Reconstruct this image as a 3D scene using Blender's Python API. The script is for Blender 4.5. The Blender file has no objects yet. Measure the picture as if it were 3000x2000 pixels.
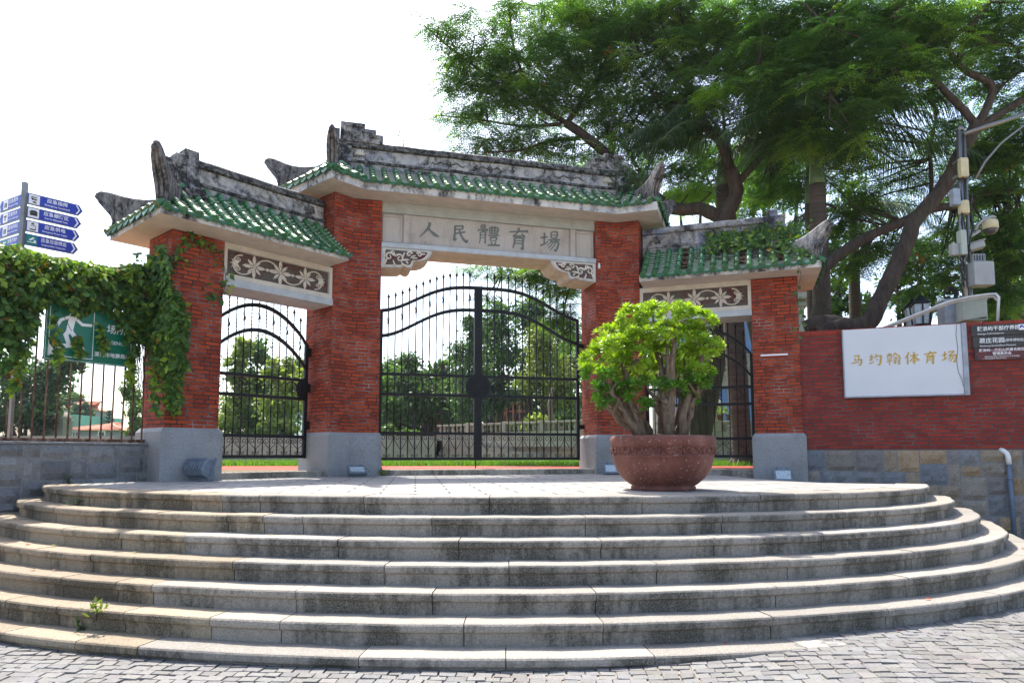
import bpy, bmesh, math, random
import numpy as np
from mathutils import Vector, Matrix

R = math.radians
PI = math.pi
random.seed(7)
rng = np.random.default_rng(11)
scene = bpy.context.scene
COL = scene.collection

# ---------------------------------------------------------------- camera
EYE = 0.35            # above the terrace (terrace top is z = 0)
PITCH = 5.0011
FPX, PPY = 2000.0, 1155.0
cam_d = bpy.data.cameras.new('camera')
cam = bpy.data.objects.new('camera', cam_d)
COL.objects.link(cam)
cam.location = (0, 0, EYE)
cam.rotation_euler = (R(90 + PITCH), 0, 0)
cam_d.sensor_width = 36
cam_d.lens = 24
cam_d.shift_y = (PPY - 1000) / 3000
cam_d.clip_start = 0.05
cam_d.clip_end = 2000
scene.camera = cam

# ---------------------------------------------------------------- sky, sun, exposure
SUN = Vector((-0.25, 0.52, 1.0)).normalized()
SUN_EL = math.asin(SUN.z)
SUN_AZ = math.atan2(SUN.x, SUN.y)
world = bpy.data.worlds.new('World')
scene.world = world
world.use_nodes = True
wn = world.node_tree
bg = wn.nodes['Background']
sky = wn.nodes.new('ShaderNodeTexSky')
sky.sky_type = 'NISHITA'
sky.sun_disc = False
sky.sun_elevation = SUN_EL
sky.sun_rotation = SUN_AZ
sky.air_density = 1.0
sky.dust_density = 3.0
sky.ozone_density = 1.0
wn.links.new(sky.outputs[0], bg.inputs[0])
bg.inputs[1].default_value = 0.15
sl = bpy.data.lights.new('sun', 'SUN')
sl.energy = 3.5
sl.angle = R(0.6)
sl.color = (1.0, 0.955, 0.88)
so = bpy.data.objects.new('sun', sl)
COL.objects.link(so)
so.rotation_euler = SUN.to_track_quat('Z', 'Y').to_euler()
so.location = (-5, 15, 25)
vs = scene.view_settings
vs.view_transform = 'Standard'
vs.look = 'None'
vs.gamma = 1.0
vs.use_curve_mapping = False
vs.exposure = 1.5
scene.cycles.max_bounces = 8
scene.cycles.transparent_max_bounces = 8
scene.cycles.use_denoising = True
scene.cycles.denoising_input_passes = 'RGB_ALBEDO_NORMAL'
scene.cycles.denoising_prefilter = 'NONE'

# ---------------------------------------------------------------- helpers
_c, _s = math.cos(R(PITCH)), math.sin(R(PITCH))

def at(x, y, Y):
    """point at depth Y seen at photo position x, y (2352 px wide reading of the photo)"""
    x *= 1.27551; y *= 1.27551
    a = (x - 1500) / FPX; b = -(y - PPY) / FPX
    r = Vector((a, _c - b * _s, _s + b * _c))
    return Vector((0, 0, EYE)) + r * (Y / r.y)

def srgb(h):
    def f(c):
        c /= 255.0
        return c / 12.92 if c <= 0.04045 else ((c + 0.055) / 1.055) ** 2.4
    return tuple(f(int(h[i:i + 2], 16)) for i in (0, 2, 4)) + (1.0,)

def tag(o, label=None, cat=None, group=None, kind=None):
    if label: o['label'] = label
    if cat: o['category'] = cat
    if group: o['group'] = group
    if kind: o['kind'] = kind
    return o

def empty(name, loc=(0, 0, 0), rz=0, label=None, cat=None, group=None, kind=None):
    o = bpy.data.objects.new(name, None)
    COL.objects.link(o)
    o.location = loc
    o.rotation_euler = (0, 0, rz)
    o.empty_display_size = 0.2
    return tag(o, label, cat, group, kind)

def link_mesh(name, me, mats, parent=None, loc=None, rz=None):
    if not isinstance(mats, (list, tuple)): mats = [mats]
    for m in mats: me.materials.append(m)
    o = bpy.data.objects.new(name, me)
    COL.objects.link(o)
    if parent is not None: o.parent = parent
    if loc is not None: o.location = loc
    if rz is not None: o.rotation_euler = (0, 0, rz)
    return o

class MB:
    """collects faces; build() links them as one mesh object"""
    def __init__(s):
        s.v = []; s.f = []; s.mi = []; s.c = []; s.uv = []; s.sm = []
    def face(s, pts, mi=0, col=(1, 1, 1), uv=None, smooth=False):
        b = len(s.v)
        s.v.extend([tuple(p) for p in pts])
        s.f.append(tuple(range(b, b + len(pts))))
        s.mi.append(mi); s.c.append(col); s.uv.append(uv); s.sm.append(smooth)
    def faces(s, verts, faces, mi=0, col=(1, 1, 1), smooth=False):
        b = len(s.v)
        s.v.extend([tuple(p) for p in verts])
        for f in faces:
            s.f.append(tuple(b + i for i in f)); s.mi.append(mi); s.c.append(col); s.uv.append(None); s.sm.append(smooth)
    def box(s, lo, hi, mi=0, col=(1, 1, 1), M=None, bev=0.0):
        x0, y0, z0 = lo; x1, y1, z1 = hi
        if bev > 0:
            b = bev
            V = []
            for z, k in ((z0, b), (z0 + b, 0), (z1 - b, 0), (z1, b)):
                V += [(x0 + k, y0 + k, z), (x1 - k, y0 + k, z), (x1 - k, y1 - k, z), (x0 + k, y1 - k, z)]
            F = [(3, 2, 1, 0), (12, 13, 14, 15)]
            for l in range(3):
                for i in range(4):
                    j = (i + 1) % 4
                    F.append((l * 4 + i, l * 4 + j, l * 4 + 4 + j, l * 4 + 4 + i))
        else:
            V = [(x0, y0, z0), (x1, y0, z0), (x1, y1, z0), (x0, y1, z0), (x0, y0, z1), (x1, y0, z1), (x1, y1, z1), (x0, y1, z1)]
            F = [(3, 2, 1, 0), (4, 5, 6, 7), (0, 1, 5, 4), (1, 2, 6, 5), (2, 3, 7, 6), (3, 0, 4, 7)]
        if M is not None: V = [M @ Vector(p) for p in V]
        s.faces(V, F, mi, col)
        return s
    def prism(s, poly, z0, z1, mi=0, col=(1, 1, 1), mi_top=None, mi_bot=None, u0=0.0, zf=None):
        """vertical prism over a counter-clockwise plan polygon, wall UV in metres"""
        n = len(poly); u = u0
        for i in range(n):
            a = poly[i]; b = poly[(i + 1) % n]
            L = math.hypot(b[0] - a[0], b[1] - a[1])
            s.face([(a[0], a[1], z0), (b[0], b[1], z0), (b[0], b[1], z1), (a[0], a[1], z1)], mi, col,
                   [(u, z0), (u + L, z0), (u + L, z1), (u, z1)])
            u += L
        s.face([(p[0], p[1], z1) for p in poly], mi if mi_top is None else mi_top, col, [(p[0], p[1]) for p in poly])
        s.face([(p[0], p[1], z0) for p in reversed(poly)], mi if mi_bot is None else mi_bot, col, [(p[0], p[1]) for p in reversed(poly)])
        return s
    def extrude(s, poly, fn, t0, t1, mi=0, col=(1, 1, 1)):
        """polygon of (a, b) pushed from t0 to t1, fn(a, b, t) -> point"""
        n = len(poly)
        V = [fn(a, b, t0) for a, b in poly] + [fn(a, b, t1) for a, b in poly]
        F = [tuple(range(n - 1, -1, -1)), tuple(range(n, 2 * n))]
        for i in range(n):
            j = (i + 1) % n
            F.append((i, j, n + j, n + i))
        s.faces(V, F, mi, col)
        return s
    def tube(s, path, rad, seg=8, mi=0, col=(1, 1, 1), cap=True, smooth=True):
        path = [Vector(p) for p in path]
        n = len(path)
        if not isinstance(rad, (list, tuple)): rad = [rad] * n
        V = []; prev = None
        for i, p in enumerate(path):
            t = (path[min(i + 1, n - 1)] - path[max(i - 1, 0)])
            if t.length < 1e-9: t = Vector((0, 0, 1))
            t.normalize()
            if prev is None:
                a = Vector((0, 0, 1)) if abs(t.z) < 0.9 else Vector((1, 0, 0))
                nrm = t.cross(a).normalized()
            else:
                nrm = prev - t * prev.dot(t)
                nrm = nrm.normalized() if nrm.length > 1e-6 else t.orthogonal().normalized()
            prev = nrm
            bn = t.cross(nrm)
            for k in range(seg):
                a = 2 * PI * k / seg
                V.append(p + (nrm * math.cos(a) + bn * math.sin(a)) * rad[i])
        F = []
        for i in range(n - 1):
            for k in range(seg):
                k2 = (k + 1) % seg
                F.append((i * seg + k, i * seg + k2, (i + 1) * seg + k2, (i + 1) * seg + k))
        s.faces(V, F, mi, col, smooth)
        if cap:
            b = len(s.v) - len(V)
            for f in (tuple(b + k for k in range(seg - 1, -1, -1)), tuple(b + (n - 1) * seg + k for k in range(seg))):
                s.f.append(f); s.mi.append(mi); s.c.append(col); s.uv.append(None); s.sm.append(False)
        return s
    def lathe(s, prof, ctr=(0, 0, 0), seg=32, mi=0, col=(1, 1, 1), smooth=True, M=None):
        V = []
        for r, z in prof:
            for k in range(seg):
                a = 2 * PI * k / seg
                p = Vector((ctr[0] + r * math.cos(a), ctr[1] + r * math.sin(a), ctr[2] + z))
                V.append(M @ p if M is not None else p)
        F = []
        for i in range(len(prof) - 1):
            for k in range(seg):
                k2 = (k + 1) % seg
                F.append((i * seg + k, i * seg + k2, (i + 1) * seg + k2, (i + 1) * seg + k))
        s.faces(V, F, mi, col, smooth)
        return s
    def sweep(s, prof, frames, mi=0, col=(1, 1, 1), closed=False, cap=True, smooth=False):
        """prof: list of (o, z); frames: list of functions (o, z) -> point"""
        n = len(prof); V = []
        for fr in frames: V += [fr(o, z) for o, z in prof]
        F = []
        m = n if closed else n - 1
        for i in range(len(frames) - 1):
            for k in range(m):
                k2 = (k + 1) % n
                F.append((i * n + k, i * n + k2, (i + 1) * n + k2, (i + 1) * n + k))
        if cap and closed:
            F.append(tuple(range(n - 1, -1, -1)))
            b = (len(frames) - 1) * n
            F.append(tuple(b + k for k in range(n)))
        s.faces(V, F, mi, col, smooth)
        return s
    def build(s, name, mats, parent=None, loc=None, rz=None, fix=True):
        me = bpy.data.meshes.new(name)
        me.from_pydata(s.v, [], s.f)
        nl = len(me.loops)
        cols = np.ones((nl, 4), np.float32)
        uvs = np.zeros((nl, 2), np.float32)
        hasuv = False; k = 0
        for f, c, uv in zip(s.f, s.c, s.uv):
            m = len(f)
            cols[k:k + m, :3] = c[:3]
            if uv is not None:
                uvs[k:k + m] = uv; hasuv = True
            k += m
        ca = me.color_attributes.new('col', 'FLOAT_COLOR', 'CORNER')
        ca.data.foreach_set('color', cols.ravel())
        if hasuv:
            ul = me.uv_layers.new(name='uv')
            ul.data.foreach_set('uv', uvs.ravel())
        me.polygons.foreach_set('material_index', np.array(s.mi, np.int32))
        me.polygons.foreach_set('use_smooth', np.array(s.sm, bool))
        if fix:
            bm = bmesh.new(); bm.from_mesh(me)
            bmesh.ops.recalc_face_normals(bm, faces=bm.faces)
            bm.to_mesh(me); bm.free()
        me.update()
        return link_mesh(name, me, mats, parent, loc, rz)

def fast_faces(name, V, nper, cols, mats, parent=None, mi=None, smooth=False):
    """V (N, nper, 3) faces with one colour each, linked as one mesh"""
    N = V.shape[0]
    me = bpy.data.meshes.new(name)
    me.vertices.add(N * nper)
    me.vertices.foreach_set('co', np.ascontiguousarray(V, np.float32).ravel())
    me.loops.add(N * nper)
    me.loops.foreach_set('vertex_index', np.arange(N * nper, dtype=np.int32))
    me.polygons.add(N)
    me.polygons.foreach_set('loop_start', np.arange(0, N * nper, nper, dtype=np.int32))
    me.polygons.foreach_set('loop_total', np.full(N, nper, np.int32))
    ca = me.color_attributes.new('col', 'FLOAT_COLOR', 'CORNER')
    c4 = np.ones((N, nper, 4), np.float32)
    c4[:, :, :3] = np.asarray(cols, np.float32)[:, None, :3]
    ca.data.foreach_set('color', c4.ravel())
    if mi is not None: me.polygons.foreach_set('material_index', mi.astype(np.int32))
    me.update(calc_edges=True)
    return link_mesh(name, me, mats, parent)

def unit(a):
    return a / np.maximum(np.linalg.norm(a, axis=-1, keepdims=True), 1e-9)

def leaf_quads(P, D, N, L, W, fold=0.18):
    """two folded faces per leaf; P base, D direction, N up; returns (2n, 4, 3)"""
    D = unit(D); S = unit(np.cross(D, N)); U = np.cross(S, D)
    L = np.asarray(L)[:, None]; W = np.asarray(W)[:, None]
    tip = P + D * L
    mid = P + D * L * 0.45 - U * W * fold
    l = P + D * L * 0.42 + S * W * 0.5
    r = P + D * L * 0.42 - S * W * 0.5
    A = np.stack([P, l, tip, mid], 1); B = np.stack([P, mid, tip, r], 1)
    return np.concatenate([A, B], 0)

# ---------------------------------------------------------------- materials
def newmat(name, rough=0.7, spec=0.5, metal=0.0):
    m = bpy.data.materials.new(name)
    m.use_nodes = True
    nt = m.node_tree
    b = nt.nodes['Principled BSDF']
    b.inputs['Roughness'].default_value = rough
    b.inputs['Metallic'].default_value = metal
    b.inputs['Specular IOR Level'].default_value = spec
    return m, nt, b

def N(nt, t, **kw):
    n = nt.nodes.new(t)
    for k, v in kw.items(): setattr(n, k, v)
    return n

def setin(nt, sock, v):
    if hasattr(v, 'is_linked') or isinstance(v, bpy.types.NodeSocket): nt.links.new(v, sock)
    else: sock.default_value = v

def tcoord(nt, what='Object', scale=(1, 1, 1), rot=(0, 0, 0)):
    t = N(nt, 'ShaderNodeTexCoord'); mp = N(nt, 'ShaderNodeMapping')
    nt.links.new(t.outputs[what], mp.inputs[0])
    mp.inputs['Scale'].default_value = scale; mp.inputs['Rotation'].default_value = rot
    return mp.outputs[0]

def noise(nt, vec, scale, detail=4, rough=0.55, dist=0.0):
    n = N(nt, 'ShaderNodeTexNoise')
    nt.links.new(vec, n.inputs['Vector'])
    n.inputs['Scale'].default_value = scale; n.inputs['Detail'].default_value = detail
    n.inputs['Roughness'].default_value = rough; n.inputs['Distortion'].default_value = dist
    return n.outputs[0]

def ramp(nt, fac, stops):
    n = N(nt, 'ShaderNodeValToRGB')
    nt.links.new(fac, n.inputs[0])
    el = n.color_ramp.elements
    while len(el) < len(stops): el.new(0.5)
    for e, (p, c) in zip(el, stops):
        e.position = p
        e.color = c if len(c) == 4 else tuple(c) + (1.0,)
    return n.outputs[0]

def lev(nt, fac, lo, hi):
    n = N(nt, 'ShaderNodeMapRange'); n.clamp = True
    nt.links.new(fac, n.inputs[0])
    n.inputs[1].default_value = lo; n.inputs[2].default_value = hi
    return n.outputs[0]

def mix(nt, fac, a, b, mode='MIX'):
    n = N(nt, 'ShaderNodeMix', data_type='RGBA', blend_type=mode)
    setin(nt, n.inputs[0], fac); setin(nt, n.inputs[6], a); setin(nt, n.inputs[7], b)
    return n.outputs[2]

def math_(nt, op, a, b=0.0):
    n = N(nt, 'ShaderNodeMath', operation=op)
    setin(nt, n.inputs[0], a); setin(nt, n.inputs[1], b)
    return n.outputs[0]

def bump(nt, b, h, strength=0.5, dist=0.01, prev=None):
    n = N(nt, 'ShaderNodeBump')
    n.inputs['Strength'].default_value = strength; n.inputs['Distance'].default_value = dist
    nt.links.new(h, n.inputs['Height'])
    if prev is not None: nt.links.new(prev, n.inputs['Normal'])
    nt.links.new(n.outputs[0], b.inputs['Normal'])
    return n.outputs[0]

def colattr(nt):
    return N(nt, 'ShaderNodeAttribute', attribute_name='col').outputs['Color']

def gray(v): return (v, v, v, 1.0)

def plain(name, c, rough=0.6, metal=0.0, spec=0.5, var=0.15, scale=6.0, bmp=0.0):
    m, nt, b = newmat(name, rough, spec, metal)
    v = tcoord(nt)
    n1 = noise(nt, v, scale, 5)
    c = c if len(c) == 4 else tuple(c) + (1,)
    dk = tuple(x * (1 - var) for x in c[:3]) + (1,); lt = tuple(min(1, x * (1 + var)) for x in c[:3]) + (1,)
    nt.links.new(ramp(nt, n1, [(0.3, dk), (0.7, lt)]), b.inputs['Base Color'])
    if bmp: bump(nt, b, noise(nt, v, scale * 8, 4), bmp, 0.01)
    return m

def brick_mat(name, bw, rh, ca, cb, mort_dark, mort_light, offset=0.37):
    m, nt, b = newmat(name, 0.82, 0.3)
    uv = tcoord(nt, 'UV')
    wob = N(nt, 'ShaderNodeVectorMath', operation='SCALE')
    nz = N(nt, 'ShaderNodeTexNoise'); nt.links.new(uv, nz.inputs['Vector']); nz.inputs['Scale'].default_value = 9
    sub = N(nt, 'ShaderNodeVectorMath', operation='SUBTRACT')
    nt.links.new(nz.outputs['Color'], sub.inputs[0]); sub.inputs[1].default_value = (0.5, 0.5, 0.5)
    nt.links.new(sub.outputs[0], wob.inputs[0]); wob.inputs['Scale'].default_value = 0.009
    add = N(nt, 'ShaderNodeVectorMath', operation='ADD')
    nt.links.new(uv, add.inputs[0]); nt.links.new(wob.outputs[0], add.inputs[1])
    br = N(nt, 'ShaderNodeTexBrick'); br.offset = offset; br.offset_frequency = 2; br.squash = 0.72; br.squash_frequency = 3
    nt.links.new(add.outputs[0], br.inputs['Vector'])
    br.inputs['Scale'].default_value = 1.0; br.inputs['Brick Width'].default_value = bw; br.inputs['Row Height'].default_value = rh
    br.inputs['Mortar Size'].default_value = 0.0078; br.inputs['Mortar Smooth'].default_value = 0.15; br.inputs['Bias'].default_value = 0.1
    br.inputs['Color1'].default_value = ca; br.inputs['Color2'].default_value = cb
    big = noise(nt, uv, 2.2, 6, 0.6)
    mcol = ramp(nt, big, [(0.47, mort_dark), (0.68, mort_light)])
    nt.links.new(mcol, br.inputs['Mortar'])
    fine = noise(nt, uv, 60, 4, 0.7)
    c1 = mix(nt, lev(nt, fine, 0.35, 0.75), br.outputs['Color'], (0.62, 0.55, 0.5, 1), 'MULTIPLY')
    # diagonal wire-cut drag marks and a few grey smears
    dg = noise(nt, tcoord(nt, 'UV', (14, 60, 1), (0, 0, R(33))), 1.0, 3, 0.6)
    c2 = mix(nt, lev(nt, dg, 0.52, 0.8), c1, (0.6, 0.52, 0.52, 1), 'MULTIPLY')
    sm = noise(nt, tcoord(nt, 'UV', (1.0, 1.6, 1)), 1.4, 5, 0.65)
    c3 = mix(nt, math_(nt, 'MULTIPLY', lev(nt, sm, 0.6, 0.8), 0.3), c2, (0.42, 0.36, 0.33, 1))
    nt.links.new(c3, b.inputs['Base Color'])
    h = math_(nt, 'SUBTRACT', math_(nt, 'MULTIPLY', fine, 0.25), br.outputs['Fac'])
    bump(nt, b, h, 0.75, 0.008)
    return m

M = {}
M['brick'] = brick_mat('gate_brick', 0.205, 0.0575, (0.50, 0.080, 0.021, 1), (0.27, 0.037, 0.013, 1), (0.04, 0.034, 0.032, 1), (0.34, 0.31, 0.29, 1))
M['brick_wall'] = brick_mat('wall_brick', 0.215, 0.062, (0.35, 0.047, 0.026, 1), (0.23, 0.028, 0.018, 1), (0.06, 0.058, 0.06, 1), (0.17, 0.165, 0.165, 1), 0.42)

def granite(name, base, spots, rough=0.6, scale=90):
    m, nt, b = newmat(name, rough, 0.4)
    v = tcoord(nt)
    f = noise(nt, v, scale, 3, 0.7)
    big = noise(nt, v, 1.6, 5, 0.6)
    c = ramp(nt, f, [(0.3, tuple(x * spots for x in base) + (1,)), (0.52, base + (1,)), (0.75, tuple(min(1, x * 1.35) for x in base) + (1,))])
    c = mix(nt, lev(nt, big, 0.45, 0.75), c, (0.72, 0.7, 0.66, 1), 'MULTIPLY')
    st = noise(nt, tcoord(nt, 'Object', (5, 5, 0.7)), 1.0, 5, 0.65)
    c = mix(nt, lev(nt, st, 0.55, 0.8), c, (0.75, 0.72, 0.68, 1), 'MULTIPLY')
    nt.links.new(c, b.inputs['Base Color'])
    bump(nt, b, f, 0.15, 0.004)
    return m
M['granite'] = granite('dressed_granite', (0.29, 0.29, 0.29), 0.55)

def step_mat(name='step_stone', rough=0.9):
    m, nt, b = newmat(name, rough, 0.25)
    v = tcoord(nt)
    col = colattr(nt)
    f = noise(nt, v, 75, 3, 0.8)
    mid = noise(nt, v, 24, 5, 0.75)
    c = mix(nt, lev(nt, f, 0.25, 0.8), mix(nt, 1.0, col, gray(0.5), 'MULTIPLY'), mix(nt, 1.0, col, gray(1.3), 'MULTIPLY'))
    # dark lichen on the upright faces: streaks that run down, broken by speckle
    g = N(nt, 'ShaderNodeNewGeometry'); sx = N(nt, 'ShaderNodeSeparateXYZ'); nt.links.new(g.outputs['Normal'], sx.inputs[0])
    up = lev(nt, sx.outputs[2], 0.9, 0.45)
    stv = noise(nt, tcoord(nt, 'Object', (3.6, 3.6, 0.35)), 1.0, 6, 0.72)
    blot = noise(nt, tcoord(nt, 'Object', (1.3, 1.3, 0.9)), 1.0, 3, 0.6)
    k = math_(nt, 'ADD', math_(nt, 'MULTIPLY', stv, 0.7), math_(nt, 'MULTIPLY', blot, 0.62))
    k = math_(nt, 'ADD', k, math_(nt, 'MULTIPLY', mid, 0.35))
    k = lev(nt, k, 0.772, 0.915)
    k = math_(nt, 'MULTIPLY', k, up)
    k = math_(nt, 'MULTIPLY', k, lev(nt, noise(nt, v, 150, 2, 0.6), 0.3, 0.56))
    c = mix(nt, math_(nt, 'MULTIPLY', k, 0.92), c, (0.032, 0.031, 0.022, 1))
    # faint dirt on the treads
    tr = math_(nt, 'MULTIPLY', lev(nt, noise(nt, v, 2.5, 6, 0.65), 0.5, 0.8), 0.35)
    c = mix(nt, tr, c, mix(nt, 1.0, c, (0.55, 0.52, 0.47, 1), 'MULTIPLY'))
    nt.links.new(c, b.inputs['Base Color'])
    bump(nt, b, math_(nt, 'ADD', f, math_(nt, 'MULTIPLY', mid, 0.8)), 0.55, 0.008)
    return m
M['step'] = step_mat()

def block_mat(name):
    m, nt, b = newmat(name, 0.9, 0.3)
    v = tcoord(nt); col = colattr(nt)
    f = noise(nt, v, 70, 4, 0.75); mid = noise(nt, v, 11, 6, 0.7)
    c = mix(nt, lev(nt, f, 0.3, 0.75), mix(nt, 1.0, col, gray(0.6), 'MULTIPLY'), mix(nt, 1.0, col, gray(1.3), 'MULTIPLY'))
    c = mix(nt, lev(nt, mid, 0.5, 0.78), c, mix(nt, 1.0, c, (0.62, 0.55, 0.45, 1), 'MULTIPLY'))
    nt.links.new(c, b.inputs['Base Color'])
    bump(nt, b, math_(nt, 'ADD', math_(nt, 'MULTIPLY', mid, 1.6), math_(nt, 'MULTIPLY', f, 0.6)), 0.9, 0.02)
    return m
M['block'] = block_mat('rough_ashlar')
M['mortar'] = plain('ashlar_mortar', (0.2, 0.2, 0.195), 0.95, var=0.2, scale=20, bmp=0.3)

def paving_mat():
    m, nt, b = newmat('terrace_paving', 0.75, 0.3)
    v = tcoord(nt, 'Object', (1, 1, 1), (0, 0, R(-8)))
    br = N(nt, 'ShaderNodeTexBrick'); br.offset = 0.5
    nt.links.new(v, br.inputs['Vector'])
    br.inputs['Scale'].default_value = 1; br.inputs['Brick Width'].default_value = 0.62; br.inputs['Row Height'].default_value = 0.31
    br.inputs['Mortar Size'].default_value = 0.011; br.inputs['Mortar Smooth'].default_value = 0.1
    br.inputs['Color1'].default_value = (0.36, 0.345, 0.32, 1); br.inputs['Color2'].default_value = (0.28, 0.27, 0.255, 1); br.inputs['Mortar'].default_value = (0.05, 0.042, 0.034, 1)
    f = noise(nt, v, 80, 3, 0.7); big = noise(nt, v, 1.3, 5, 0.6)
    c = mix(nt, lev(nt, f, 0.3, 0.8), mix(nt, 1.0, br.outputs['Color'], gray(0.8), 'MULTIPLY'), br.outputs['Color'])
    c = mix(nt, math_(nt, 'MULTIPLY', lev(nt, big, 0.5, 0.75), 0.5), c, mix(nt, 1.0, c, (0.62, 0.57, 0.5, 1), 'MULTIPLY'))
    nt.links.new(c, b.inputs['Base Color'])
    bump(nt, b, math_(nt, 'SUBTRACT', math_(nt, 'MULTIPLY', f, 0.2), br.outputs['Fac']), 0.5, 0.006)
    return m
M['paving'] = paving_mat()

def cobble_mat():
    m, nt, b = newmat('cobble_granite', 0.85, 0.3)
    v = tcoord(nt); col = colattr(nt)
    f = noise(nt, v, 60, 4, 0.7); f2 = noise(nt, v, 14, 5, 0.65)
    c = mix(nt, lev(nt, f, 0.3, 0.75), mix(nt, 1.0, col, gray(0.72), 'MULTIPLY'), mix(nt, 1.0, col, gray(1.15), 'MULTIPLY'))
    c = mix(nt, math_(nt, 'MULTIPLY', lev(nt, noise(nt, v, 1.2, 5), 0.5, 0.75), 0.5), c, mix(nt, 1.0, c, (0.8, 0.72, 0.6, 1), 'MULTIPLY'))
    nt.links.new(c, b.inputs['Base Color'])
    bump(nt, b, math_(nt, 'ADD', f2, math_(nt, 'MULTIPLY', f, 0.5)), 0.5, 0.008)
    return m
M['cobble'] = cobble_mat()
M['grout'] = plain('cobble_grout', (0.26, 0.215, 0.165), 0.95, var=0.35, scale=9, bmp=0.4)

def weathered(name, clean, dirt, lo, hi, stretch=(1.5, 1.5, 0.6), s=1.6, rough=0.88, blue=0.0):
    m, nt, b = newmat(name, rough, 0.25)
    v = tcoord(nt, 'Object', stretch)
    n1 = noise(nt, v, s, 8, 0.68, 0.6)
    v2 = tcoord(nt)
    n2 = noise(nt, v2, 22, 5, 0.7)
    k = math_(nt, 'ADD', math_(nt, 'MULTIPLY', n1, 0.8), math_(nt, 'MULTIPLY', n2, 0.32))
    k = lev(nt, k, lo, hi)
    c0 = ramp(nt, noise(nt, v2, 5, 5, 0.6), [(0.3, tuple(x * 0.78 for x in clean) + (1,)), (0.7, clean + (1,))])
    if blue:
        c0 = mix(nt, math_(nt, 'MULTIPLY', lev(nt, noise(nt, v2, 3.1, 4, 0.6), 0.5, 0.62), blue), c0, (0.16, 0.21, 0.34, 1))
    c = mix(nt, k, c0, dirt + (1,))
    nt.links.new(c, b.inputs['Base Color'])
    bump(nt, b, n2, 0.4, 0.008)
    return m
M['ridge'] = weathered('blackened_ridge_plaster', (0.42, 0.39, 0.36), (0.024, 0.024, 0.024), 0.43, 0.62, (3.4, 3.4, 2.6), 2.0, blue=0.3)
M['ridge_panel'] = weathered('whitish_ridge_panel', (0.5, 0.475, 0.44), (0.03, 0.03, 0.03), 0.5, 0.68, (2.2, 2.2, 1.8), 2.2, blue=0.4)
M['ridge_dark'] = weathered('black_ridge_moulding', (0.26, 0.25, 0.235), (0.018, 0.018, 0.018), 0.4, 0.62, (5, 5, 4), 2.0)
M['ridge_light'] = weathered('grey_ridge_plaster', (0.44, 0.42, 0.4), (0.03, 0.03, 0.03), 0.46, 0.66, (2, 2, 1.4), 1.7, blue=0.7)
M['horn'] = weathered('carved_ornament_plaster', (0.30, 0.275, 0.26), (0.022, 0.021, 0.021), 0.42, 0.66, (8, 8, 3))
M['fascia'] = weathered('white_fascia_plaster', (0.66, 0.63, 0.58), (0.04, 0.038, 0.035), 0.53, 0.68, (1.4, 1.4, 0.6), 2.2, blue=0.25)
M['soffit'] = weathered('cream_soffit_paint', (0.64, 0.55, 0.45), (0.3, 0.23, 0.17), 0.66, 0.8, (1, 1, 1), 1.4)
M['cream'] = weathered('cream_moulding_paint', (0.66, 0.6, 0.5), (0.34, 0.28, 0.2), 0.62, 0.85, (1, 1, 0.6), 1.6)
M['relief'] = weathered('cream_relief_plaster', (0.72, 0.65, 0.55), (0.34, 0.27, 0.2), 0.6, 0.8, (4, 4, 4), 2.0)
M['bluegrey'] = weathered('pale_blue_moulding_paint', (0.5, 0.53, 0.54), (0.3, 0.29, 0.26), 0.6, 0.85, (2, 2, 0.8), 1.5)
M['greenish'] = weathered('pale_green_beam_paint', (0.43, 0.44, 0.39), (0.27, 0.25, 0.2), 0.6, 0.85, (2, 2, 0.8), 1.5)
M['maroon'] = weathered('maroon_ground_paint', (0.12, 0.032, 0.03), (0.11, 0.10, 0.085), 0.44, 0.6, (1.2, 1.2, 2.5), 1.8)
M['panelstone'] = granite('inscription_granite', (0.47, 0.42, 0.37), 0.78, 0.75, 130)
M['letter'] = plain('engraved_letter_green_grey', (0.14, 0.16, 0.145), 0.8, var=0.12, scale=12)
M['gold'] = plain('gold_letter_paint', (0.52, 0.33, 0.045), 0.45, var=0.2, scale=10)

def tile_mat():
    m, nt, b = newmat('green_glazed_tile', 0.2, 0.5)
    v = tcoord(nt); col = colattr(nt)
    n1 = noise(nt, v, 14, 5, 0.6)
    c = mix(nt, lev(nt, n1, 0.35, 0.75), mix(nt, 1.0, col, gray(0.72), 'MULTIPLY'), col)
    d = noise(nt, v, 3.0, 6, 0.7)
    kd = math_(nt, 'MULTIPLY', lev(nt, d, 0.56, 0.75), 0.7)
    c = mix(nt, kd, c, (0.05, 0.05, 0.04, 1))
    nt.links.new(c, b.inputs['Base Color'])
    nt.links.new(math_(nt, 'ADD', math_(nt, 'MULTIPLY', lev(nt, d, 0.45, 0.75), 0.45), 0.22), b.inputs['Roughness'])
    bump(nt, b, noise(nt, v, 30, 3), 0.08, 0.004)
    return m
M['tile'] = tile_mat()
M['tile_mortar'] = plain('tile_mortar', (0.42, 0.39, 0.33), 0.9, var=0.3, scale=30)
M['debris'] = plain('leaf_debris', (0.09, 0.04, 0.022), 0.95, var=0.6, scale=40, bmp=0.8)
M['iron'] = plain('black_painted_iron', (0.006, 0.006, 0.007), 0.5, 0.0, 0.3, 0.3, 14, 0.1)
M['rust'] = weathered('rusty_fence_iron', (0.3, 0.2, 0.15), (0.07, 0.03, 0.02), 0.42, 0.62, (8, 8, 2.5), 1.5, 0.85)
M['white'] = plain('white_sign_enamel', (0.6, 0.61, 0.63), 0.35, var=0.04, scale=1.5)
M['steel'] = plain('brushed_steel', (0.22, 0.21, 0.2), 0.38, 0.85, 0.5, 0.15, 5)
M['galv'] = plain('galvanised_trim', (0.3, 0.32, 0.36), 0.5, 0.4, 0.5, 0.2, 9)
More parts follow.
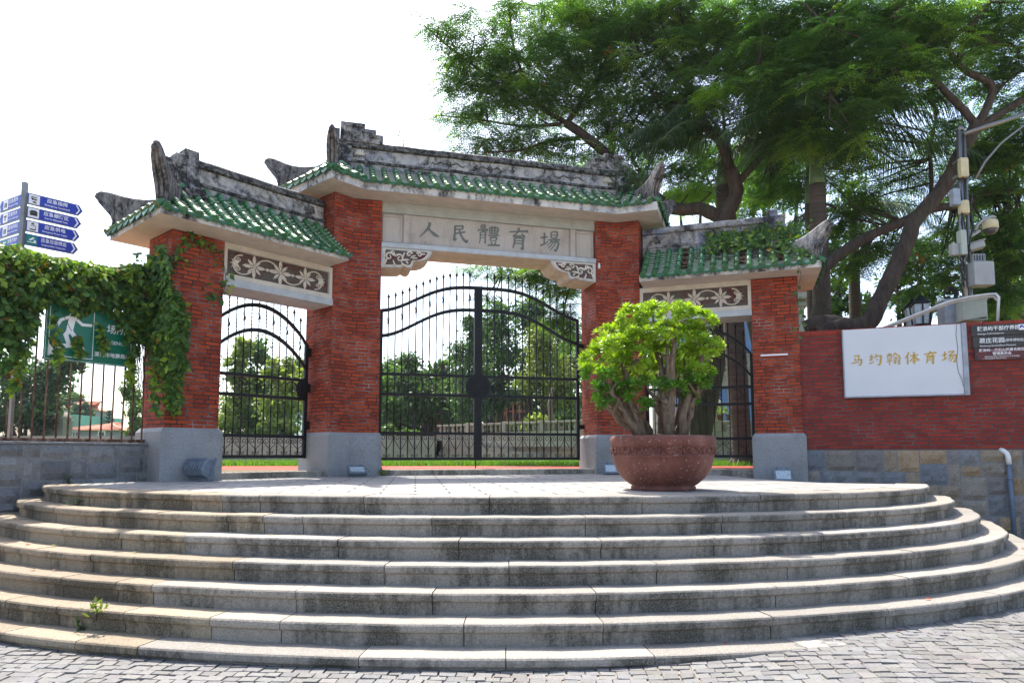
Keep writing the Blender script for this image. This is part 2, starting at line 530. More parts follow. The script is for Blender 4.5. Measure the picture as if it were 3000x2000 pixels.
M['blue'] = plain('blue_sign_film', (0.012, 0.035, 0.36), 0.35, var=0.08, scale=3)
M['signwhite'] = plain('white_sign_film', (0.82, 0.82, 0.82), 0.45, var=0.03)
M['signblack'] = plain('black_sign_film', (0.015, 0.015, 0.018), 0.45, var=0.05)
M['teal'] = plain('teal_sign_film', (0.0, 0.2, 0.16), 0.35, var=0.06, scale=3)
M['emgreen'] = plain('green_sign_film', (0.0, 0.145, 0.085), 0.35, var=0.08, scale=3)
M['darkboard'] = plain('dark_brown_board', (0.032, 0.03, 0.026), 0.5, var=0.25, scale=5)
M['redboard'] = plain('dark_red_board', (0.09, 0.012, 0.012), 0.5, var=0.2, scale=5)
M['lampgrey'] = plain('grey_blue_lamp_paint', (0.15, 0.175, 0.205), 0.5, var=0.2, scale=18)
M['lampglass'] = plain('floodlight_glass', (0.45, 0.52, 0.55), 0.12, var=0.25, scale=25)
M['ivorybox'] = plain('ivory_plastic', (0.55, 0.47, 0.27), 0.5, var=0.1, scale=8)
M['greybox'] = plain('light_grey_cabinet_paint', (0.33, 0.335, 0.32), 0.5, var=0.1, scale=5)
M['palebox'] = plain('pale_green_grey_cabinet_paint', (0.36, 0.4, 0.34), 0.5, var=0.12, scale=5)
M['rubber'] = plain('black_cable_rubber', (0.012, 0.012, 0.012), 0.55)
M['pvc'] = plain('grey_blue_pvc', (0.1, 0.14, 0.2), 0.5, var=0.15, scale=8)
M['pvcwhite'] = plain('white_pvc', (0.72, 0.72, 0.7), 0.5, var=0.08, scale=8)
M['conduit'] = plain('pale_grey_conduit', (0.55, 0.54, 0.5), 0.6, var=0.12, scale=8)

def terracotta():
    m, nt, b = newmat('weathered_terracotta', 0.7, 0.35)
    v = tcoord(nt)
    n1 = noise(nt, v, 3.0, 6, 0.65); n2 = noise(nt, v, 38, 4, 0.7)
    c = ramp(nt, n1, [(0.3, (0.085, 0.028, 0.02, 1)), (0.52, (0.16, 0.056, 0.04, 1)), (0.72, (0.25, 0.11, 0.085, 1))])
    c = mix(nt, lev(nt, n2, 0.61, 0.68), c, (0.45, 0.36, 0.31, 1))
    dr = noise(nt, tcoord(nt, 'Object', (9, 9, 0.8)), 1.0, 5, 0.6)
    c = mix(nt, math_(nt, 'MULTIPLY', lev(nt, dr, 0.52, 0.75), 0.6), c, (0.075, 0.03, 0.025, 1))
    nt.links.new(c, b.inputs['Base Color'])
    bump(nt, b, n2, 0.25, 0.005)
    return m
M['terracotta'] = terracotta()
M['soil'] = plain('potting_soil', (0.05, 0.035, 0.02), 0.98, var=0.5, scale=30, bmp=0.8)

def leaf_mat(name, rough=0.45, trans=0.35, tint=(1.25, 1.35, 0.55), spec=0.4):
    m, nt, b = newmat(name, rough, spec)
    col = colattr(nt)
    nt.links.new(col, b.inputs['Base Color'])
    tr = N(nt, 'ShaderNodeBsdfTranslucent')
    nt.links.new(mix(nt, 1.0, col, tint + (1,), 'MULTIPLY'), tr.inputs['Color'])
    ms = N(nt, 'ShaderNodeMixShader'); ms.inputs[0].default_value = trans
    out = nt.nodes['Material Output']
    nt.links.new(b.outputs[0], ms.inputs[1]); nt.links.new(tr.outputs[0], ms.inputs[2])
    nt.links.new(ms.outputs[0], out.inputs[0])
    return m
M['leaf'] = leaf_mat('leaf', 0.45, 0.42)
M['leaf_gloss'] = leaf_mat('glossy_leaf', 0.3, 0.4, (1.3, 1.35, 0.5))
M['flower'] = leaf_mat('flower', 0.5, 0.3, (1.2, 1.0, 1.0))

def bark(name, a, c2, stretch=(6, 6, 1.2), bmp=0.7):
    m, nt, b = newmat(name, 0.92, 0.2)
    v = tcoord(nt, 'Object', stretch)
    n1 = noise(nt, v, 1.6, 7, 0.7)
    n2 = noise(nt, tcoord(nt), 2.0, 4)
    c = ramp(nt, n1, [(0.3, a + (1,)), (0.7, c2 + (1,))])
    c = mix(nt, math_(nt, 'MULTIPLY', lev(nt, n2, 0.52, 0.72), 0.5), c, (0.06, 0.075, 0.035, 1))
    nt.links.new(c, b.inputs['Base Color'])
    bump(nt, b, n1, bmp, 0.02)
    return m
M['bark'] = bark('flame_tree_bark', (0.03, 0.023, 0.018), (0.095, 0.072, 0.056))
M['bark_pale'] = bark('pale_shrub_bark', (0.07, 0.05, 0.035), (0.26, 0.19, 0.13), (14, 14, 6))
M['bark_palm'] = bark('palm_trunk', (0.045, 0.037, 0.03), (0.115, 0.095, 0.078), (1.2, 1.2, 16), 0.5)
M['crownshaft'] = plain('palm_crownshaft', (0.085, 0.15, 0.05), 0.4, var=0.25, scale=4)
M['rachis'] = plain('frond_stalk', (0.12, 0.16, 0.05), 0.5, var=0.2)
M['twig'] = plain('dry_twig', (0.06, 0.045, 0.033), 0.9, var=0.3, scale=10)
# ---------------------------------------------------------------- stairs, terrace, ground
EL = dict(cx=-0.37, cy=8.8, a=5.32, b=3.08, rot=R(-2.0), t=0.232, r=0.15)
LW0, LW1 = Vector((-4.81, 9.12, 0)), Vector((-5.79, 7.74, 0))     # left wall line at its face
LWD = (LW1 - LW0).normalized()
RWO = Vector((4.80, 11.36, 0)); RWD = Vector((math.cos(R(-19)), math.sin(R(-19)), 0))

def sstep(x):
    x = min(1, max(0, x)); return x * x * (3 - 2 * x)
def zdrop(x, y): return -0.13 * sstep((y - 7.9) / 2.9) * sstep((x - 3.3) / 1.6)
def lw_side(x, y):          # > 0 on the stair side of the left wall
    return LWD.x * (y - LW0.y) - LWD.y * (x - LW0.x)

def ring_path(k):
    """plan points of the nosing of step k with outward normals, left wall to right wall"""
    e = EL; A = e['a'] + k * e['t']; B = e['b'] + k * e['t']
    out = []
    phR = 0.30
    for i in range(400):
        th = -0.1 + (PI - phR + 0.1) * i / 399
        dx = -A * math.cos(th); dy = -B * math.sin(th)
        nx = -math.cos(th) / A; ny = -math.sin(th) / B
        l = math.hypot(nx, ny); nx /= l; ny /= l
        c, s = math.cos(e['rot']), math.sin(e['rot'])
        x = e['cx'] + dx * c - dy * s; y = e['cy'] + dx * s + dy * c
        if lw_side(x, y) < -0.02: continue
        out.append((x, y, nx * c - ny * s, nx * s + ny * c))
    x, y, nx, ny = out[-1]
    tx, ty = -ny, nx
    for i in range(1, 30):
        xx = x + tx * 0.14 * i; yy = y + ty * 0.14 * i
        out.append((xx, yy, nx, ny))
        if yy > RWO.y + (xx - RWO.x) * RWD.y / RWD.x + 0.05: break
    return out

def resample(path, step):
    P = np.array(path); d = np.r_[0, np.cumsum(np.hypot(np.diff(P[:, 0]), np.diff(P[:, 1])))]
    n = max(2, int(d[-1] / step)); s = np.linspace(0, d[-1], n)
    return s, np.stack([np.interp(s, d, P[:, i]) for i in range(4)], 1)

stairs = empty('stone_stairs', (0, 0, 0), kind='structure')
tag(stairs, 'wide curved flight of weathered granite steps up to the gate', 'stairs')
TAN = [(0.32, 0.258, 0.185), (0.345, 0.285, 0.205), (0.295, 0.24, 0.17)]
GRY = [(0.315, 0.285, 0.245), (0.34, 0.31, 0.27), (0.295, 0.27, 0.235), (0.325, 0.29, 0.245)]
NOSE = [(-0.02, 0.0), (-0.008, -0.004), (0.0, -0.014), (0.002, -0.035), (0.0, -0.052), (-0.008, -0.06), (-0.02, -0.0635)]
tan_end = [-2.55, -2.05, -2.65, -2.1, -2.65, -2.05, -2.45]
for k in range(7):
    rp = ring_path(k)
    rnd = random.Random(40 + k)
    s, P = resample(rp, 0.055)
    total = s[-1]
    # joints: short stones on the left, longer to the right
    j = [0.0]
    while j[-1] < total:
        x = np.interp(j[-1], s, P[:, 0])
        j.append(j[-1] + (rnd.uniform(0.55, 0.8) if x < tan_end[k] else rnd.uniform(0.9, 1.35)))
    # a joint exactly where the tan stones end
    st = float(np.interp(tan_end[k], P[:, 0], s))
    j = [q for q in j if abs(q - st) > 0.3] + [st]
    j.sort()
    if j[-1] < total: j.append(total)
    j[-1] = total
    mb = MB()
    z0 = -k * EL['r']
    for a, b in zip(j[:-1], j[1:]):
        if b - a < 0.04: continue
        xm = np.interp((a + b) / 2, s, P[:, 0])
        base = rnd.choice(TAN if xm < tan_end[k] else GRY)
        f = rnd.uniform(0.9, 1.08)
        col = tuple(c * f for c in base)
        g = 0.0035
        n = max(2, int((b - a) / 0.07))
        fr = []
        dz = rnd.uniform(-0.002, 0.002); do = rnd.uniform(-0.003, 0.003)
        for q in np.linspace(a + g, b - g, n + 1):
            x, y, nx, ny = [np.interp(q, s, P[:, i]) for i in range(4)]
            l = math.hypot(nx, ny); nx /= l; ny /= l
            wob = 0.0025 * math.sin(q * 9 + k) + 0.0015 * math.sin(q * 31)
            fr.append(lambda o, z, x=x, y=y, nx=nx, ny=ny, w=wob: (x + nx * (o + do + w), y + ny * (o + do + w), z0 + z + dz + (0.6 * w if z > -0.05 else 0) + zdrop(x, y)))
        rise = 0.15 if k < 6 else 0.075
        ro = 0.0 if k < 6 else 0
        prof = [(-0.34, 0.0)] + NOSE + [(-0.026, -0.068), (-0.028, -rise - 0.03), (-0.34, -rise - 0.03)]
        mb.sweep(prof, fr, 0, col, closed=True, cap=True)
    o = mb.build('step', M['step'], stairs)
    # dark bed behind the joints
o = MB()
for k in range(7):
    s, P = resample(ring_path(k), 0.3)
    fr = [lambda oo, z, x=p[0], y=p[1], nx=p[2], ny=p[3]: (x + nx * oo, y + ny * oo, z - k * 0.15 + zdrop(x, y)) for p in P]
    o.sweep([(-0.33, -0.012), (-0.036, -0.012), (-0.036, -0.3)], fr, 0)
o.build('joint_bed', plain('dark_joint', (0.035, 0.03, 0.025), 0.95, var=0.3, scale=10), stairs)

# terrace paving behind the top step
mb = MB()
s, P = resample(ring_path(0), 0.25)
rows = []
for p in P:
    a = Vector((p[0] - p[2] * 0.337, p[1] - p[3] * 0.337, 0)); b = Vector((a.x * 0.98, 13.4, 0))
    row = []
    for i in range(15):
        t = (i / 14) ** 1.2
        q = a.lerp(b, t); row.append((q.x, q.y, zdrop(q.x, q.y)))
    rows.append(row)
for i in range(len(rows) - 1):
    for q in range(14):
        mb.face([rows[i][q], rows[i + 1][q], rows[i + 1][q + 1], rows[i][q + 1]], smooth=True)
tag(mb.build('terrace_pavement', M['paving'], fix=True), kind='structure')

# ground: one wide sheet, cobbles laid on its near part
def gz(x, y):
    return -0.985 + 0.088 * sstep((x - 0.2) / 2.3)
mb = MB()
xs = [-600, -60, -12] + [-7 + 0.5 * i for i in range(35)] + [14, 60, 600]
ys = [-600, -40, -2, 0, 1, 2, 3, 4, 5, 6, 7, 8, 9, 11, 14]
for i in range(len(xs) - 1):
    for q in range(len(ys) - 1):
        c = [(xs[i], ys[q]), (xs[i + 1], ys[q]), (xs[i + 1], ys[q + 1]), (xs[i], ys[q + 1])]
        mb.face([(x, y, gz(x, y) - 0.005) for x, y in c])
tag(mb.build('ground', M['grout']), kind='structure')
mb = MB()
rnd = random.Random(5)
Vs = []; cs = []
rowh = 0.083
ang = R(-4)
ca, sa = math.cos(ang), math.sin(ang)
for r_ in range(-12, 58):
    y = 2.2 + r_ * rowh
    x = -5.4 + rnd.uniform(0, 0.1)
    while x < 7.5:
        w = rnd.uniform(0.082, 0.118)
        g = rnd.uniform(0.002, 0.0045)
        tilt = rnd.uniform(-0.003, 0.003); tl2 = rnd.uniform(-0.0035, 0.0035)
        h = rnd.uniform(-0.003, 0.004)
        jx = [rnd.uniform(-0.006, 0.006) for _ in range(8)]
        yj = 0.012 * math.sin(x * 1.3 + r_ * 0.4)
        q = [(x + g + jx[0], y + g + jx[1] + yj), (x + w - g + jx[2], y + g + jx[3] + yj), (x + w - g + jx[4], y + rowh - g + jx[5] + yj), (x + g + jx[6], y + rowh - g + jx[7] + yj)]
        cx_ = sum(p[0] for p in q) / 4; cy_ = sum(p[1] for p in q) / 4
        X, Y = cx_ * ca - cy_ * sa, cx_ * sa + cy_ * ca
        if 1.8 < Y < 8:
            v = rnd.uniform(0.15, 0.20)
            col = (v * rnd.uniform(1.0, 1.06), v, v * rnd.uniform(0.92, 1.0))
            def T(p, z, k=1.0):
                px = cx_ + (p[0] - cx_) * k; py = cy_ + (p[1] - cy_) * k
                Xx, Yy = px * ca - py * sa, px * sa + py * ca
                return (Xx, Yy, gz(Xx, Yy) + z + h + tilt * (px - cx_) / 0.07 + tl2 * (py - cy_) / 0.05)
            top = [T(p, 0.006, 0.955) for p in q]; md = [T(p, 0.001, 1.0) for p in q]; bt = [T(p, -0.03, 1.0) for p in q]
            Vs.append(top); cs.append(col)
            for i in range(4):
                j2 = (i + 1) % 4
                Vs.append([md[i], md[j2], top[j2], top[i]]); cs.append(col)
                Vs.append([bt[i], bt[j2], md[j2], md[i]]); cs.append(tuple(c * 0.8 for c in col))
        x += w
tag(fast_faces('cobble_pavement', np.array(Vs), 4, np.array(cs), M['cobble']), kind='structure')

# ---------------------------------------------------------------- rough ashlar walls
def split_rect(u0, z0, u1, z1, rnd, out, lo=0.16, hi=0.55, hz=0.32):
    w, h = u1 - u0, z1 - z0
    if (w > hi and w >= h * 1.1) or (w > lo * 2 and h <= hz and w > hi):
        m = u0 + w * rnd.uniform(0.3, 0.7)
        split_rect(u0, z0, m, z1, rnd, out, lo, hi, hz); split_rect(m, z0, u1, z1, rnd, out, lo, hi, hz)
    elif h > hz:
        m = z0 + h * rnd.uniform(0.35, 0.65)
        split_rect(u0, z0, u1, m, rnd, out, lo, hi, hz); split_rect(u0, m, u1, z1, rnd, out, lo, hi, hz)
    else: out.append((u0, z0, u1, z1))

def ashlar(mb, rects, place, palette, rnd, g=0.009, rough=0.022):
    for u0, z0, u1, z1 in rects:
        f = rnd.uniform(0.85, 1.12); col = tuple(c * f for c in rnd.choice(palette))
        a, b, c, d = u0 + g, z0 + g, u1 - g, z1 - g
        nx = max(2, int((c - a) / 0.06)); nz = max(2, int((d - b) / 0.06))
        gr = []
        tu, tv = rnd.uniform(-1, 1) * rough * 0.6, rnd.uniform(-1, 1) * rough * 0.6
        for i in range(nx + 1):
            row = []
            for q in range(nz + 1):
                edge = i in (0, nx) or q in (0, nz)
                dpt = 0.002 if edge else 0.022 + rnd.uniform(0, rough) + tu * (i / nx - 0.5) + tv * (q / nz - 0.5)
                row.append(place(a + (c - a) * i / nx, b + (d - b) * q / nz, dpt))
            gr.append(row)
        for i in range(nx):
            for q in range(nz):
                mb.face([gr[i][q], gr[i + 1][q], gr[i + 1][q + 1], gr[i][q + 1]], 0, col)
        for rim in ([gr[i][0] for i in range(nx + 1)], [gr[nx][q] for q in range(nz + 1)], [gr[i][nz] for i in range(nx, -1, -1)], [gr[0][q] for q in range(nz, -1, -1)]):
            pass
GREYS = [(0.235, 0.235, 0.235), (0.27, 0.268, 0.262), (0.2, 0.2, 0.205), (0.25, 0.245, 0.235)]
MIXED = [(0.2, 0.215, 0.235), (0.23, 0.235, 0.24), (0.29, 0.255, 0.215), (0.36, 0.265, 0.165), (0.25, 0.23, 0.22), (0.2, 0.21, 0.22), (0.31, 0.25, 0.18)]

# left wall: a grey ashlar parapet that carries the iron fence
wall_l = empty('stone_wall', LW0, math.atan2(LWD.y, LWD.x), 'low wall of rough grey granite blocks under the rusty iron fence', 'wall')
# local x runs from the pillar towards the camera; the face looks to local +y?  (stair side)
rnd = random.Random(3)
rects = []
split_rect(-0.15, -1.1, 5.2, 0.47, rnd, rects, 0.2, 0.5, 0.3)
mb = MB()
fside = 1.0 if lw_side(LW0.x + 1, LW0.y) > 0 else -1.0
nrm_l = Vector((-LWD.y, LWD.x, 0))     # local +y in world
sgn = 1.0 if lw_side(*(LW0 + nrm_l)[:2]) > 0 else -1.0
ashlar(mb, rects, lambda u, z, d: (u, sgn * d, z), GREYS, rnd)
mb.build('block_facing', M['block'], wall_l)
mb = MB()
mb.box((-0.15, -sgn * 0.30 if sgn > 0 else 0, -1.1), (5.2, 0.0 if sgn > 0 else 0.30, 0.465))
mb.build('wall_core', M['mortar'], wall_l)
mb = MB()
mb.box((-0.15, -0.32 if sgn > 0 else -0.02, 0.468), (5.2, 0.02 if sgn > 0 else 0.32, 0.5), bev=0.006, col=(0.25, 0.25, 0.245))
mb.build('coping', M['block'], wall_l)

# right wall: brick over a coloured ashlar foot
wall_r = empty('brick_wall', RWO, R(-19), 'long red brick wall on a foot of mixed coloured stone blocks', 'wall')
mb = MB()
WTOP = 2.40
mb.prism([(0.0, 0), (5.6, 0), (5.6, 0.3), (0.0, 0.3)], 0.42, WTOP - 0.075)
mb.build('brickwork', M['brick_wall'], wall_r)
mb = MB()
rnd = random.Random(9)
u = 0.0
while u < 5.6:           # header course along the top
    w = 0.205
    mb.box((u + 0.004, -0.012 + rnd.uniform(-0.004, 0.004), WTOP - 0.072), (u + w - 0.004, 0.312, WTOP + rnd.uniform(-0.004, 0.004)), 0, col=(0.3 + rnd.uniform(-.06, .06), 0.045, 0.03))
    u += w
cm, cnt, cb = newmat('coping_brick', 0.85, 0.3)
cv = colattr(cnt)
cnt.links.new(mix(cnt, lev(cnt, noise(cnt, tcoord(cnt), 40, 4, 0.7), 0.4, 0.75), cv, mix(cnt, 1.0, cv, gray(0.6), 'MULTIPLY')), cb.inputs['Base Color'])
mb.build('coping', cm, wall_r)
rnd = random.Random(31)
rects = []
split_rect(0.0, -1.15, 5.6, 0.42, rnd, rects, 0.14, 0.46, 0.36)
mb = MB()
ashlar(mb, rects, lambda u, z, d: (u, -0.02 - d, z), MIXED, rnd, 0.009, 0.024)
mb.build('block_facing', M['block'], wall_r)
mb = MB(); mb.box((0.0, -0.02, -1.15), (5.6, 0.3, 0.417)); mb.build('wall_core', M['mortar'], wall_r)

# ---------------------------------------------------------------- the gateway
W, KA, EK, TH = 1.9225, 0.425, 0.40, 0.75
SPL = R(34)
SIDE = {-1: dict(GE=1.80, HG=0.72, KA=0.449, EK=0.39), 1: dict(GE=1.905, HG=0.74, KA=0.402, EK=0.42)}
gate = empty('stadium_gateway', (-0.332, 11.6975, 0), R(15), 'large Chinese style gateway of red brick pillars with green tiled roofs', 'gateway')
ZC, ZS = 4.61, 3.35      # soffit of the middle roof, of the side roofs

def sd(s):
    o = Vector((s * math.cos(SPL), -math.sin(SPL), 0)); n = Vector((-s * math.sin(SPL), -math.cos(SPL), 0))
    q = SIDE[s]
    K = Vector((s * (W + q['KA']), 0, 0)); E_ = K + o * q['EK']; G = E_ + o * q['GE']; H = G + o * q['HG']
    return o, n, K, E_, G, H

def off_poly(pts, d):
    """open polyline shifted by d towards the viewer (left to right order)"""
    out = []
    n = len(pts)
    nr = []
    for i in range(n - 1):
        t = (pts[i + 1] - pts[i]).normalized(); nr.append(Vector((t.y, -t.x, 0)))
    for i in range(n):
        if i == 0: out.append(pts[0] + nr[0] * d)
        elif i == n - 1: out.append(pts[-1] + nr[-1] * d)
        else:
            b = (nr[i - 1] + nr[i]).normalized()
            out.append(pts[i] + b * (d / b.dot(nr[i])))
    return out

def plan(front, f, bk):
    a = off_poly(front, f); b = off_poly(front, -bk)
    return [(p.x, p.y) for p in a] + [(p.x, p.y) for p in reversed(b)]

def grow(front, d, f=None):
    """front polyline lengthened at both ends by d"""
    p = [q.copy() for q in front]
    p[0] = p[0] + (p[0] - p[1]).normalized() * d; p[-1] = p[-1] + (p[-1] - p[-2]).normalized() * d
    return p

fronts = {}
for s in (-1, 1):
    o, n, K, E_, G, H = sd(s)
    main = [E_, K, Vector((s * W, 0, 0))]; side = [H, G]
    if s > 0: main = main[::-1]; side = side[::-1]
    for fr, zt in ((main, ZC), (side, ZS)):
        mb = MB(); mb.prism(plan(fr, 0, TH), 0.66, zt, u0=random.uniform(0, 3))
        pil = mb.build('pillar', M['brick'], gate)
        mb = MB()
        g1 = grow(fr, 0.05); g0 = grow(fr, 0.012)
        zb = -0.16
        p0 = plan(g1, 0.05, TH + 0.05); p1 = plan(g0, 0.012, TH + 0.012)
        nn = len(p0)
        mb.prism(p0, zb, 0.645)
        mb.f.pop(-2); mb.mi.pop(-2); mb.c.pop(-2); mb.uv.pop(-2); mb.sm.pop(-2)
        for i in range(nn):
            j2 = (i + 1) % nn
            mb.face([(*p0[i], 0.645), (*p0[j2], 0.645), (*p1[j2], 0.70), (*p1[i], 0.70)])
        mb.face([(*p, 0.70) for p in p1])
        mb.build('plinth', M['granite'], pil)

GRN = (0.030, 0.150, 0.045)

def roof(pts, zs, fh, z_low, z_top, hipL, hipR, name, Lh=0.46, front=0.44, back=0.44, rnd=None, debris=False):
    """pts: front-face polyline (left to right) already lengthened to the eave ends"""
    rnd = rnd or random.Random(1)
    mid = -TH / 2
    e_f = front + 0.03
    half = e_f - mid
    r0 = mid + 0.13
    slab = MB()
    slab.prism(plan(pts, front, TH + back), zs, zs + fh, mi_bot=1)
    root = slab.build(name, [M['fascia'], M['soffit']], gate)
    root['label'] = None
    del root['label']
    def zz(w): return z_low + (z_top - z_low) * (0.74 * w + 0.26 * w * w)
    # deck
    dk = MB()
    fe = off_poly(pts, front - 0.01); be = off_poly(pts, -TH - back + 0.01)
    rp = off_poly(pts, mid)
    if hipL: rp[0] = rp[0] + (rp[1] - rp[0]).normalized() * Lh
    if hipR: rp[-1] = rp[-1] + (rp[-2] - rp[-1]).normalized() * Lh
    zl = z_low - 0.035
    def lift(p, z): return (p.x, p.y, z)
    for i in range(len(pts) - 1):
        NS = 6
        for q in range(NS):
            w0, w1 = q / NS, (q + 1) / NS
            f = lambda A, B_, w: A.lerp(B_, w)
            for ed in (fe, be):
                a, b = ed[i], ed[i + 1]
                dk.face([lift(f(a, rp[i], w0), zz(w0) - 0.035), lift(f(b, rp[i + 1], w0), zz(w0) - 0.035),
                         lift(f(b, rp[i + 1], w1), zz(w1) - 0.035), lift(f(a, rp[i], w1), zz(w1) - 0.035)])
    for hip, i in ((hipL, 0), (hipR, -1)):
        if hip: dk.face([lift(fe[i], zl), lift(be[i], zl), lift(rp[i], z_top - 0.035)])
        else: dk.face([lift(fe[i], zl), lift(be[i], zl), lift(rp[i], z_top - 0.035)])
    ncl = len(pts)
    eb = [lift(p, zl) for p in fe] + [lift(p, zl) for p in reversed(be)]
    for i in range(len(eb)):
        a, b = eb[i], eb[(i + 1) % len(eb)]
        dk.face([(a[0], a[1], zs + fh - 0.004), (b[0], b[1], zs + fh - 0.004), b, a])
    dk.build('roof_bed', M['ridge_light'], root, fix=True)
    # tiles
    tl = MB()
    pitch = 0.2
    def cover(Pf, lo, hi, seedcol):
        """Pf(off) -> point on the bed; lo > hi (lo at the eave)"""
        n = max(1, int(round((lo - hi) / 0.17)))
        path = []; rad = []
        for i in range(n):
            a = lo + (hi - lo) * i / n; b = lo + (hi - lo) * (i + 1) / n
            path += [Pf(a), Pf(a + (b - a) * 0.93), Pf(a + (b - a) * 0.97)]; rad += [0.052, 0.046, 0.043]
        tl.tube(path, rad, 10, 0, seedcol, cap=False)
        for i in range(1, n):
            a = lo + (hi - lo) * i / n
            tl.tube([Pf(a + 0.004), Pf(a - 0.004)], [0.0535, 0.0525], 10, 1, cap=False)
        d = (Pf(lo) - Pf(lo - 0.05)).normalized()
        p = Pf(lo)
        tl.tube([p - d * 0.01, p + d * 0.016], [0.057, 0.055], 12, 0, seedcol)
        tl.tube([p + d * 0.014, p + d * 0.023], [0.033, 0.027], 10, 0, tuple(c * 0.9 for c in seedcol))
    def tint():
        f = rnd.uniform(0.75, 1.25)
        return (GRN[0] * f * rnd.uniform(0.7, 1.5), GRN[1] * f, GRN[2] * f * rnd.uniform(0.8, 1.3))
    tb = math.tan(SPL / 2)
    for i in range(len(pts) - 1):
        a, b = pts[i], pts[i + 1]
        L = (b - a).length; t = (b - a).normalized(); n = Vector((t.y, -t.x, 0))
        nl = i > 0; nr_ = i < len(pts) - 2
        hl = hipL and i == 0; hr = hipR and i == len(pts) - 2
        cnt = int(round(L / pitch)); pp = L / cnt
        for c in range(-2, cnt + 3):
            for kind in ('cover', 'pan'):
                s_ = (c + (0.35 if kind == 'cover' else 0.85)) * pp
                hi, lo = r0, e_f
                if nl:
                    lo = min(lo, s_ / tb)
                elif s_ < 0.03: continue
                if nr_: lo = min(lo, (L - s_) / tb)
                elif s_ > L - 0.03: continue
                if (nl and s_ < r0 * tb) or (nr_ and s_ > L - r0 * tb): continue
                if hl: hi = max(hi, e_f - (s_ / Lh) * half)
                if hr: hi = max(hi, e_f - ((L - s_) / Lh) * half)
                if lo - hi < 0.06: continue
                def Pf(o, s_=s_, a=a, t=t, n=n): 
                    q = a + t * s_ + n * o
                    return Vector((q.x, q.y, zz(min(1, max(0, (e_f - o) / half))) + 0.012))
                if kind == 'cover':
                    cover(Pf, lo, hi, tint())
                else:
                    dirty = debris and 0.25 < s_ / L < 0.9 and rnd.random() < 0.75
                    m = 11; col = tint(); ww = pp * 0.40
                    for q in range(m):
                        o0 = e_f - (e_f - r0) * q / m; o1 = e_f - (e_f - r0) * (q + 1.25) / m
                        if o0 > lo + 0.02 or o1 < hi - 0.03: continue
                        A_, B_ = [], []
                        for u in (-1, -0.5, 0, 0.5, 1):
                            sag = -0.03 * (1 - u * u)
                            pa = Pf(o0) + t * (u * ww); pb = Pf(max(o1, r0 - 0.02)) + t * (u * ww)
                            A_.append(pa + Vector((0, 0, sag + 0.012))); B_.append(pb + Vector((0, 0, sag - 0.008)))
                        for u in range(4):
                            tl.face([A_[u], A_[u + 1], B_[u + 1], B_[u]], 0, col)
                            tl.face([A_[u] - Vector((0, 0, 0.015)), A_[u + 1] - Vector((0, 0, 0.015)), A_[u + 1], A_[u]], 1)
                        if dirty and q % 2 == 0 and q > 1:
                            pc = Pf(o0)
                            V = [pc + t * rnd.uniform(-ww, ww) * 0.9 + n * rnd.uniform(-0.06, 0.06) + Vector((0, 0, rnd.uniform(0.0, 0.04))) for _ in range(9)]
                            for w in range(7): tl.face([V[w], V[w + 1], V[w + 2]], 2)
                            tl.face([Pf(o0) - t * ww + Vector((0, 0, .012)), Pf(o0) + t * ww + Vector((0, 0, .012)), Pf(o1) + t * ww + Vector((0, 0, .016)), Pf(o1) - t * ww + Vector((0, 0, .016))], 2)
                    if lo >= e_f - 0.01:       # drip tile
                        sh = [(-0.082, 0.0), (-0.078, -0.03), (-0.045, -0.058), (-0.02, -0.07), (0, -0.088), (0.02, -0.07), (0.045, -0.058), (0.078, -0.03), (0.082, 0.0), (0.04, -0.018), (0, -0.024), (-0.04, -0.018)]
                        p = Pf(e_f) + Vector((0, 0, 0.008))
                        tl.extrude(sh, lambda x_, z_, k_: p + t * x_ + Vector((0, 0, z_)) + n * (k_ - z_ * 0.25), -0.004, 0.012, 0, col)
                        sh2 = [(x * 0.62, z * 0.62 - 0.018) for x, z in sh]
                        tl.extrude(sh2, lambda x_, z_, k_: p + t * x_ + Vector((0, 0, z_)) + n * (k_ - z_ * 0.25), 0.011, 0.017, 0, tuple(q * 0.85 for q in col))
    # hip ends
    for hip, i0, i1 in ((hipL, 0, 1), (hipR, -1, -2)):
        if not hip: continue
        a = pts[i0]; out = (pts[i0] - pts[i1]).normalized()
        t = (pts[1] - pts[0]).normalized() if i0 == 0 else (pts[-1] - pts[-2]).normalized()
        n = Vector((t.y, -t.x, 0))
        cnt = 8
        for c in range(cnt + 1):
            for kind in ('cover', 'pan'):
                o = e_f - 0.06 - (2 * half - 0.12) * (c + (0 if kind == 'cover' else 0.5)) / cnt
                run = Lh * (1 - abs(o - mid) / half)
                if kind == 'pan' and c == cnt: continue
                if run < 0.05: run = 0.05
                def Pg(c_, o=o): 
                    q = a + out * (c_) + n * o
                    w = min(1, max(0, -c_ / Lh + 0.06))
                    return Vector((q.x, q.y, zz(w) + 0.012))
                if kind == 'cover': cover(Pg, 0.03, -run, tint())
                else:
                    sh = [(-0.082, 0.0), (-0.078, -0.03), (-0.045, -0.058), (-0.02, -0.07), (0, -0.088), (0.02, -0.07), (0.045, -0.058), (0.078, -0.03), (0.082, 0.0)]
                    p = Pg(0.035); col = tint()
                    tl.extrude(sh, lambda x_, z_, k_: p + n * x_ + Vector((0, 0, z_)) + out * (k_ - z_ * 0.25), -0.004, 0.012, 0, col)
    tl.build('tile_covering', [M['tile'], M['tile_mortar'], M['debris']], root, fix=False)
    return root, rp

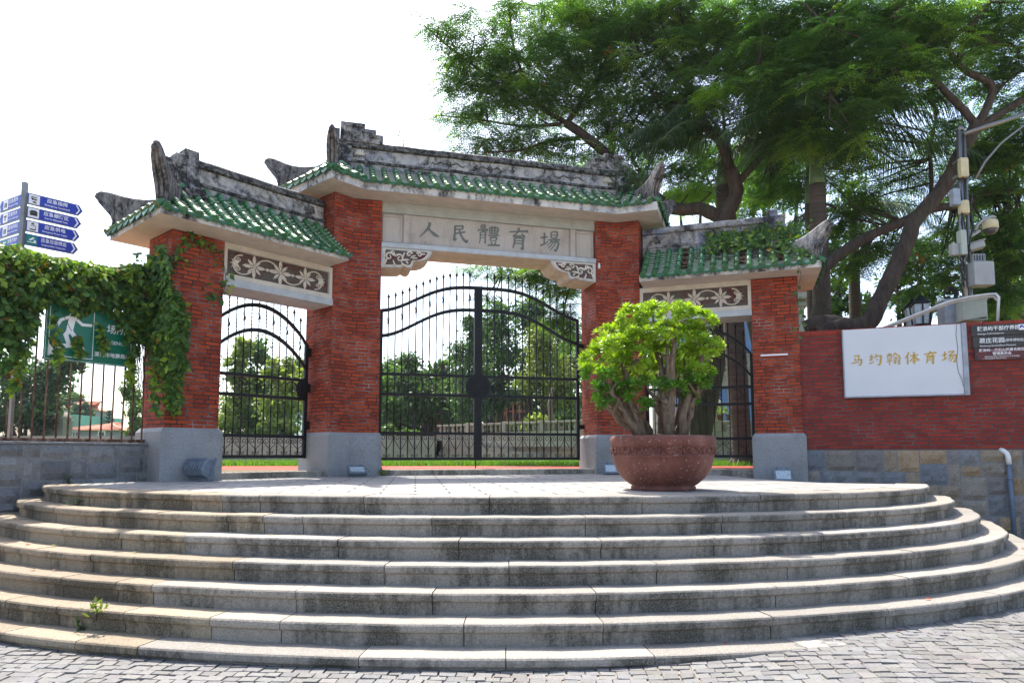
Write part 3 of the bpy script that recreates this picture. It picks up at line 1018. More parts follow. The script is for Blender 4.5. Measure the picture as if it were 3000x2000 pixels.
def horn(root, base, corner, zb, zc, h, th=0.11, mat='horn', curl=1.0):
    """upturned hip ornament that runs from the ridge end to the eave corner"""
    d = Vector((corner.x - base.x, corner.y - base.y, 0)); L = d.length; d.normalize()
    s = Vector((-d.y, d.x, 0))
    dz = zb - zc
    q_ = h - dz
    top = [(0.0, dz + 0.06), (0.2, dz + 0.03), (0.4, dz + 0.02), (0.58, dz + 0.1 * q_), (0.74, dz + 0.25 * q_), (0.87, dz + 0.48 * q_), (0.97, dz + 0.72 * q_), (1.04, dz + 0.9 * q_), (1.09, h)]
    tip = [(1.14, h * 1.03), (1.20, h * 0.99), (1.205, h * 0.92), (1.17, h * 0.86)]
    outer = [(1.11, h * 0.75), (1.03, h * 0.58), (0.96, h * 0.42), (0.925, h * 0.26), (0.93, h * 0.12), (0.97, 0.02)]
    bot = [(0.92, -0.02), (0.6, dz * 0.36 - 0.04), (0.3, dz * 0.66 - 0.04), (0.0, dz - 0.06)]
    poly = [(a * L, b) for a, b in top + tip + outer + bot]
    mb = MB()
    mb.extrude(poly, lambda a, b, t: base + d * a + s * (t * (0.75 + 0.5 * math.sin(PI * min(1, max(0, b / h)) ** 0.85))) + Vector((0, 0, zc + b - base.z)), -th / 2, th / 2)
    # rounded cap strip along the upper edge, carved scroll on the sides
    up = [base + d * (a * L) + Vector((0, 0, zc + b + 0.012 - base.z)) for a, b in top + tip[:2]]
    mb.tube(up, [0.055, 0.055, 0.055, 0.055, 0.052, 0.052, 0.05, 0.046, 0.042, 0.036, 0.028], 8)
    cc = base + d * (1.15 * L) + Vector((0, 0, zc + h * 0.93 - base.z))
    mb.tube([cc - s * (th * 0.42), cc + s * (th * 0.42)], 0.05, 10)
    for sg in (-1, 1):
        pts = []
        for i in range(22):
            a = i / 21 * 2.3 * PI; r = 0.06 * (1 - i / 25)
            pts.append(base + d * (0.80 * L + r * math.cos(a)) + Vector((0, 0, zc + h * 0.3 + r * math.sin(a) - base.z)) + s * (sg * th * 0.48))
        mb.tube(pts, 0.012, 5)
    # leaf ribs on the outward end
    for q in (-0.5, 0, 0.5):
        pts = []
        for w in (0.02, 0.2, 0.4, 0.6, 0.8, 0.95):
            xx = np.interp(w * h, [0.02, h * .12, h * .26, h * .42, h * .58, h * .75, h * .9], [0.97, 0.93, 0.925, 0.96, 1.03, 1.11, 1.18])
            pts.append(base + d * (xx * L + 0.004) + s * (q * th * 1.15 * (0.75 + 0.5 * math.sin(PI * w ** 0.85)) * 0.8) + Vector((0, 0, zc + w * h - base.z)))
        mb.tube(pts, [0.012, 0.026, 0.03, 0.03, 0.022, 0.008], 5)
    return mb.build('hip_ornament', M[mat], root)

def flower(mb, c, ax, az, ay, r, n=8, mi=0, long_=1.25):
    """raised rosette: petals round c in the plane (ax, az), ay points out"""
    for i in range(n):
        a = 2 * PI * i / n
        rr = r * (long_ if i % 2 == 0 else 1.0)
        d = ax * math.cos(a) + az * math.sin(a); s = -ax * math.sin(a) + az * math.cos(a)
        w = rr * 0.155
        P0 = c + d * rr * 0.08; P3 = c + d * rr
        l1 = c + d * rr * 0.45 + s * w; r1 = c + d * rr * 0.45 - s * w
        l2 = c + d * rr * 0.72 + s * w * 0.85; r2 = c + d * rr * 0.72 - s * w * 0.85
        m1 = c + d * rr * 0.45 + ay * 0.022; m2 = c + d * rr * 0.75 + ay * 0.018
        mb.face([P0 + ay * .012, l1, m1], mi); mb.face([P0 + ay * .012, m1, r1], mi)
        mb.face([l1, l2, m2, m1], mi); mb.face([m1, m2, r2, r1], mi)
        mb.face([l2, P3, m2], mi); mb.face([m2, P3, r2], mi)
    mb.tube([c + ay * 0.005, c + ay * 0.03], [0.022, 0.014], 8, mi)

# ---- middle roof
oL, nL, KL, EL_, GL, HL = sd(-1); oR, nR, KR, ER, GR, HR = sd(1)
cp = [KL + oL * 0.76, KL, KR, KR + oR * 0.82]
root, rp = roof(cp, ZC, 0.15, 4.765, 5.36, True, True, 'main_roof', Lh=0.62, rnd=random.Random(21))
X = Vector((1, 0, 0)); Z = Vector((0, 0, 1)); Yb = Vector((0, 1, 0))
mid_y = TH / 2
def ridge_prof(z0, z1):
    h = z1 - z0
    half = [(0.135, 0), (0.135, 0.36), (0.16, 0.37), (0.16, 0.435), (0.115, 0.445), (0.115, 0.78), (0.17, 0.80), (0.175, 0.86), (0.15, 0.88), (0.145, 0.95), (0.10, 1.0)]
    p = [(o, z0 + z * h) for o, z in half]
    return p + [(-o, z) for o, z in reversed(p)]
def ridge_body(mb, prof, fr):
    """swept ridge: mouldings and cap in slot 0, base strip and recessed panel in slot 1"""
    k0 = len(mb.f); mb.sweep(prof, fr, 0, closed=True)
    n = len(prof)
    for i in range(k0, len(mb.f) - 2):
        if (i - k0) % n in (0, 4, n - 6, n - 2): mb.mi[i] = 1
mb = MB()
fr = [lambda o, z, x=x, w=w: (x, mid_y - o, z + w) for x, w in [(-2.64 + 5.28 * i / 24, random.uniform(-0.008, 0.008)) for i in range(25)]]
ridge_body(mb, ridge_prof(5.10, 5.73), fr)
rdg = mb.build('ridge', [M['ridge_dark'], M['ridge_panel']], root)
for fx in (-0.75, 0.0, 1.55):
    mb = MB()
    c = Vector((fx, mid_y - 0.118, 5.485))
    flower(mb, c, X, Z, -Yb, 0.075, 8)
    for sg in (-1, 1):
        pts = [c + X * sg * (0.08 + 0.045 * i) + Z * (0.03 * math.sin(i * 1.3)) - Yb * 0.006 for i in range(6)]
        mb.tube(pts, [0.014, 0.016, 0.014, 0.012, 0.012, 0.006], 5)
    mb.build('flower_relief', M['horn'], root)
for fx in (-2.3, 2.28):
    mb = MB()
    c = Vector((fx, mid_y - 0.118, 5.485))
    for i in range(5):
        a = i * 0.75
        mb.tube([c, c + X * 0.07 * math.cos(a) + Z * 0.07 * math.sin(a) - Yb * 0.02, c + X * 0.09 * math.cos(a + .5) + Z * 0.085 * math.sin(a + .5)], [0.02, 0.02, 0.008], 6)
    mb.build('leaf_relief', M['relief'], root)
for s in (-1, 1):
    x0, x1, x2, x3 = 2.64 * s, 2.22 * s, 2.03 * s, 1.91 * s
    poly = [(x0, 5.62), (x3, 5.62), (x3, 5.855), (x2, 5.855), (x2, 5.94), (x1, 5.94), (x1, 6.03), (x0 * 0.995, 6.03)]
    mb = MB()
    mb.extrude(poly, lambda a, b, t: (a, mid_y + t, b), -0.15, 0.15)
    # raised fret border on the front
    inn = [(x0 * .97, 5.70), (x3 + s * 0.04, 5.70), (x3 + s * 0.04, 5.80), (x2 + s * .04, 5.80), (x2 + s * .04, 5.885), (x1 + s * .04, 5.885), (x1 + s * .04, 5.975), (x0 * .97, 5.975), (x0 * .97, 5.70)]
    for a, b in zip(inn[:-1], inn[1:]):
        lo = (min(a[0], b[0]) - 0.016, mid_y - 0.172, min(a[1], b[1]) - 0.016); hi = (max(a[0], b[0]) + 0.016, mid_y - 0.148, max(a[1], b[1]) + 0.016)
        mb.box(lo, hi)
    for a, b in (((x0 * .93, 5.83), (x1 + s * .1, 5.83)), ((x1 + s * .06, 5.76), (x1 + s * .06, 5.9)), ((x0 * .9, 5.78), (x0 * .9, 5.9))):
        mb.box((min(a[0], b[0]) - 0.02, mid_y - 0.17, min(a[1], b[1]) - 0.02), (max(a[0], b[0]) + 0.02, mid_y - 0.148, max(a[1], b[1]) + 0.02))
    # pier under the block, outer wedge
    mb.box((min(x0, x0 - s * 0.2), mid_y - 0.19, 5.14), (max(x0, x0 - s * 0.2), mid_y + 0.19, 5.60), bev=0.01)
    mb.box((min(x0 + s * .08, x0 - s * 0.26), mid_y - 0.24, 5.06), (max(x0 + s * .08, x0 - s * 0.26), mid_y + 0.24, 5.2), bev=0.015)
    mb.box((min(x0, x0 + s * .10), mid_y - 0.12, 5.2), (max(x0, x0 + s * .10), mid_y + 0.12, 5.92), bev=0.01)
    mb.build('ridge_end_block', M['ridge'], root)
fe = off_poly(cp, 0.44); be = off_poly(cp, -TH - 0.44)
for b_, i, hh in ((rp[0], 0, 0.53), (rp[-1], -1, 0.56)):
    bb = Vector((b_.x, b_.y, 0))
    horn(root, bb, fe[i], 5.14, 4.80, hh)
    horn(root, bb, be[i], 5.14, 4.80, 0.54)

# ---- lintel with the inscription
mb = MB()
mb.box((-W, 0.09, 3.90), (W, 0.66, 4.61))
lin = mb.build('lintel', M['panelstone'], gate)
mb = MB(); mb.box((-W, 0.03, 4.43), (W, 0.0895, 4.607)); mb.build('beam', M['greenish'], lin)
mb = MB(); mb.box((-W, -0.02, 3.815), (W, 0.66, 3.8985), bev=0.006); ml = mb.build('moulding', M['bluegrey'], lin)
mb = MB(); mb.box((-W, 0.0, 3.808), (W, 0.655, 3.8145)); mb.build('soffit_panel', M['soffit'], lin)
for x in (-1.505, 1.505):
    mb = MB(); mb.box((x - 0.05, 0.05, 3.9), (x + 0.05, 0.0895, 4.428), bev=0.004)
    mb.build('pilaster', M['panelstone'], lin)
for x0, x1 in ((-1.905, -1.575), (1.575, 1.905)):
    mb = MB()
    for a in ((x0, 0.07, 3.93, x1, 3.96), (x0, 0.07, 4.37, x1, 4.40), (x0, 0.07, 3.9605, x0 + .03, 4.3695), (x1 - .03, 0.07, 3.9605, x1, 4.3695)):
        mb.box((a[0], a[1], a[2]), (a[3], 0.0895, a[4]), bev=0.003)
    mb.build('panel_frame', M['panelstone'], lin)
# ---------------------------------------------------------------- lettering
def text(mb, body, size, fn, mi=0, align='CENTER', ext=0.0, spacing=1.0, bold=0.0, xs=1.0):
    """lays lettering on a surface, fn(right, up, out) -> point"""
    cu = bpy.data.curves.new('lettering', 'FONT')
    cu.body = body; cu.size = size; cu.align_x = align; cu.align_y = 'CENTER'
    cu.extrude = ext; cu.space_character = spacing; cu.offset = bold
    cu.resolution_u = 3
    ob = bpy.data.objects.new('lettering', cu); COL.objects.link(ob)
    dg = bpy.context.evaluated_depsgraph_get()
    me = bpy.data.meshes.new_from_object(ob.evaluated_get(dg))
    V = [fn(v.co.x * xs, v.co.y, v.co.z + ext) for v in me.vertices]
    mb.faces(V, [tuple(p.vertices) for p in me.polygons], mi)
    bpy.data.objects.remove(ob); bpy.data.curves.remove(cu); bpy.data.meshes.remove(me)

def brush(mb, strokes, fn, size, out=0.004, mi=0, fat=1.0, slant=0.0):
    """brush-written character from centre lines: strokes of [(x, y, w), ...] in a 0..100 box"""
    for st in strokes:
        pts = [Vector((x, y)) for x, y, w in st]; ws = [w for x, y, w in st]
        P = []; Wd = []
        for i in range(len(pts) - 1):               # Catmull-Rom through the points
            p0 = pts[max(i - 1, 0)]; p1 = pts[i]; p2 = pts[i + 1]; p3 = pts[min(i + 2, len(pts) - 1)]
            m = 7
            for k in range(m + (1 if i == len(pts) - 2 else 0)):
                t = k / m
                q = 0.5 * ((2 * p1) + (p2 - p0) * t + (2 * p0 - 5 * p1 + 4 * p2 - p3) * t * t + (3 * p1 - p0 - 3 * p2 + p3) * t ** 3)
                P.append(q); Wd.append(ws[i] + (ws[i + 1] - ws[i]) * t)
        L, Rr = [], []
        for i, p in enumerate(P):
            t = (P[min(i + 1, len(P) - 1)] - P[max(i - 1, 0)])
            t = t.normalized() if t.length > 1e-6 else Vector((1, 0))
            n = Vector((-t.y, t.x)) * (Wd[i] * 0.5 * fat)
            L.append(p + n); Rr.append(p - n)
        def F(p):
            x = (p.x - 50) / 100 * size; y = (p.y - 50) / 100 * size
            return fn(x + slant * y, y, out)
        for i in range(len(P) - 1):
            mb.face([F(L[i]), F(Rr[i]), F(Rr[i + 1]), F(L[i + 1])], mi)

def S(*a):
    """stroke from flat numbers x, y, w, ..."""
    return [tuple(a[i:i + 3]) for i in range(0, len(a), 3)]
CH = {
 'ren': [S(55, 92, 12, 50, 70, 9, 32, 44, 7, 6, 18, 3), S(47, 66, 5, 62, 48, 8, 80, 34, 13, 100, 26, 3)],
 'min': [S(28, 84, 7, 60, 88, 5, 70, 89, 8), S(69, 89, 7, 66, 76, 6, 64, 70, 4), S(30, 68, 5, 52, 71, 5, 65, 72, 4), S(29, 86, 7, 28, 50, 7, 24, 14, 9), S(24, 12, 8, 38, 24, 3), S(30, 48, 6, 55, 54, 5, 80, 60, 7), S(50, 70, 5, 56, 48, 7, 70, 24, 9, 88, 8, 10), S(88, 8, 8, 92, 24, 2)],
 'ti': [S(14, 94, 5, 32, 96, 6, 30, 80, 4), S(15, 94, 5, 14, 80, 4), S(14, 86, 3, 30, 88, 3), S(22, 86, 3, 22, 76, 4), S(4, 76, 4, 22, 74, 5, 42, 78, 6, 38, 68, 3), S(4, 76, 5, 2, 66, 3), S(12, 64, 5, 10, 30, 4, 6, 14, 3), S(12, 64, 4, 33, 66, 6, 33, 40, 5, 33, 18, 6, 28, 20, 2), S(12, 52, 3, 31, 53, 3), S(11, 40, 3, 31, 41, 3),
        S(52, 86, 4, 54, 62, 4), S(52, 86, 4, 90, 88, 6, 86, 62, 4), S(64, 96, 5, 64, 62, 4), S(77, 97, 5, 76, 62, 4), S(53, 75, 3, 87, 76, 3), S(53, 62, 4, 87, 63, 4), S(46, 52, 4, 72, 54, 5, 96, 56, 5), S(56, 44, 5, 58, 28, 4), S(56, 44, 4, 84, 45, 6, 80, 29, 4), S(58, 30, 3, 80, 31, 3), S(60, 24, 5, 64, 14, 4), S(82, 26, 5, 76, 14, 4), S(44, 8, 5, 70, 10, 6, 100, 11, 7)],
 'yu': [S(48, 98, 8, 56, 88, 7), S(8, 76, 5, 48, 82, 6, 96, 86, 9), S(48, 80, 5, 38, 68, 5, 26, 58, 5, 50, 61, 5, 70, 64, 4), S(64, 74, 4, 72, 66, 7, 80, 56, 8), S(32, 50, 6, 31, 28, 6, 24, 4, 4), S(32, 50, 5, 70, 53, 8, 70, 28, 7, 69, 4, 9, 60, 8, 3), S(33, 38, 4, 68, 40, 4), S(33, 26, 4, 68, 28, 4)],
 'chang_old': [S(4, 62, 5, 22, 66, 6, 40, 70, 5), S(24, 88, 7, 23, 60, 6, 22, 34, 5), S(4, 26, 7, 22, 34, 6, 42, 48, 3), S(56, 92, 5, 56, 64, 5), S(56, 92, 4, 86, 95, 7, 82, 65, 5), S(57, 79, 4, 83, 81, 4), S(57, 65, 4, 82, 67, 4), S(40, 54, 4, 70, 58, 6, 100, 60, 6), S(60, 54, 5, 50, 40, 4, 36, 28, 3), S(56, 46, 4, 90, 49, 7, 88, 26, 7, 78, 6, 8, 70, 14, 2), S(66, 46, 4, 56, 30, 4, 40, 14, 3), S(78, 46, 4, 68, 26, 4, 50, 6, 3)],
 'ma': [S(24, 88, 6, 50, 90, 6, 66, 91, 8), S(64, 91, 8, 60, 74, 7, 57, 58, 5), S(34, 72, 7, 32, 60, 6, 28, 48, 5), S(28, 50, 5, 60, 54, 6, 82, 57, 8), S(81, 57, 9, 80, 38, 8, 74, 18, 9, 64, 6, 6, 56, 12, 2), S(2, 26, 6, 30, 30, 7, 62, 35, 5)],
 'yue': [S(30, 94, 6, 22, 80, 5, 12, 68, 6), S(12, 68, 5, 30, 72, 5), S(38, 78, 5, 26, 60, 5, 12, 46, 5, 36, 52, 4), S(6, 18, 6, 24, 26, 6, 42, 36, 3), S(62, 94, 7, 56, 76, 6, 46, 60, 4), S(58, 76, 5, 80, 78, 6, 94, 80, 8), S(92, 80, 9, 90, 54, 8, 86, 28, 9, 78, 8, 8, 66, 16, 2), S(60, 54, 7, 68, 46, 8)],
 'han': [S(6, 82, 4, 26, 85, 5, 42, 87, 5), S(25, 97, 6, 24, 76, 5), S(12, 74, 5, 12, 46, 4), S(12, 74, 4, 38, 77, 6, 36, 48, 4), S(13, 61, 3, 36, 63, 3), S(12, 47, 4, 36, 49, 4), S(2, 30, 5, 24, 34, 6, 46, 39, 5), S(24, 48, 5, 24, 26, 5, 23, 2, 6), S(68, 98, 7, 58, 84, 6, 46, 72, 3), S(68, 92, 5, 80, 80, 7, 98, 72, 6), S(50, 58, 4, 70, 61, 6, 67, 36, 5, 62, 14, 6, 56, 20, 2), S(54, 46, 5, 60, 40, 5), S(50, 22, 5, 66, 36, 3), S(74, 58, 4, 96, 62, 6, 94, 36, 6, 90, 8, 7, 82, 15, 2), S(78, 46, 5, 85, 40, 5), S(74, 20, 5, 92, 36, 3)],
 'ti_new': [S(34, 96, 8, 24, 74, 7, 6, 50, 4), S(24, 70, 7, 24, 40, 6, 23, 4, 8), S(40, 68, 5, 68, 72, 6, 96, 75, 7), S(68, 98, 8, 68, 60, 7, 67, 4, 8), S(66, 70, 5, 54, 44, 6, 36, 24, 4), S(69, 70, 5, 84, 46, 8, 104, 32, 9), S(54, 26, 5, 68, 28, 5, 84, 30, 5)],
 'chang': [S(4, 62, 5, 22, 66, 6, 42, 70, 5), S(25, 90, 7, 24, 60, 6, 22, 32, 5), S(4, 24, 7, 22, 32, 6, 44, 48, 3), S(48, 86, 5, 70, 89, 6, 84, 90, 7, 68, 72, 5, 50, 58, 5), S(50, 58, 5, 72, 60, 5, 96, 62, 8, 93, 36, 8, 86, 8, 9, 76, 15, 2), S(66, 60, 5, 58, 40, 5, 42, 22, 3), S(80, 60, 5, 72, 34, 5, 52, 8, 3)],
}

LET = (('ren', -1.12, 0.36), ('min', -0.587, 0.36), ('ti', -0.055, 0.40), ('yu', 0.485, 0.40), ('chang_old', 1.075, 0.39))
for nm, x, sz in LET:
    mb = MB()
    brush(mb, CH[nm], lambda a, b, t: (x + a, 0.0885 - t, 4.185 + b), sz, 0.004, fat=1.4)
    mb.build('inscription_character', M['letter'], lin)

# ---- carved brackets under the lintel
def spiral(c, ax, az, r, turns, a0, sg, n=26, r1=0.15):
    out = []
    for i in range(n):
        k = i / (n - 1); a = a0 + sg * turns * 2 * PI * k; rr = r * (1 - (1 - r1) * k)
        out.append(c + ax * rr * math.cos(a) + az * rr * math.sin(a))
    return out
for s in (-1, 1):
    prof = [(0, 0), (0.86, 0), (0.845, -0.05), (0.80, -0.115), (0.73, -0.165), (0.64, -0.195), (0.56, -0.20), (0.53, -0.23), (0.525, -0.275), (0.50, -0.305), (0.455, -0.32), (0.40, -0.305), (0.375, -0.285), (0.345, -0.31), (0.30, -0.325), (0, -0.34)]
    px = lambda a: s * (W - a)
    mb = MB()
    mb.extrude(prof, lambda a, b, t: (px(a), t, 3.806 + b), 0.012, 0.62)
    br_ = mb.build('bracket', M['soffit'], gate)
    cx_, cz_ = 0.36, -0.14
    def inset(k): return [(cx_ + (a - cx_) * k, cz_ + (b - cz_) * (k - (1 - k) * 0.3)) for a, b in prof]
    mb = MB()
    mb.extrude(prof, lambda a, b, t: (px(a), t, 3.806 + b), 0.0, 0.0115)
    mb.build('edge_strip', M['bluegrey'], br_)
    mb = MB()
    mb.extrude(inset(0.93), lambda a, b, t: (px(a), t, 3.806 + b), -0.012, -0.0005)
    mb.build('border', M['cream'], br_)
    mb = MB()
    mb.extrude(inset(0.82), lambda a, b, t: (px(a), t, 3.806 + b), -0.0145, -0.0125)
    mb.build('ground_panel', M['maroon'], br_)
    mb = MB()
    ax = X * (-s); C = lambda a, b: Vector((px(a), -0.02, 3.806 + b))
    for c, r, tn, a0, sg in (((0.13, -0.15), 0.075, 1.2, 0.3, 1), ((0.30, -0.17), 0.07, 1.3, 2.6, -1), ((0.46, -0.09), 0.05, 1.1, 0.2, 1), ((0.63, -0.085), 0.045, 1.2, 2.8, -1)):
        mb.tube(spiral(C(*c), ax, Z, r, tn, a0, sg), [0.019 - 0.011 * i / 25 for i in range(26)], 6)
    for a, b, ang, L in ((0.08, -0.24, 1.2, 0.14), (0.17, -0.08, 0.9, 0.09), (0.22, -0.26, 2.0, 0.13), (0.22, -0.1, 1.9, 0.1), (0.38, -0.1, 1.2, 0.08), (0.40, -0.2, 0.2, 0.14), (0.42, -0.24, -0.9, 0.06), (0.36, -0.26, 2.3, 0.1), (0.53, -0.13, 0.5, 0.11), (0.56, -0.16, 0.1, 0.1), (0.7, -0.08, 0.2, 0.08), (0.05, -0.12, 1.4, 0.1)):
        p = C(a, b); d = ax * math.cos(ang) + Z * math.sin(ang); q = ax * -math.sin(ang) + Z * math.cos(ang)
        mb.tube([p - d * L * .5, p - d * L * .2 + q * .012, p + d * L * .2 + q * .01, p + d * L * .5], [0.008, 0.017, 0.014, 0.004], 6)
    mb.build('scroll_relief', M['relief'], br_)

# ---- side roofs and friezes
for s in (-1, 1):
    o, n, K, E_, G, H = sd(s)
    GE = SIDE[s]['GE']; HG = SIDE[s]['HG']
    outer = GE + HG + (0.36 if s < 0 else 0.34)
    inner = 0.065
    P = lambda t, f=0.0: E_ + o * t + n * f
    front = [P(outer), P(inner)] if s < 0 else [P(inner), P(outer)]
    root, rp = roof(front, ZS, 0.115, 3.44, 4.20, s < 0, s > 0, 'side_roof', Lh=0.72, front=0.50 if s < 0 else 0.46, rnd=random.Random(5 + s), debris=s > 0)
    rm = M['ridge'] if s < 0 else M['ridge_light']
    t_end = outer - 0.50
    mb = MB()
    def F(t):
        w = random.uniform(-0.006, 0.006)
        def f(o_, z): 
            q = P(t, -TH / 2 + o_); return (q.x, q.y, z + w)
        return f
    fr = [F(0.04 + (t_end - 0.30) * i / 12) for i in range(13)]
    ridge_body(mb, ridge_prof(3.9, 4.52), fr)
    rdg = mb.build('ridge', [M['ridge_dark'], M['ridge_panel']] if s < 0 else [M['ridge_light'], M['ridge_light']], root)
    for tt in ((0.3, 1.9) if s > 0 else (0.3,)):
        mb = MB()
        q = P(tt, -TH / 2 + 0.118); c = Vector((q.x, q.y, 4.28))
        for i in range(6):
            a = i * 1.05
            mb.tube([c, c + o * 0.06 * math.cos(a) + Z * 0.06 * math.sin(a) + n * 0.02, c + o * 0.1 * math.cos(a + .4) + Z * 0.08 * math.sin(a + .4)], [0.02, 0.024, 0.008], 6)
        mb.build('leaf_relief', M['horn'], root)
    def slab(mb, t0, t1, k, ztop):
        pr = [(0.42 * k, 3.86), (0.42 * k, 3.97), (0.30 * k, 4.0), (0.24 * k, 4.08), (0.19 * k, 4.2), (0.165, 4.36), (0.16, ztop), (0.10, ztop + 0.03)]
        pr = pr + [(-a, z) for a, z in reversed(pr)]
        mb.sweep(pr, [F2(t0), F2(t1)], 0, closed=True)
    def F2(t):
        def f(o_, z):
            q = P(t, -TH / 2 + o_); return (q.x, q.y, z)
        return f
    mb = MB()
    slab(mb, t_end - 0.27, t_end - 0.10, 1.0, 4.60); slab(mb, t_end - 0.095, t_end + 0.02, 0.8, 4.5)
    pr = [(0.36, 3.7), (0.36, 3.93), (-0.36, 3.93), (-0.36, 3.7)]
    mb.sweep(pr, [F2(t_end - 0.33), F2(t_end + 0.04)], 0, closed=True)
    if s < 0:
        pr = [(0.12, 3.93), (0.12, 4.42), (-0.12, 4.42), (-0.12, 3.93)]
        mb.sweep(pr, [F2(t_end + 0.021), F2(t_end + 0.16)], 0, closed=True)
    mb.build('ridge_end_block', rm, root)
    fi = 0 if s < 0 else -1
    fe = off_poly(front, 0.46); be = off_poly(front, -TH - 0.44)
    bb = Vector((rp[fi].x, rp[fi].y, 0))
    horn(root, bb, fe[fi], 3.86, 3.50, 0.66 if s < 0 else 0.52, mat='horn' if s < 0 else 'ridge_light')
    horn(root, bb, be[fi], 3.86, 3.50, 0.5, mat='horn')
    # frieze panel over the side gate: local frame a along the opening, z, depth d behind the face
    a0, a1 = 0.0, GE
    Q = lambda a, d, z: Vector((*(P(a, -d))[:2], z))
    def fbox(mb, a_0, a_1, d0, d1, z0, z1, mi=0):
        V = [Q(a_0, d0, z0), Q(a_1, d0, z0), Q(a_1, d1, z0), Q(a_0, d1, z0), Q(a_0, d0, z1), Q(a_1, d0, z1), Q(a_1, d1, z1), Q(a_0, d1, z1)]
        mb.faces(V, [(3, 2, 1, 0), (4, 5, 6, 7), (0, 1, 5, 4), (1, 2, 6, 5), (2, 3, 7, 6), (3, 0, 4, 7)], mi)
    mb = MB(); fbox(mb, a0, a1, 0.07, 0.60, 2.83, 3.348)
    fz = mb.build('frieze', M['maroon'], gate)
    mb = MB()
    for z0, z1 in ((2.83, 2.905), (3.262, 3.347)): fbox(mb, a0, a1, 0.02, 0.0695, z0, z1)
    for b0, b1 in ((a0, a0 + 0.055), (a1 - 0.055, a1)): fbox(mb, b0, b1, 0.02, 0.0695, 2.9055, 3.2615)
    mb.build('frame', M['cream'], fz)
    mb = MB(); fbox(mb, a0, a1, -0.005, 0.60, 2.725, 2.829); mb.build('moulding', M['bluegrey'], fz)
    mb = MB()
    zc = 3.083; ac = (a0 + a1) / 2; hl = 0.235 * GE
    C = lambda a, z, dd=0.0: Q(a, 0.062 - dd, z)
    for sg in (1, -1):
        pts = []
        for i in range(61):
            u = -2.0 + 4.0 * i / 60
            pts.append(C(ac + u * hl * 0.97, zc + sg * 0.142 * math.copysign(abs(math.sin(u * PI)) ** 0.62, math.sin(u * PI))))
        if sg == 1: mb.tube(pts[8:53], 0.0115, 6)
    for e_ in (-1, 1):
        c = C(ac + e_ * hl * 1.48, zc + (0.0))
        arc = [C(ac + e_ * (hl * 1.42 + 0.14 * math.cos(a)), zc + 0.14 * math.sin(a)) for a in [PI * 0.5 - PI * i / 16 for i in range(17)]]
        mb.tube(arc, 0.0115, 6)
        lf = C(ac + e_ * hl * 1.62, zc)
        for a in (-1.9, -1.2, -0.6, 0, 0.6, 1.2, 1.9):
            d = (o * e_) * math.cos(a) + Z * math.sin(a)
            L = 0.1 if abs(a) < 1 else 0.07
            mb.tube([lf, lf + d * L * .5 + n * 0.012, lf + d * L], [0.012, 0.02, 0.004], 6)
        mb.tube(spiral(lf - o * e_ * 0.03 + Z * 0.06, o * e_, Z, 0.035, 1.1, 0, 1, 14), 0.008, 5)
        mb.tube(spiral(lf - o * e_ * 0.03 - Z * 0.06, o * e_, Z, 0.035, 1.1, 0, -1, 14), 0.008, 5)
    for u in (-1, 0, 1):
        flower(mb, C(ac + u * hl, zc, 0.008), o, Z, n, 0.148 if u else 0.162, 8)
    for u in (-0.5, 0.5):
        p = C(ac + u * hl, zc); mb.tube([p, p + n * 0.02], [0.026, 0.018], 8)
    mb.build('scroll_relief', M['relief'], fz)

# curbs under the gates
for key in ('mid', -1, 1):
    cb_ = MB(); rnd = random.Random(77 + (0 if key == 'mid' else key))
    if key == 'mid':
        org, d, nb, L = Vector((-W - 0.06, 0, 0)), X, Yb, 2 * W + 0.42
        a = -0.0
    else:
        o, n, K, E_, G, H = sd(key)
        org, d, nb, L = E_ + o * 0.02, o, -n, SIDE[key]['GE'] - 0.04
    zb = -0.2
    segs = [0]
    while segs[-1] < L: segs.append(segs[-1] + rnd.uniform(0.7, 1.3))
    segs[-1] = L
    for q0, q1 in zip(segs[:-1], segs[1:]):
        if q1 - q0 < 0.05: continue
        f = rnd.uniform(0.85, 1.1); col = tuple(c * f for c in (0.43, 0.38, 0.31))
        Mx = Matrix((( d.x, nb.x, 0, org.x), (d.y, nb.y, 0, org.y), (0, 0, 1, 0), (0, 0, 0, 1)))
        cb_.box((q0 + 0.003, 0.055, zb), (q1 - 0.003, 0.45, 0.095), 0, col, Mx, 0.01)
    cb_.build('threshold_curb', M['step'], gate)
# small white insulator and wall lamp bracket on the brickwork
mb = MB(); mb.tube([(W + 0.06, -0.02, 3.80), (W + 0.06, -0.02, 3.72)], [0.018, 0.026], 8); mb.tube([(W + 0.06, 0.0, 3.82), (W + 0.06, -0.03, 3.80)], 0.012, 6)
mb.build('insulator', M['signwhite'], gate)
# ---------------------------------------------------------------- iron gates
def bar(mb, p, q, w, d, ay):
    """rectangular iron from p to q; w across in the gate plane, d along ay"""
    t = (q - p).normalized(); s = t.cross(ay).normalized()
    V = []
    for c in (p, q):
        V += [c + s * w / 2 + ay * d / 2, c - s * w / 2 + ay * d / 2, c - s * w / 2 - ay * d / 2, c + s * w / 2 - ay * d / 2]
    mb.faces(V, [(3, 2, 1, 0), (4, 5, 6, 7), (0, 1, 5, 4), (1, 2, 6, 5), (2, 3, 7, 6), (3, 0, 4, 7)])

def V3(x, y, z): return Vector((x, y, z))

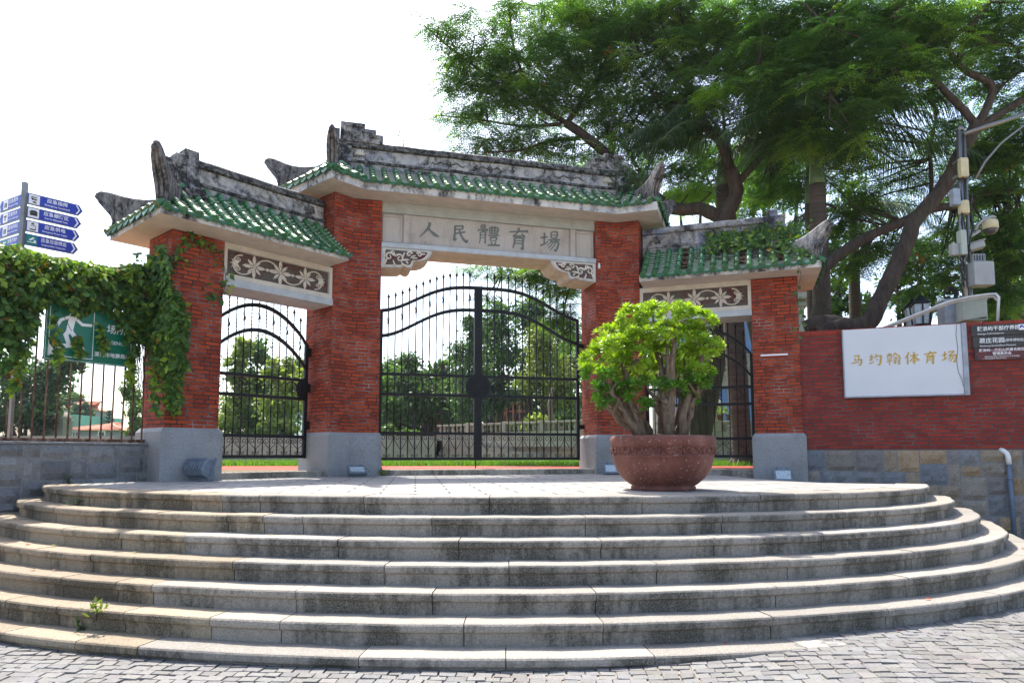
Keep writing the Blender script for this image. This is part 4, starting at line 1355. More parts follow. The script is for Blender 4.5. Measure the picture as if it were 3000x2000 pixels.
def gate_leaf(root, x0, x1, arc, low, rails, nb, spear, lock=None, stile=(1, 1), wst=0.055):
    """leaf in the x-z plane of root; arc(x), low(x) give the two curved rails; rails are the straight ones"""
    ay = V3(0, 1, 0); zb = rails[-1]
    fm = MB()
    for k, x in enumerate((x0, x1)):
        if stile[k]: bar(fm, V3(x, 0, zb - 0.03), V3(x, 0, arc(x) + (0.02 if stile[k] < 2 else 0.03)), wst if stile[k] < 2 else 0.075, 0.05, ay)
    for z in rails: bar(fm, V3(x0, 0, z), V3(x1, 0, z), 0.05, 0.042, ay)
    for fn in (arc, low):
        n = 22
        top = [(x0 + (x1 - x0) * i / n) for i in range(n + 1)]
        fm.sweep([(-0.021, -0.03), (0.021, -0.03), (0.021, 0.03), (-0.021, 0.03)], [lambda o, z, x=x, fn=fn: (x, o, fn(x) + z) for x in top], 0, closed=True)
    fm.build('frame', M['iron'], root)
    step = (x1 - x0) / nb
    r = 0.0105
    for i in range(1, nb):
        x = x0 + step * i
        mb = MB()
        z_t = arc(x) + spear
        # twisted square bar
        zs_ = np.linspace(zb, z_t - 0.11, 46)
        V = []; F = []
        for q, z in enumerate(zs_):
            a = z * 26
            rr = r * 1.15
            for k in range(4): V.append((x + rr * math.cos(a + k * PI / 2), rr * math.sin(a + k * PI / 2), z))
        for q in range(len(zs_) - 1):
            for k in range(4):
                k2 = (k + 1) % 4; F.append((q * 4 + k, q * 4 + k2, q * 4 + 4 + k2, q * 4 + 4 + k))
        mb.faces(V, F)
        zt = z_t - 0.12
        mb.lathe([(0.009, zt), (0.02, zt + 0.012), (0.009, zt + 0.026), (0.024, zt + 0.04), (0.028, zt + 0.05), (0.012, zt + 0.085), (0.0015, zt + 0.135)], (x, 0, 0), 6)
        mb.build('picket', M['iron'], root)
    def scroll(pts, rad=0.006): 
        for p in pts: sm.tube(p, rad, 5)
    ax, az = V3(1, 0, 0), V3(0, 0, 1)
    fy = -0.012
    # bottom row: hearts that share every second bar
    z0, z1 = rails[-1] + 0.03, rails[-2] - 0.03
    h = z1 - z0
    for i in range(1, nb, 2):
        x = x0 + step * i
        if x + step > x1 + 0.02: break
        sm = MB()
        for sg in (-1, 1):
            c = V3(x + sg * step * 0.52, fy, z1 - step * 0.42)
            up = spiral(c, ax * sg, az, step * 0.40, 1.25, 1.35 * PI if False else -0.15 * PI, 1, 22, 0.22)
            low_c = V3(x + sg * step * 0.28, fy, z0 + step * 0.26)
            dn = spiral(low_c, ax * sg, az, step * 0.24, 1.1, PI * 0.95, 1, 16, 0.25)
            sm.tube(list(reversed(dn)) + [V3(x + sg * step * 0.06, fy, z0 + h * 0.35), V3(x + sg * step * 0.5, fy, z0 + h * 0.55)] + up, 0.0062, 5)
        sm.build('heart_scroll', M['iron'], root)
    # middle row: lying S scrolls
    z0, z1 = rails[1] + 0.025, rails[0] - 0.025
    h = z1 - z0; rr = h * 0.5
    n = max(2, int((x1 - x0) / (h * 1.55)))
    for i in range(n):
        xc = x0 + (x1 - x0) * (i + 0.5) / n
        sg = 1 if i % 2 else -1
        sm = MB()
        c1 = V3(xc - rr * 0.35, fy, (z0 + z1) / 2 + sg * h * 0.06); 
        a1 = spiral(c1, ax * -1, az * sg, rr * 0.92, 1.05, 0.0, 1, 26, 0.35)
        sm.tube(a1, 0.0065, 5)
        c2 = V3(xc + rr * 0.55, fy, (z0 + z1) / 2 - sg * h * 0.2)
        sm.tube(spiral(c2, ax, az * -sg, rr * 0.5, 1.2, 1.0, 1, 20, 0.2), 0.006, 5)
        sm.tube([V3(xc + rr * 0.1, fy, (z0 + z1) / 2 + sg * h * 0.42), V3(xc + rr * 0.5, fy, (z0 + z1) / 2 + sg * h * 0.05), V3(xc + rr * 0.95, fy, (z0 + z1) / 2 - sg * h * 0.1)], 0.006, 5)
        sm.build('middle_scroll', M['iron'], root)
    # between the arcs: open butterfly scrolls on every second bar
    for i in range(1, nb, 2):
        x = x0 + step * i
        zm = (arc(x) + low(x)) / 2; hh = (arc(x) - low(x)) * 0.36
        sm = MB()
        for sg in (-1, 1):
            pts = [V3(x + sg * step * 0.55, fy, zm - hh * 0.85), V3(x + sg * step * 0.25, fy, zm - hh * 0.35), V3(x + sg * 0.012, fy, zm), V3(x + sg * step * 0.18, fy, zm + hh * 0.5)]
            pts += spiral(V3(x + sg * step * 0.48, fy, zm + hh * 0.55), ax * -sg, az, step * 0.27, 0.95, 0.0, -1 if False else 1, 14, 0.4)
            sm.tube(pts, 0.0055, 5)
        sm.tube([V3(x, fy, zm - 0.03), V3(x, fy, zm), V3(x, fy, zm + 0.03)], [0.006, 0.02, 0.006], 6)
        sm.build('butterfly_scroll', M['iron'], root)
    if lock:
        xc, zc, rad, s0, s1 = lock
        mb = MB()
        pts = [(xc + rad * math.cos(a), zc + rad * 1.02 * math.sin(a)) for a in np.linspace(s0, s1, 25)]
        mb.extrude(pts, lambda a, b, t: (a, t, b), -0.035, -0.028)
        for q in range(1, 5):
            pp = [V3(xc + rad * k * math.cos(a), -0.036, zc + rad * k * math.sin(a)) for k in (q / 5,) for a in np.linspace(s0 + 0.05, s1 - 0.05, 14)]
            mb.tube(pp, 0.006, 4)
        mb.build('lock_plate', M['iron'], root)

gO = gate.location; gR = R(15)
def gw(x, y, z=0):
    return Vector((gO.x + x * math.cos(gR) - y * math.sin(gR), gO.y + x * math.sin(gR) + y * math.cos(gR), z))
def smf(u): return u * u * (3 - 2 * u)
yg = 0.66
arcm = lambda x: 2.87 + 0.51 * math.sin(PI / 2 * smf(min(1, max(0, 1 - abs(x) / 1.88))) ** 0.9) 
arcm2 = lambda x: 2.42 + 0.545 * math.sin(PI / 2 * smf(min(1, max(0, 1 - abs(x) / 1.88))) ** 0.9)
RAILS = [1.75, 1.395, 0.715, 0.27]
for s in (-1, 1):
    g = empty('iron_gate_leaf', gw(0, yg), gR, ('left' if s < 0 else 'right') + ' leaf of the wide black wrought iron double gate', 'gate', 'leaves of the middle double gate')
    xa, xb = (-1.86, -0.155) if s < 0 else (-0.085, 1.80)
    gate_leaf(g, xa, xb, arcm, arcm2, RAILS, 14, 0.30, lock=(-0.12, 1.56, 0.235, PI / 2, 3 * PI / 2) if s < 0 else (-0.12, 1.56, 0.235, -PI / 2, PI / 2), stile=(1, 2) if s < 0 else (2, 1))
    if s < 0:
        mb = MB(); mb.tube([(-0.16, -0.03, 0.3), (-0.16, -0.03, 0.1)], 0.011, 6); mb.build('drop_bolt', M['iron'], g)
        mb = MB(); mb.box((-0.275, -0.06, 1.10), (-0.225, -0.03, 1.17), bev=0.006); mb.tube([(-0.268, -0.045, 1.17), (-0.268, -0.045, 1.21), (-0.25, -0.045, 1.225), (-0.232, -0.045, 1.21), (-0.232, -0.045, 1.17)], 0.006, 6)
        mb.build('padlock', M['darkboard'], g)
    mb = MB()
    hx = -W if s < 0 else W
    for z in (0.82, 2.35):
        mb.box((min(hx, xa if s < 0 else xb) - 0.02, -0.03, z), (max(hx, xa if s < 0 else xb) + 0.02, 0.03, z + 0.08))
    mb.build('hinge', M['iron'], g)

for s in (-1, 1):
    o, n, K, E_, G, H = sd(s)
    GE = SIDE[s]['GE']
    p = E_ - n * 0.60
    wp = gw(p.x, p.y)
    ang = gR + (math.atan2(o.y, o.x) if s > 0 else math.atan2(-o.y, -o.x))
    g = empty('iron_side_gate', wp, ang, 'round topped black iron side gate under the ' + ('left tiled wing with bare blue sky behind' if False else ('left wing roof' if s < 0 else 'right wing roof, partly behind the potted shrub')), 'gate', 'single side gates')
    x0, x1 = (-(GE - 0.03), -0.075) if s < 0 else (0.03, GE - 0.02)
    xc = (x0 + x1) / 2; hw = (x1 - x0) / 2
    A1 = lambda x, xc=xc, hw=hw: 2.13 + 0.53 * math.cos(PI / 2 * min(1, abs(x - xc) / hw)) ** 0.8
    A2 = lambda x, xc=xc, hw=hw: 1.72 + 0.55 * math.cos(PI / 2 * min(1, abs(x - xc) / hw)) ** 0.8
    gate_leaf(g, x0, x1, A1, A2, [1.55, 1.245, 0.63, 0.315], 14, 0.31, lock=(x1 if s < 0 else x0, 1.40, 0.19, PI / 2, 3 * PI / 2) if s < 0 else None, wst=0.06)
    mb = MB()
    for z in (0.75, 1.36, 1.95):
        xx = x1 if s < 0 else x1
        mb.box((xx, -0.03, z), (xx + (0.10 if s < 0 else 0.03), 0.05, z + 0.14 if s < 0 else z + 0.08))
    mb.build('hinge', M['iron'], g)

# ---------------------------------------------------------------- fence on the left wall
lwa = math.atan2(LWD.y, LWD.x)
fence = empty('iron_fence', LW0 + Vector((0, 0, 0.5)), lwa, 'rusty iron bar fence standing on the grey stone wall', 'fence')
fy_ = -sgn * 0.14
mb = MB(); mb.box((-0.05, fy_ - 0.03, 0.004), (5.0, fy_ + 0.03, 0.045), bev=0.004); mb.build('bottom_rail', M['rust'], fence)
mb = MB(); mb.box((-0.05, fy_ - 0.02, 1.92), (5.0, fy_ + 0.02, 1.96)); mb.build('top_rail', M['rust'], fence)
rnd = random.Random(2)
for i in range(22):
    x = 0.06 + 0.128 * i
    mb = MB(); dx = rnd.uniform(-0.012, 0.012)
    mb.tube([(x, fy_, 0.04), (x + dx * 0.5, fy_, 1.0), (x + dx, fy_, 2.0)], 0.0105, 6)
    mb.build('bar', M['rust'], fence)

# green emergency board on the fence
gs = empty('emergency_sign', LW0 + Vector((0, 0, 0)), lwa, 'green shelter board with a white running figure, half hidden by vines', 'sign')
fs = sgn * 0.03
xl, xr, zb_, zt_ = 1.33, 0.32, 1.475, 2.17
def gsf(a, b, t): return (a, fs + sgn * t, b)
mb = MB(); mb.extrude([(xr, zb_), (xl, zb_), (xl, zt_), (xr, zt_)], gsf, -0.012, 0.0); mb.build('board', M['emgreen'], gs)
mb = MB()
def strip(mb, f, a0, b0, a1, b1, t=0.003): mb.extrude([(a0, b0), (a1, b0), (a1, b1), (a0, b1)], f, 0.0005, t)
for q in ((xl - .012, zb_ + .012, xr + .012, zb_ + .016), (xl - .012, zb_ + .0165, xl - .016, zt_ - .01), (xr + .016, zb_ + .0165, xr + .012, zt_ - .01),
          (1.285, zb_ + .05, 0.79, zb_ + .058), (0.79, zb_ + .0585, 0.797, zt_ - .05), (1.285, zb_ + .0585, 1.278, zt_ - .05)): strip(mb, gsf, *q)
mb.build('border_line', M['signwhite'], gs)
mb = MB()
def g2(x, y): return 1.285 - x * 0.5, zb_ + 0.05 + y * 0.6      # 0..1 inside the pictogram square
def limb(p, w):
    pts = [Vector(g2(*q)) for q in p]
    for a, b in zip(pts[:-1], pts[1:]):
        t = (b - a).normalized(); nn = Vector((-t.y, t.x)) * w / 2
        e = t * w * 0.3
        mb.extrude([tuple(a + nn - e), tuple(a - nn - e), tuple(b - nn + e), tuple(b + nn + e)], gsf, 0.001, 0.0035 + random.uniform(0, 0.0006))
limb([(0.50, 0.86), (0.44, 0.55)], 0.075); limb([(0.44, 0.55), (0.36, 0.45), (0.46, 0.24), (0.18, 0.20)], 0.05)
limb([(0.46, 0.55), (0.62, 0.36), (0.78, 0.14)], 0.05); limb([(0.46, 0.84), (0.24, 0.74), (0.17, 0.62)], 0.035); limb([(0.54, 0.82), (0.72, 0.70), (0.92, 0.71)], 0.035)
c = Vector(g2(0.60, 1.0)); mb.extrude([(c.x + 0.05 * math.cos(a), c.y + 0.05 * math.sin(a)) for a in np.linspace(0, 2 * PI, 17)[:-1]], gsf, 0.001, 0.0032)
mb.extrude([g2(0.02, 0.02), g2(0.22, 0.02), g2(0.02, 0.24)], gsf, 0.001, 0.003)
mb.build('pictogram', M['signwhite'], gs)
mb = MB()
def gst(x, z): return lambda a, b, t: gsf(x - a, z + b, t + 0.002)
text(mb, 'EMERGENCY', 0.062, gst(0.56, 1.765), bold=0.001, xs=0.92)
text(mb, '厦门市地震局制', 0.062, gst(0.555, 1.60), bold=0.001)
text(mb, '场所', 0.12, gst(0.52, 1.93), bold=0.001)
mb.build('lettering', M['signwhite'], gs)

# ---------------------------------------------------------------- blue direction sign
PS = at(49, 560, 9.8); PS.z = -1.0
sp = empty('direction_sign', PS, 0, 'steel signpost with two fans of blue arrow boards above the vines', 'sign')
mb = MB(); mb.box((-0.03, -0.03, 0), (0.03, 0.03, 5.36), bev=0.006); mb.build('post', M['steel'], sp)
TX = [('应急指挥', 'Emergency Command', 'blue'), ('应急棚宿区', 'Area For Makeshift Tents', 'blue'), ('应急供电', 'Emergency Power Supply', 'blue'), ('应急垃圾储运', 'Emergency Rubbish Transportation', 'teal')]
TL_ = [('应急厕所', 'Emergency Toilets', 'blue'), ('应急供水', 'Emergency Water Supply', 'blue'), ('应急物资供应', 'Emergency Goods Supply', 'blue'), ('应急医疗救护', 'Emergency Medical Service', 'teal')]
def icon(mb, f, k, x, h):
    """small black pictogram inside a white square, bottom left x, height h"""
    B = lambda a0, b0, a1, b1: mb.extrude([(x + a0 * h, (b0 - .5) * h), (x + a1 * h, (b0 - .5) * h), (x + a1 * h, (b1 - .5) * h), (x + a0 * h, (b1 - .5) * h)], f, 0.006, 0.0085)
    T = lambda pts: mb.extrude([(x + a * h, (b - .5) * h) for a, b in pts], f, 0.006, 0.0085)
    if k == 0: B(.2, .7, .75, .78); T([(.2, .66), (.42, .62), (.42, .4), (.3, .4)]); T([(.45, .6), (.75, .55), (.7, .42), (.45, .45)]); T([(.3, .15), (.55, .35), (.75, .12)])
    elif k == 1: T([(.1, .52), (.3, .78), (.72, .78), (.92, .52)]); B(.18, .22, .84, .5)
    elif k == 2: T([(.4, .88), (.6, .88), (.66, .72), (.34, .72)]); B(.25, .12, .75, .24); B(.74, .12, .78, .6); B(.3, .56, .78, .6)
    elif k == 3: T([(.2, .5), (.6, .85), (.75, .7), (.4, .42)]); B(.1, .22, .9, .3); T([(.62, .32), (.88, .32), (.88, .5), (.72, .55)])
    elif k == 4: B(.25, .2, .42, .72); B(.55, .2, .72, .72)
    else: T([(.2, .6), (.8, .6), (.8, .75), (.2, .75)]); B(.4, .2, .55, .6)
for side, (ang, TXs) in enumerate(((R(50), TX), (R(150), TL_))):
    d = Vector((math.cos(ang), math.sin(ang), 0))
    nf = Vector((d.y, -d.x, 0)) if side == 0 else Vector((-d.y, d.x, 0))
    if nf.y > 0: nf = -nf
    for k, (zh, en, colr) in enumerate(TXs):
        h = 0.176; z = 5.13 - k * 0.206 - (0.02 if side else 0)
        Lb = 0.74 - k * 0.012
        def f(a, b, t, z=z, d=d, nf=nf): 
            p = d * (0.035 + a) + nf * t; return (p.x, p.y, z + b)
        g = (lambda a, b, t, f=f, Lb=Lb: f(a, b, t)) if side == 0 else (lambda a, b, t, f=f, Lb=Lb: f(Lb - a, b, t))
        mb = MB()
        if side == 0: pol = [(0, -h / 2), (Lb - 0.06, -h / 2), (Lb, 0), (Lb - 0.06, h / 2), (0, h / 2)]
        else: pol = [(0.06, -h / 2), (Lb, -h / 2), (Lb, h / 2), (0.06, h / 2), (0, 0)]
        mb.extrude(pol, g, -0.02, 0.0)
        bd = mb.build('arrow_board', M['steel'], sp)
        mb = MB(); q = 0.014
        if side == 0: mb.extrude([(0.012, -h / 2 + q), (Lb - 0.066, -h / 2 + q), (Lb - 0.02, 0), (Lb - 0.066, h / 2 - q), (0.012, h / 2 - q)], g, 0.0005, 0.003)
        else: mb.extrude([(0.066, -h / 2 + q), (Lb - 0.012, -h / 2 + q), (Lb - .012, h / 2 - q), (0.066, h / 2 - q), (0.02, 0)], g, 0.0005, 0.003)
        mb.build('face', M['blue'], bd)
        x0 = 0.02 if side == 0 else 0.17
        if side == 0 or True:
            mb = MB(); strip(mb, lambda a, b, t: g(a, b, t + 0.003), x0, -h / 2 + q + .004, x0 + 0.14, h / 2 - q - .004, 0.0025)
            sq = mb.build('icon_panel', M['teal'] if colr == 'teal' else M['signwhite'], bd)
            mb = MB(); icon(mb, g, k if side == 0 else 4 + (k % 2), x0, 0.14)
            mb.build('icon', M['signwhite'] if colr == 'teal' else M['signblack'], bd)
        mb = MB()
        cx_ = x0 + 0.14 + (Lb - 0.12 - x0 - 0.14) / 2
        text(mb, zh, 0.068, lambda a, b, t: g(cx_ + a, b + 0.027, t + 0.004), bold=0.001, spacing=1.06, xs=min(1, 6.0 / len(zh) * 0.8) if len(zh) > 4 else 1)
        text(mb, en, 0.037, lambda a, b, t: g(cx_ + a, b - 0.038, t + 0.004), bold=0.0006, xs=min(1.0, 19.0 / len(en)))
        ck = Lb - 0.105 if side == 0 else 0.105
        e_ = 1 if side == 0 else -1
        mb.extrude([(ck, h / 2 - q - .004), (ck + e_ * .022, h / 2 - q - .004), (ck + e_ * .062, 0), (ck + e_ * .022, -h / 2 + q + .004), (ck, -h / 2 + q + .004), (ck + e_ * .04, 0)], g, 0.0045, 0.006)
        mb.build('lettering', M['signwhite'], bd)

# ---------------------------------------------------------------- things on the right wall
ws = empty('stadium_sign', RWO, R(-19), 'white board with gold brush written characters on the brick wall', 'sign')
mb = MB(); mb.box((0.69, -0.075, 1.285), (2.355, -0.012, 2.375)); mb.build('panel', M['white'], ws)
mb = MB()
mb.box((2.357, -0.10, 1.262), (2.425, -0.012, 2.385)); mb.box((0.672, -0.085, 1.262), (0.688, -0.012, 2.38)); mb.box((0.6885, -0.085, 1.262), (2.3565, -0.012, 1.2835))
mb.build('trim', M['galv'], ws)
for k, nm in enumerate(('ma', 'yue', 'han', 'ti_new', 'yu', 'chang')):
    x = 0.885 + 0.2575 * k
    mb = MB(); brush(mb, CH[nm], lambda a, b, t: (x + a, -0.0755 - t, 1.868 + b), 0.205 if nm not in ('ma',) else 0.19, 0.004, fat=1.55)
    mb.build('gold_character', M['gold'], ws)
mb = MB(); mb.tube([(2.30, -0.08, 2.38), (2.285, -0.08, 2.2), (2.30, -0.082, 2.0), (2.275, -0.08, 1.8), (2.29, -0.08, 1.62), (2.33, -0.09, 1.5), (2.34, -0.1, 1.4)], 0.003, 4)
mb.build('loose_wire', M['rubber'], ws)

BOARDS = [(2.50, 2.345, 2.175, 'darkboard', 'upper'), (2.515, 2.165, 1.99, 'darkboard', 'middle'), (2.53, 1.98, 1.80, 'redboard', 'lower')]
for x, zt, zb2, mt, nm in BOARDS:
    lab = {'upper': 'dark brown board naming a sanatorium and a seaside park, topmost of three', 'middle': 'dark brown board naming a garden and a calligraphy gallery', 'lower': 'dark red arrow board naming a scenic area committee, lowest of three'}[nm]
    b_ = empty('direction_board', RWO, R(-19), lab, 'sign', 'boards on the brick wall')
    mb = MB()
    zc = (zt + zb2) / 2
    mb.extrude([(x, zb2), (x + 1.25, zb2), (x + 1.25, zt), (x, zt)], lambda a, b, t: (a, -0.03 - t, b), 0.0, 0.012)
    mb.build('board', M[mt], b_)
    mb = MB()
    f = lambda x0, z0: (lambda a, b, t: (x0 + a, -0.0425 - t, z0 + b))
    if nm == 'upper':
        text(mb, '鼓浪屿干部疗养院', 0.076, f(x + 0.08, zc + 0.02), align='LEFT', bold=0.0008, xs=0.93); text(mb, 'Gulangyu Cadre Sanatorium', 0.036, f(x + 0.085, zc - 0.055), align='LEFT', xs=0.85)
        text(mb, '港仔后海滨', 0.082, f(x + 0.74, zc + 0.02), align='LEFT', bold=0.0008, xs=0.93); text(mb, 'Gangzihou Seaside', 0.036, f(x + 0.75, zc - 0.055), align='LEFT', xs=0.85)
        mb.box((x + 0.625, -0.047, zc - 0.02), (x + 0.71, -0.0425, zc + 0.065))
        lo_ = MB(); lo_.extrude([(x + 0.635, zc + 0.0), (x + 0.67, zc + 0.03), (x + 0.70, zc - 0.005), (x + 0.685, zc + 0.045), (x + 0.655, zc + 0.055), (x + 0.638, zc + 0.035)], lambda a, b, t: (a, -0.047 - t, b), 0.0, 0.002)
        lo_.build('emblem', M['blue'], b_)
    elif nm == 'middle':
        text(mb, '菽庄花园', 0.084, f(x + 0.085, zc + 0.015), align='LEFT', bold=0.0008); text(mb, '(钢琴博物馆)', 0.05, f(x + 0.42, zc + 0.01), align='LEFT', xs=0.9)
        text(mb, '国际刻字馆', 0.085, f(x + 0.72, zc + 0.03), align='LEFT', bold=0.0008); text(mb, 'Shuzhuang Garden(Piano Museum)', 0.038, f(x + 0.09, zc - 0.062), align='LEFT', xs=0.88)
        text(mb, 'International Calligraphy', 0.033, f(x + 0.72, zc - 0.035), align='LEFT', xs=0.9); text(mb, 'Art Gallery', 0.033, f(x + 0.72, zc - 0.07), align='LEFT', xs=0.9)
    else:
        mb2 = MB(); mb2.extrude([(x, zb2 + .005), (x + .055, zb2 + .005), (x + .012, zc), (x + .055, zt - .005), (x, zt - .005)], lambda a, b, t: (a, -0.0425 - t, b), 0.0, 0.003); mb2.build('arrow_edge', M['signblack'], b_)
        text(mb, '鼓浪屿—万石山风景名胜区', 0.05, f(x + 0.36, zc + 0.055), bold=0.0006); text(mb, '管理委员会', 0.05, f(x + 0.36, zc + 0.0), bold=0.0006)
        text(mb, 'Administration Committee of Gulangyu', 0.03, f(x + 0.36, zc - 0.042), xs=0.95); text(mb, '—Wanshishan Scenic Area', 0.03, f(x + 0.10, zc - 0.072), align='LEFT', xs=0.95)
    mb.build('lettering', M['signwhite'], b_)

pp = empty('drain_pipe', RWO, R(-19), 'grey blue drain pipe with a white elbow on the stone foot of the wall', 'pipe')
mb = MB(); mb.tube([(2.89, -0.085, -1.1), (2.885, -0.085, -0.4), (2.875, -0.085, 0.22)], 0.032, 10); mb.lathe([(0.0, 0), (0.04, 0), (0.04, .02), (0, .02)], (2.88, -0.085, -0.03), 10)
mb.build('downpipe', M['pvc'], pp)
mb = MB(); mb.tube([(2.875, -0.085, 0.2), (2.873, -0.085, 0.3), (2.862, -0.07, 0.36), (2.83, -0.04, 0.40), (2.80, -0.0, 0.42)], [0.036, 0.036, 0.036, 0.036, 0.034], 10); mb.build('elbow', M['pvcwhite'], pp)

# small thermometer strip on the right outer pillar
o, n, K, E_, G, H = sd(1)
p = G.lerp(H, 0.38) + n * 0.004
mb = MB(); mb.box((-0.16, -0.012, -0.014), (0.27, 0, 0.014), bev=0.003)
w_ = gw(p.x, p.y, 2.02)
tag(mb.build('white_strip', M['signwhite'], None, w_, R(-19)), 'short white plastic strip fixed across the right outer brick pillar', 'strip')

# ---------------------------------------------------------------- floodlights
def floodlight(loc, rz, tilt, label, sc=1.0):
    e = empty('floodlight', loc, rz, label, 'floodlight', 'floodlights at the feet of the pillars')
    Mx = Matrix.Translation((0, 0, 0.13 * sc)) @ Matrix.Rotation(tilt, 4, 'X')
    w, hgt = 0.15 * sc, 0.11 * sc
    # housing: wide rim in front (+y local faces the wall), curved back
    mb = MB()
    prof = [(hgt, 0.0), (hgt * 0.98, -0.03 * sc), (hgt * 0.75, -0.09 * sc), (hgt * 0.2, -0.125 * sc), (-hgt * 0.5, -0.12 * sc), (-hgt * 0.95, -0.07 * sc), (-hgt, 0.0)]
    fr = [lambda z, y, x=x, k=k: Mx @ Vector((x, y * k, z)) for x, k in ((-w, 0.75), (-w * 0.93, 1.0), (w * 0.93, 1.0), (w, 0.75))]
    mb.sweep(prof, fr, 0, closed=True)
    mb.box((-w - 0.012, -0.012, -hgt - 0.012), (w + 0.012, 0.012, hgt + 0.012), 0, M=Mx, bev=0.004)
    for k in range(-3, 4): mb.box((k * w * 0.28 - 0.003, -0.135 * sc, -hgt * 0.6), (k * w * 0.28 + 0.003, -0.08 * sc, hgt * 0.55), 0, M=Mx)
    mb.build('housing', M['lampgrey'], e)
    mb = MB(); mb.box((-w * 0.85, 0.0125, -hgt * 0.8), (w * 0.85, 0.02, hgt * 0.55), 0, M=Mx); mb.build('glass', M['lampglass'], e)
    mb = MB()
    for sx in (-1, 1):
        mb.box((sx * w * 1.1 - 0.006, -0.02, 0.0), (sx * w * 1.1 + 0.006, 0.02, 0.15 * sc)); mb.box((sx * w * 0.6 - 0.02, 0.018, hgt * 0.86), (sx * w * 0.6 + 0.02, 0.03, hgt * 1.12), 0, M=Mx)
    mb.box((-w * 1.14, -0.02, 0.0), (w * 1.14, 0.02, 0.008))
    mb.tube([(0, -0.05, 0.02), (0.05, -0.1, 0.01), (0.12, -0.08, 0.008)], 0.006, 5)
    mb.build('bracket', M['lampgrey'], e)
    return e
floodlight((-4.08, 9.06, 0), R(-28), R(-24), 'grey blue floodlight turned to the wall at the vine covered pillar', 1.25)
floodlight((-2.42, 10.72, 0), R(205), R(58), 'floodlight lying low before the tall left pillar of the middle gate', 0.85)
floodlight((1.72, 11.82, 0), R(175), R(30), 'floodlight mostly hidden behind the round planter', 0.85)
floodlight((4.36, 11.06, -0.09), R(180), R(12), 'pale blue floodlight facing forward at the right outer pillar', 0.92)

# ---------------------------------------------------------------- planter
PX, PY = 1.50, 6.83
pot = empty('planter_pot', (PX, PY, 0), 0.4, 'round weathered red clay planter with a carved scroll band', 'planter')
prof = [(0.0, 0.0), (0.315, 0.0), (0.315, 0.035), (0.30, 0.04), (0.335, 0.062), (0.40, 0.115), (0.455, 0.19), (0.485, 0.27), (0.496, 0.325), (0.50, 0.328), (0.50, 0.338), (0.494, 0.342), (0.502, 0.42), (0.509, 0.423), (0.511, 0.435), (0.515, 0.44), (0.517, 0.50), (0.508, 0.522), (0.49, 0.53), (0.46, 0.53), (0.445, 0.50), (0.0, 0.49)]
mb = MB(); mb.lathe(prof, seg=72); bowl = mb.build('bowl', M['terracotta'], pot)
mb = MB()
for i in range(14):
    a0 = 2 * PI * i / 14
    def cyl(u, z, d=0.0):
        a = a0 + u / 0.5; r = 0.498 + (z - 0.345) * 0.1 + d
        return Vector((r * math.cos(a), r * math.sin(a), z))
    for sg in (-1, 1):
        pts = []
        for k in range(20):
            th = k / 19 * 2.6 * PI * 0.75; rr = 0.03 * (1 - k / 26)
            pts.append(cyl(sg * (0.04 + rr * math.cos(th)), 0.392 + rr * math.sin(th)))
        mb.tube(pts, [0.009 - 0.0003 * k for k in range(20)], 6)
        mb.tube([cyl(sg * 0.07, 0.385), cyl(sg * 0.09, 0.36), cyl(sg * 0.112, 0.352)], [0.008, 0.012, 0.008], 6)
        mb.tube([cyl(sg * 0.05, 0.362), cyl(sg * 0.075, 0.405), cyl(sg * 0.10, 0.412)], [0.006, 0.011, 0.005], 6)
    mb.tube([cyl(0, 0.352), cyl(0, 0.38), cyl(0, 0.413)], [0.008, 0.014, 0.008], 6)
mb.build('scroll_band', M['terracotta'], pot)
mb = MB()
sr = random.Random(4)
g = [[(0.445 * r_ * math.cos(a), 0.445 * r_ * math.sin(a), 0.497 + 0.05 * (1 - r_ * r_) + sr.uniform(-.008, .012)) for a in np.linspace(0, 2 * PI, 29)[:-1]] for r_ in (0.02, 0.3, 0.6, 0.85, 1.0)]
for i in range(4):
    for k in range(28): mb.face([g[i][k], g[i][(k + 1) % 28], g[i + 1][(k + 1) % 28], g[i + 1][k]])
mb.build('soil', M['soil'], pot)

# ---------------------------------------------------------------- camera mast
Pm = at(2216, 700, 12.0); Pm.z = 0
mast = empty('camera_mast', Pm, 0, 'steel mast hung with cameras, boxes and cables behind the brick wall', 'mast')
def mp(x, y, dy=0.0):
    v = at(x, y, 12.0 + dy); return v - Pm
def mbox(name, x0, y0, x1, y1, d0, d1, mat, bev=0.01, parent=mast):
    a = mp(x0, y1); b = mp(x1, y0)
    mb = MB(); mb.box((min(a.x, b.x), d0, min(a.z, b.z)), (max(a.x, b.x), d1, max(a.z, b.z)), bev=bev); return mb.build(name, M[mat], parent)
mb = MB(); b0 = mp(2216, 745); t0 = mp(2202, 300)
mb.tube([(b0.x, 0, -1.0), (b0.x * 0.5 + t0.x * 0.5, 0, (b0.z + t0.z) / 2), t0], 0.045, 10); q = Vector((0.1, 0.02, 0))
mb.tube([Vector((b0.x, 0, -1.0)) + q, t0 + q - Vector((0, 0, 0.1))], 0.03, 8); mb.lathe([(0.05, 0), (0.06, 0.02), (0.05, 0.06), (0.02, 0.1), (0, 0.11)], tuple(t0 + q * .3), 10)
mb.build('pole', M['steel'], mast)
mb = MB(); mb.tube([mp(2212, 309), mp(2290, 283), mp(2400, 246)], 0.042, 8); mb.build('cross_arm', M['steel'], mast)
mb = MB(); mb.tube([mp(2240, 412), mp(2262, 372), mp(2300, 328), mp(2352, 288), mp(2400, 255)], 0.02, 6); mb.build('stay_rod', M['steel'], mast)
bx = mbox('junction_box', 2197, 369, 2212, 412, -0.14, -0.05, 'ivorybox'); 
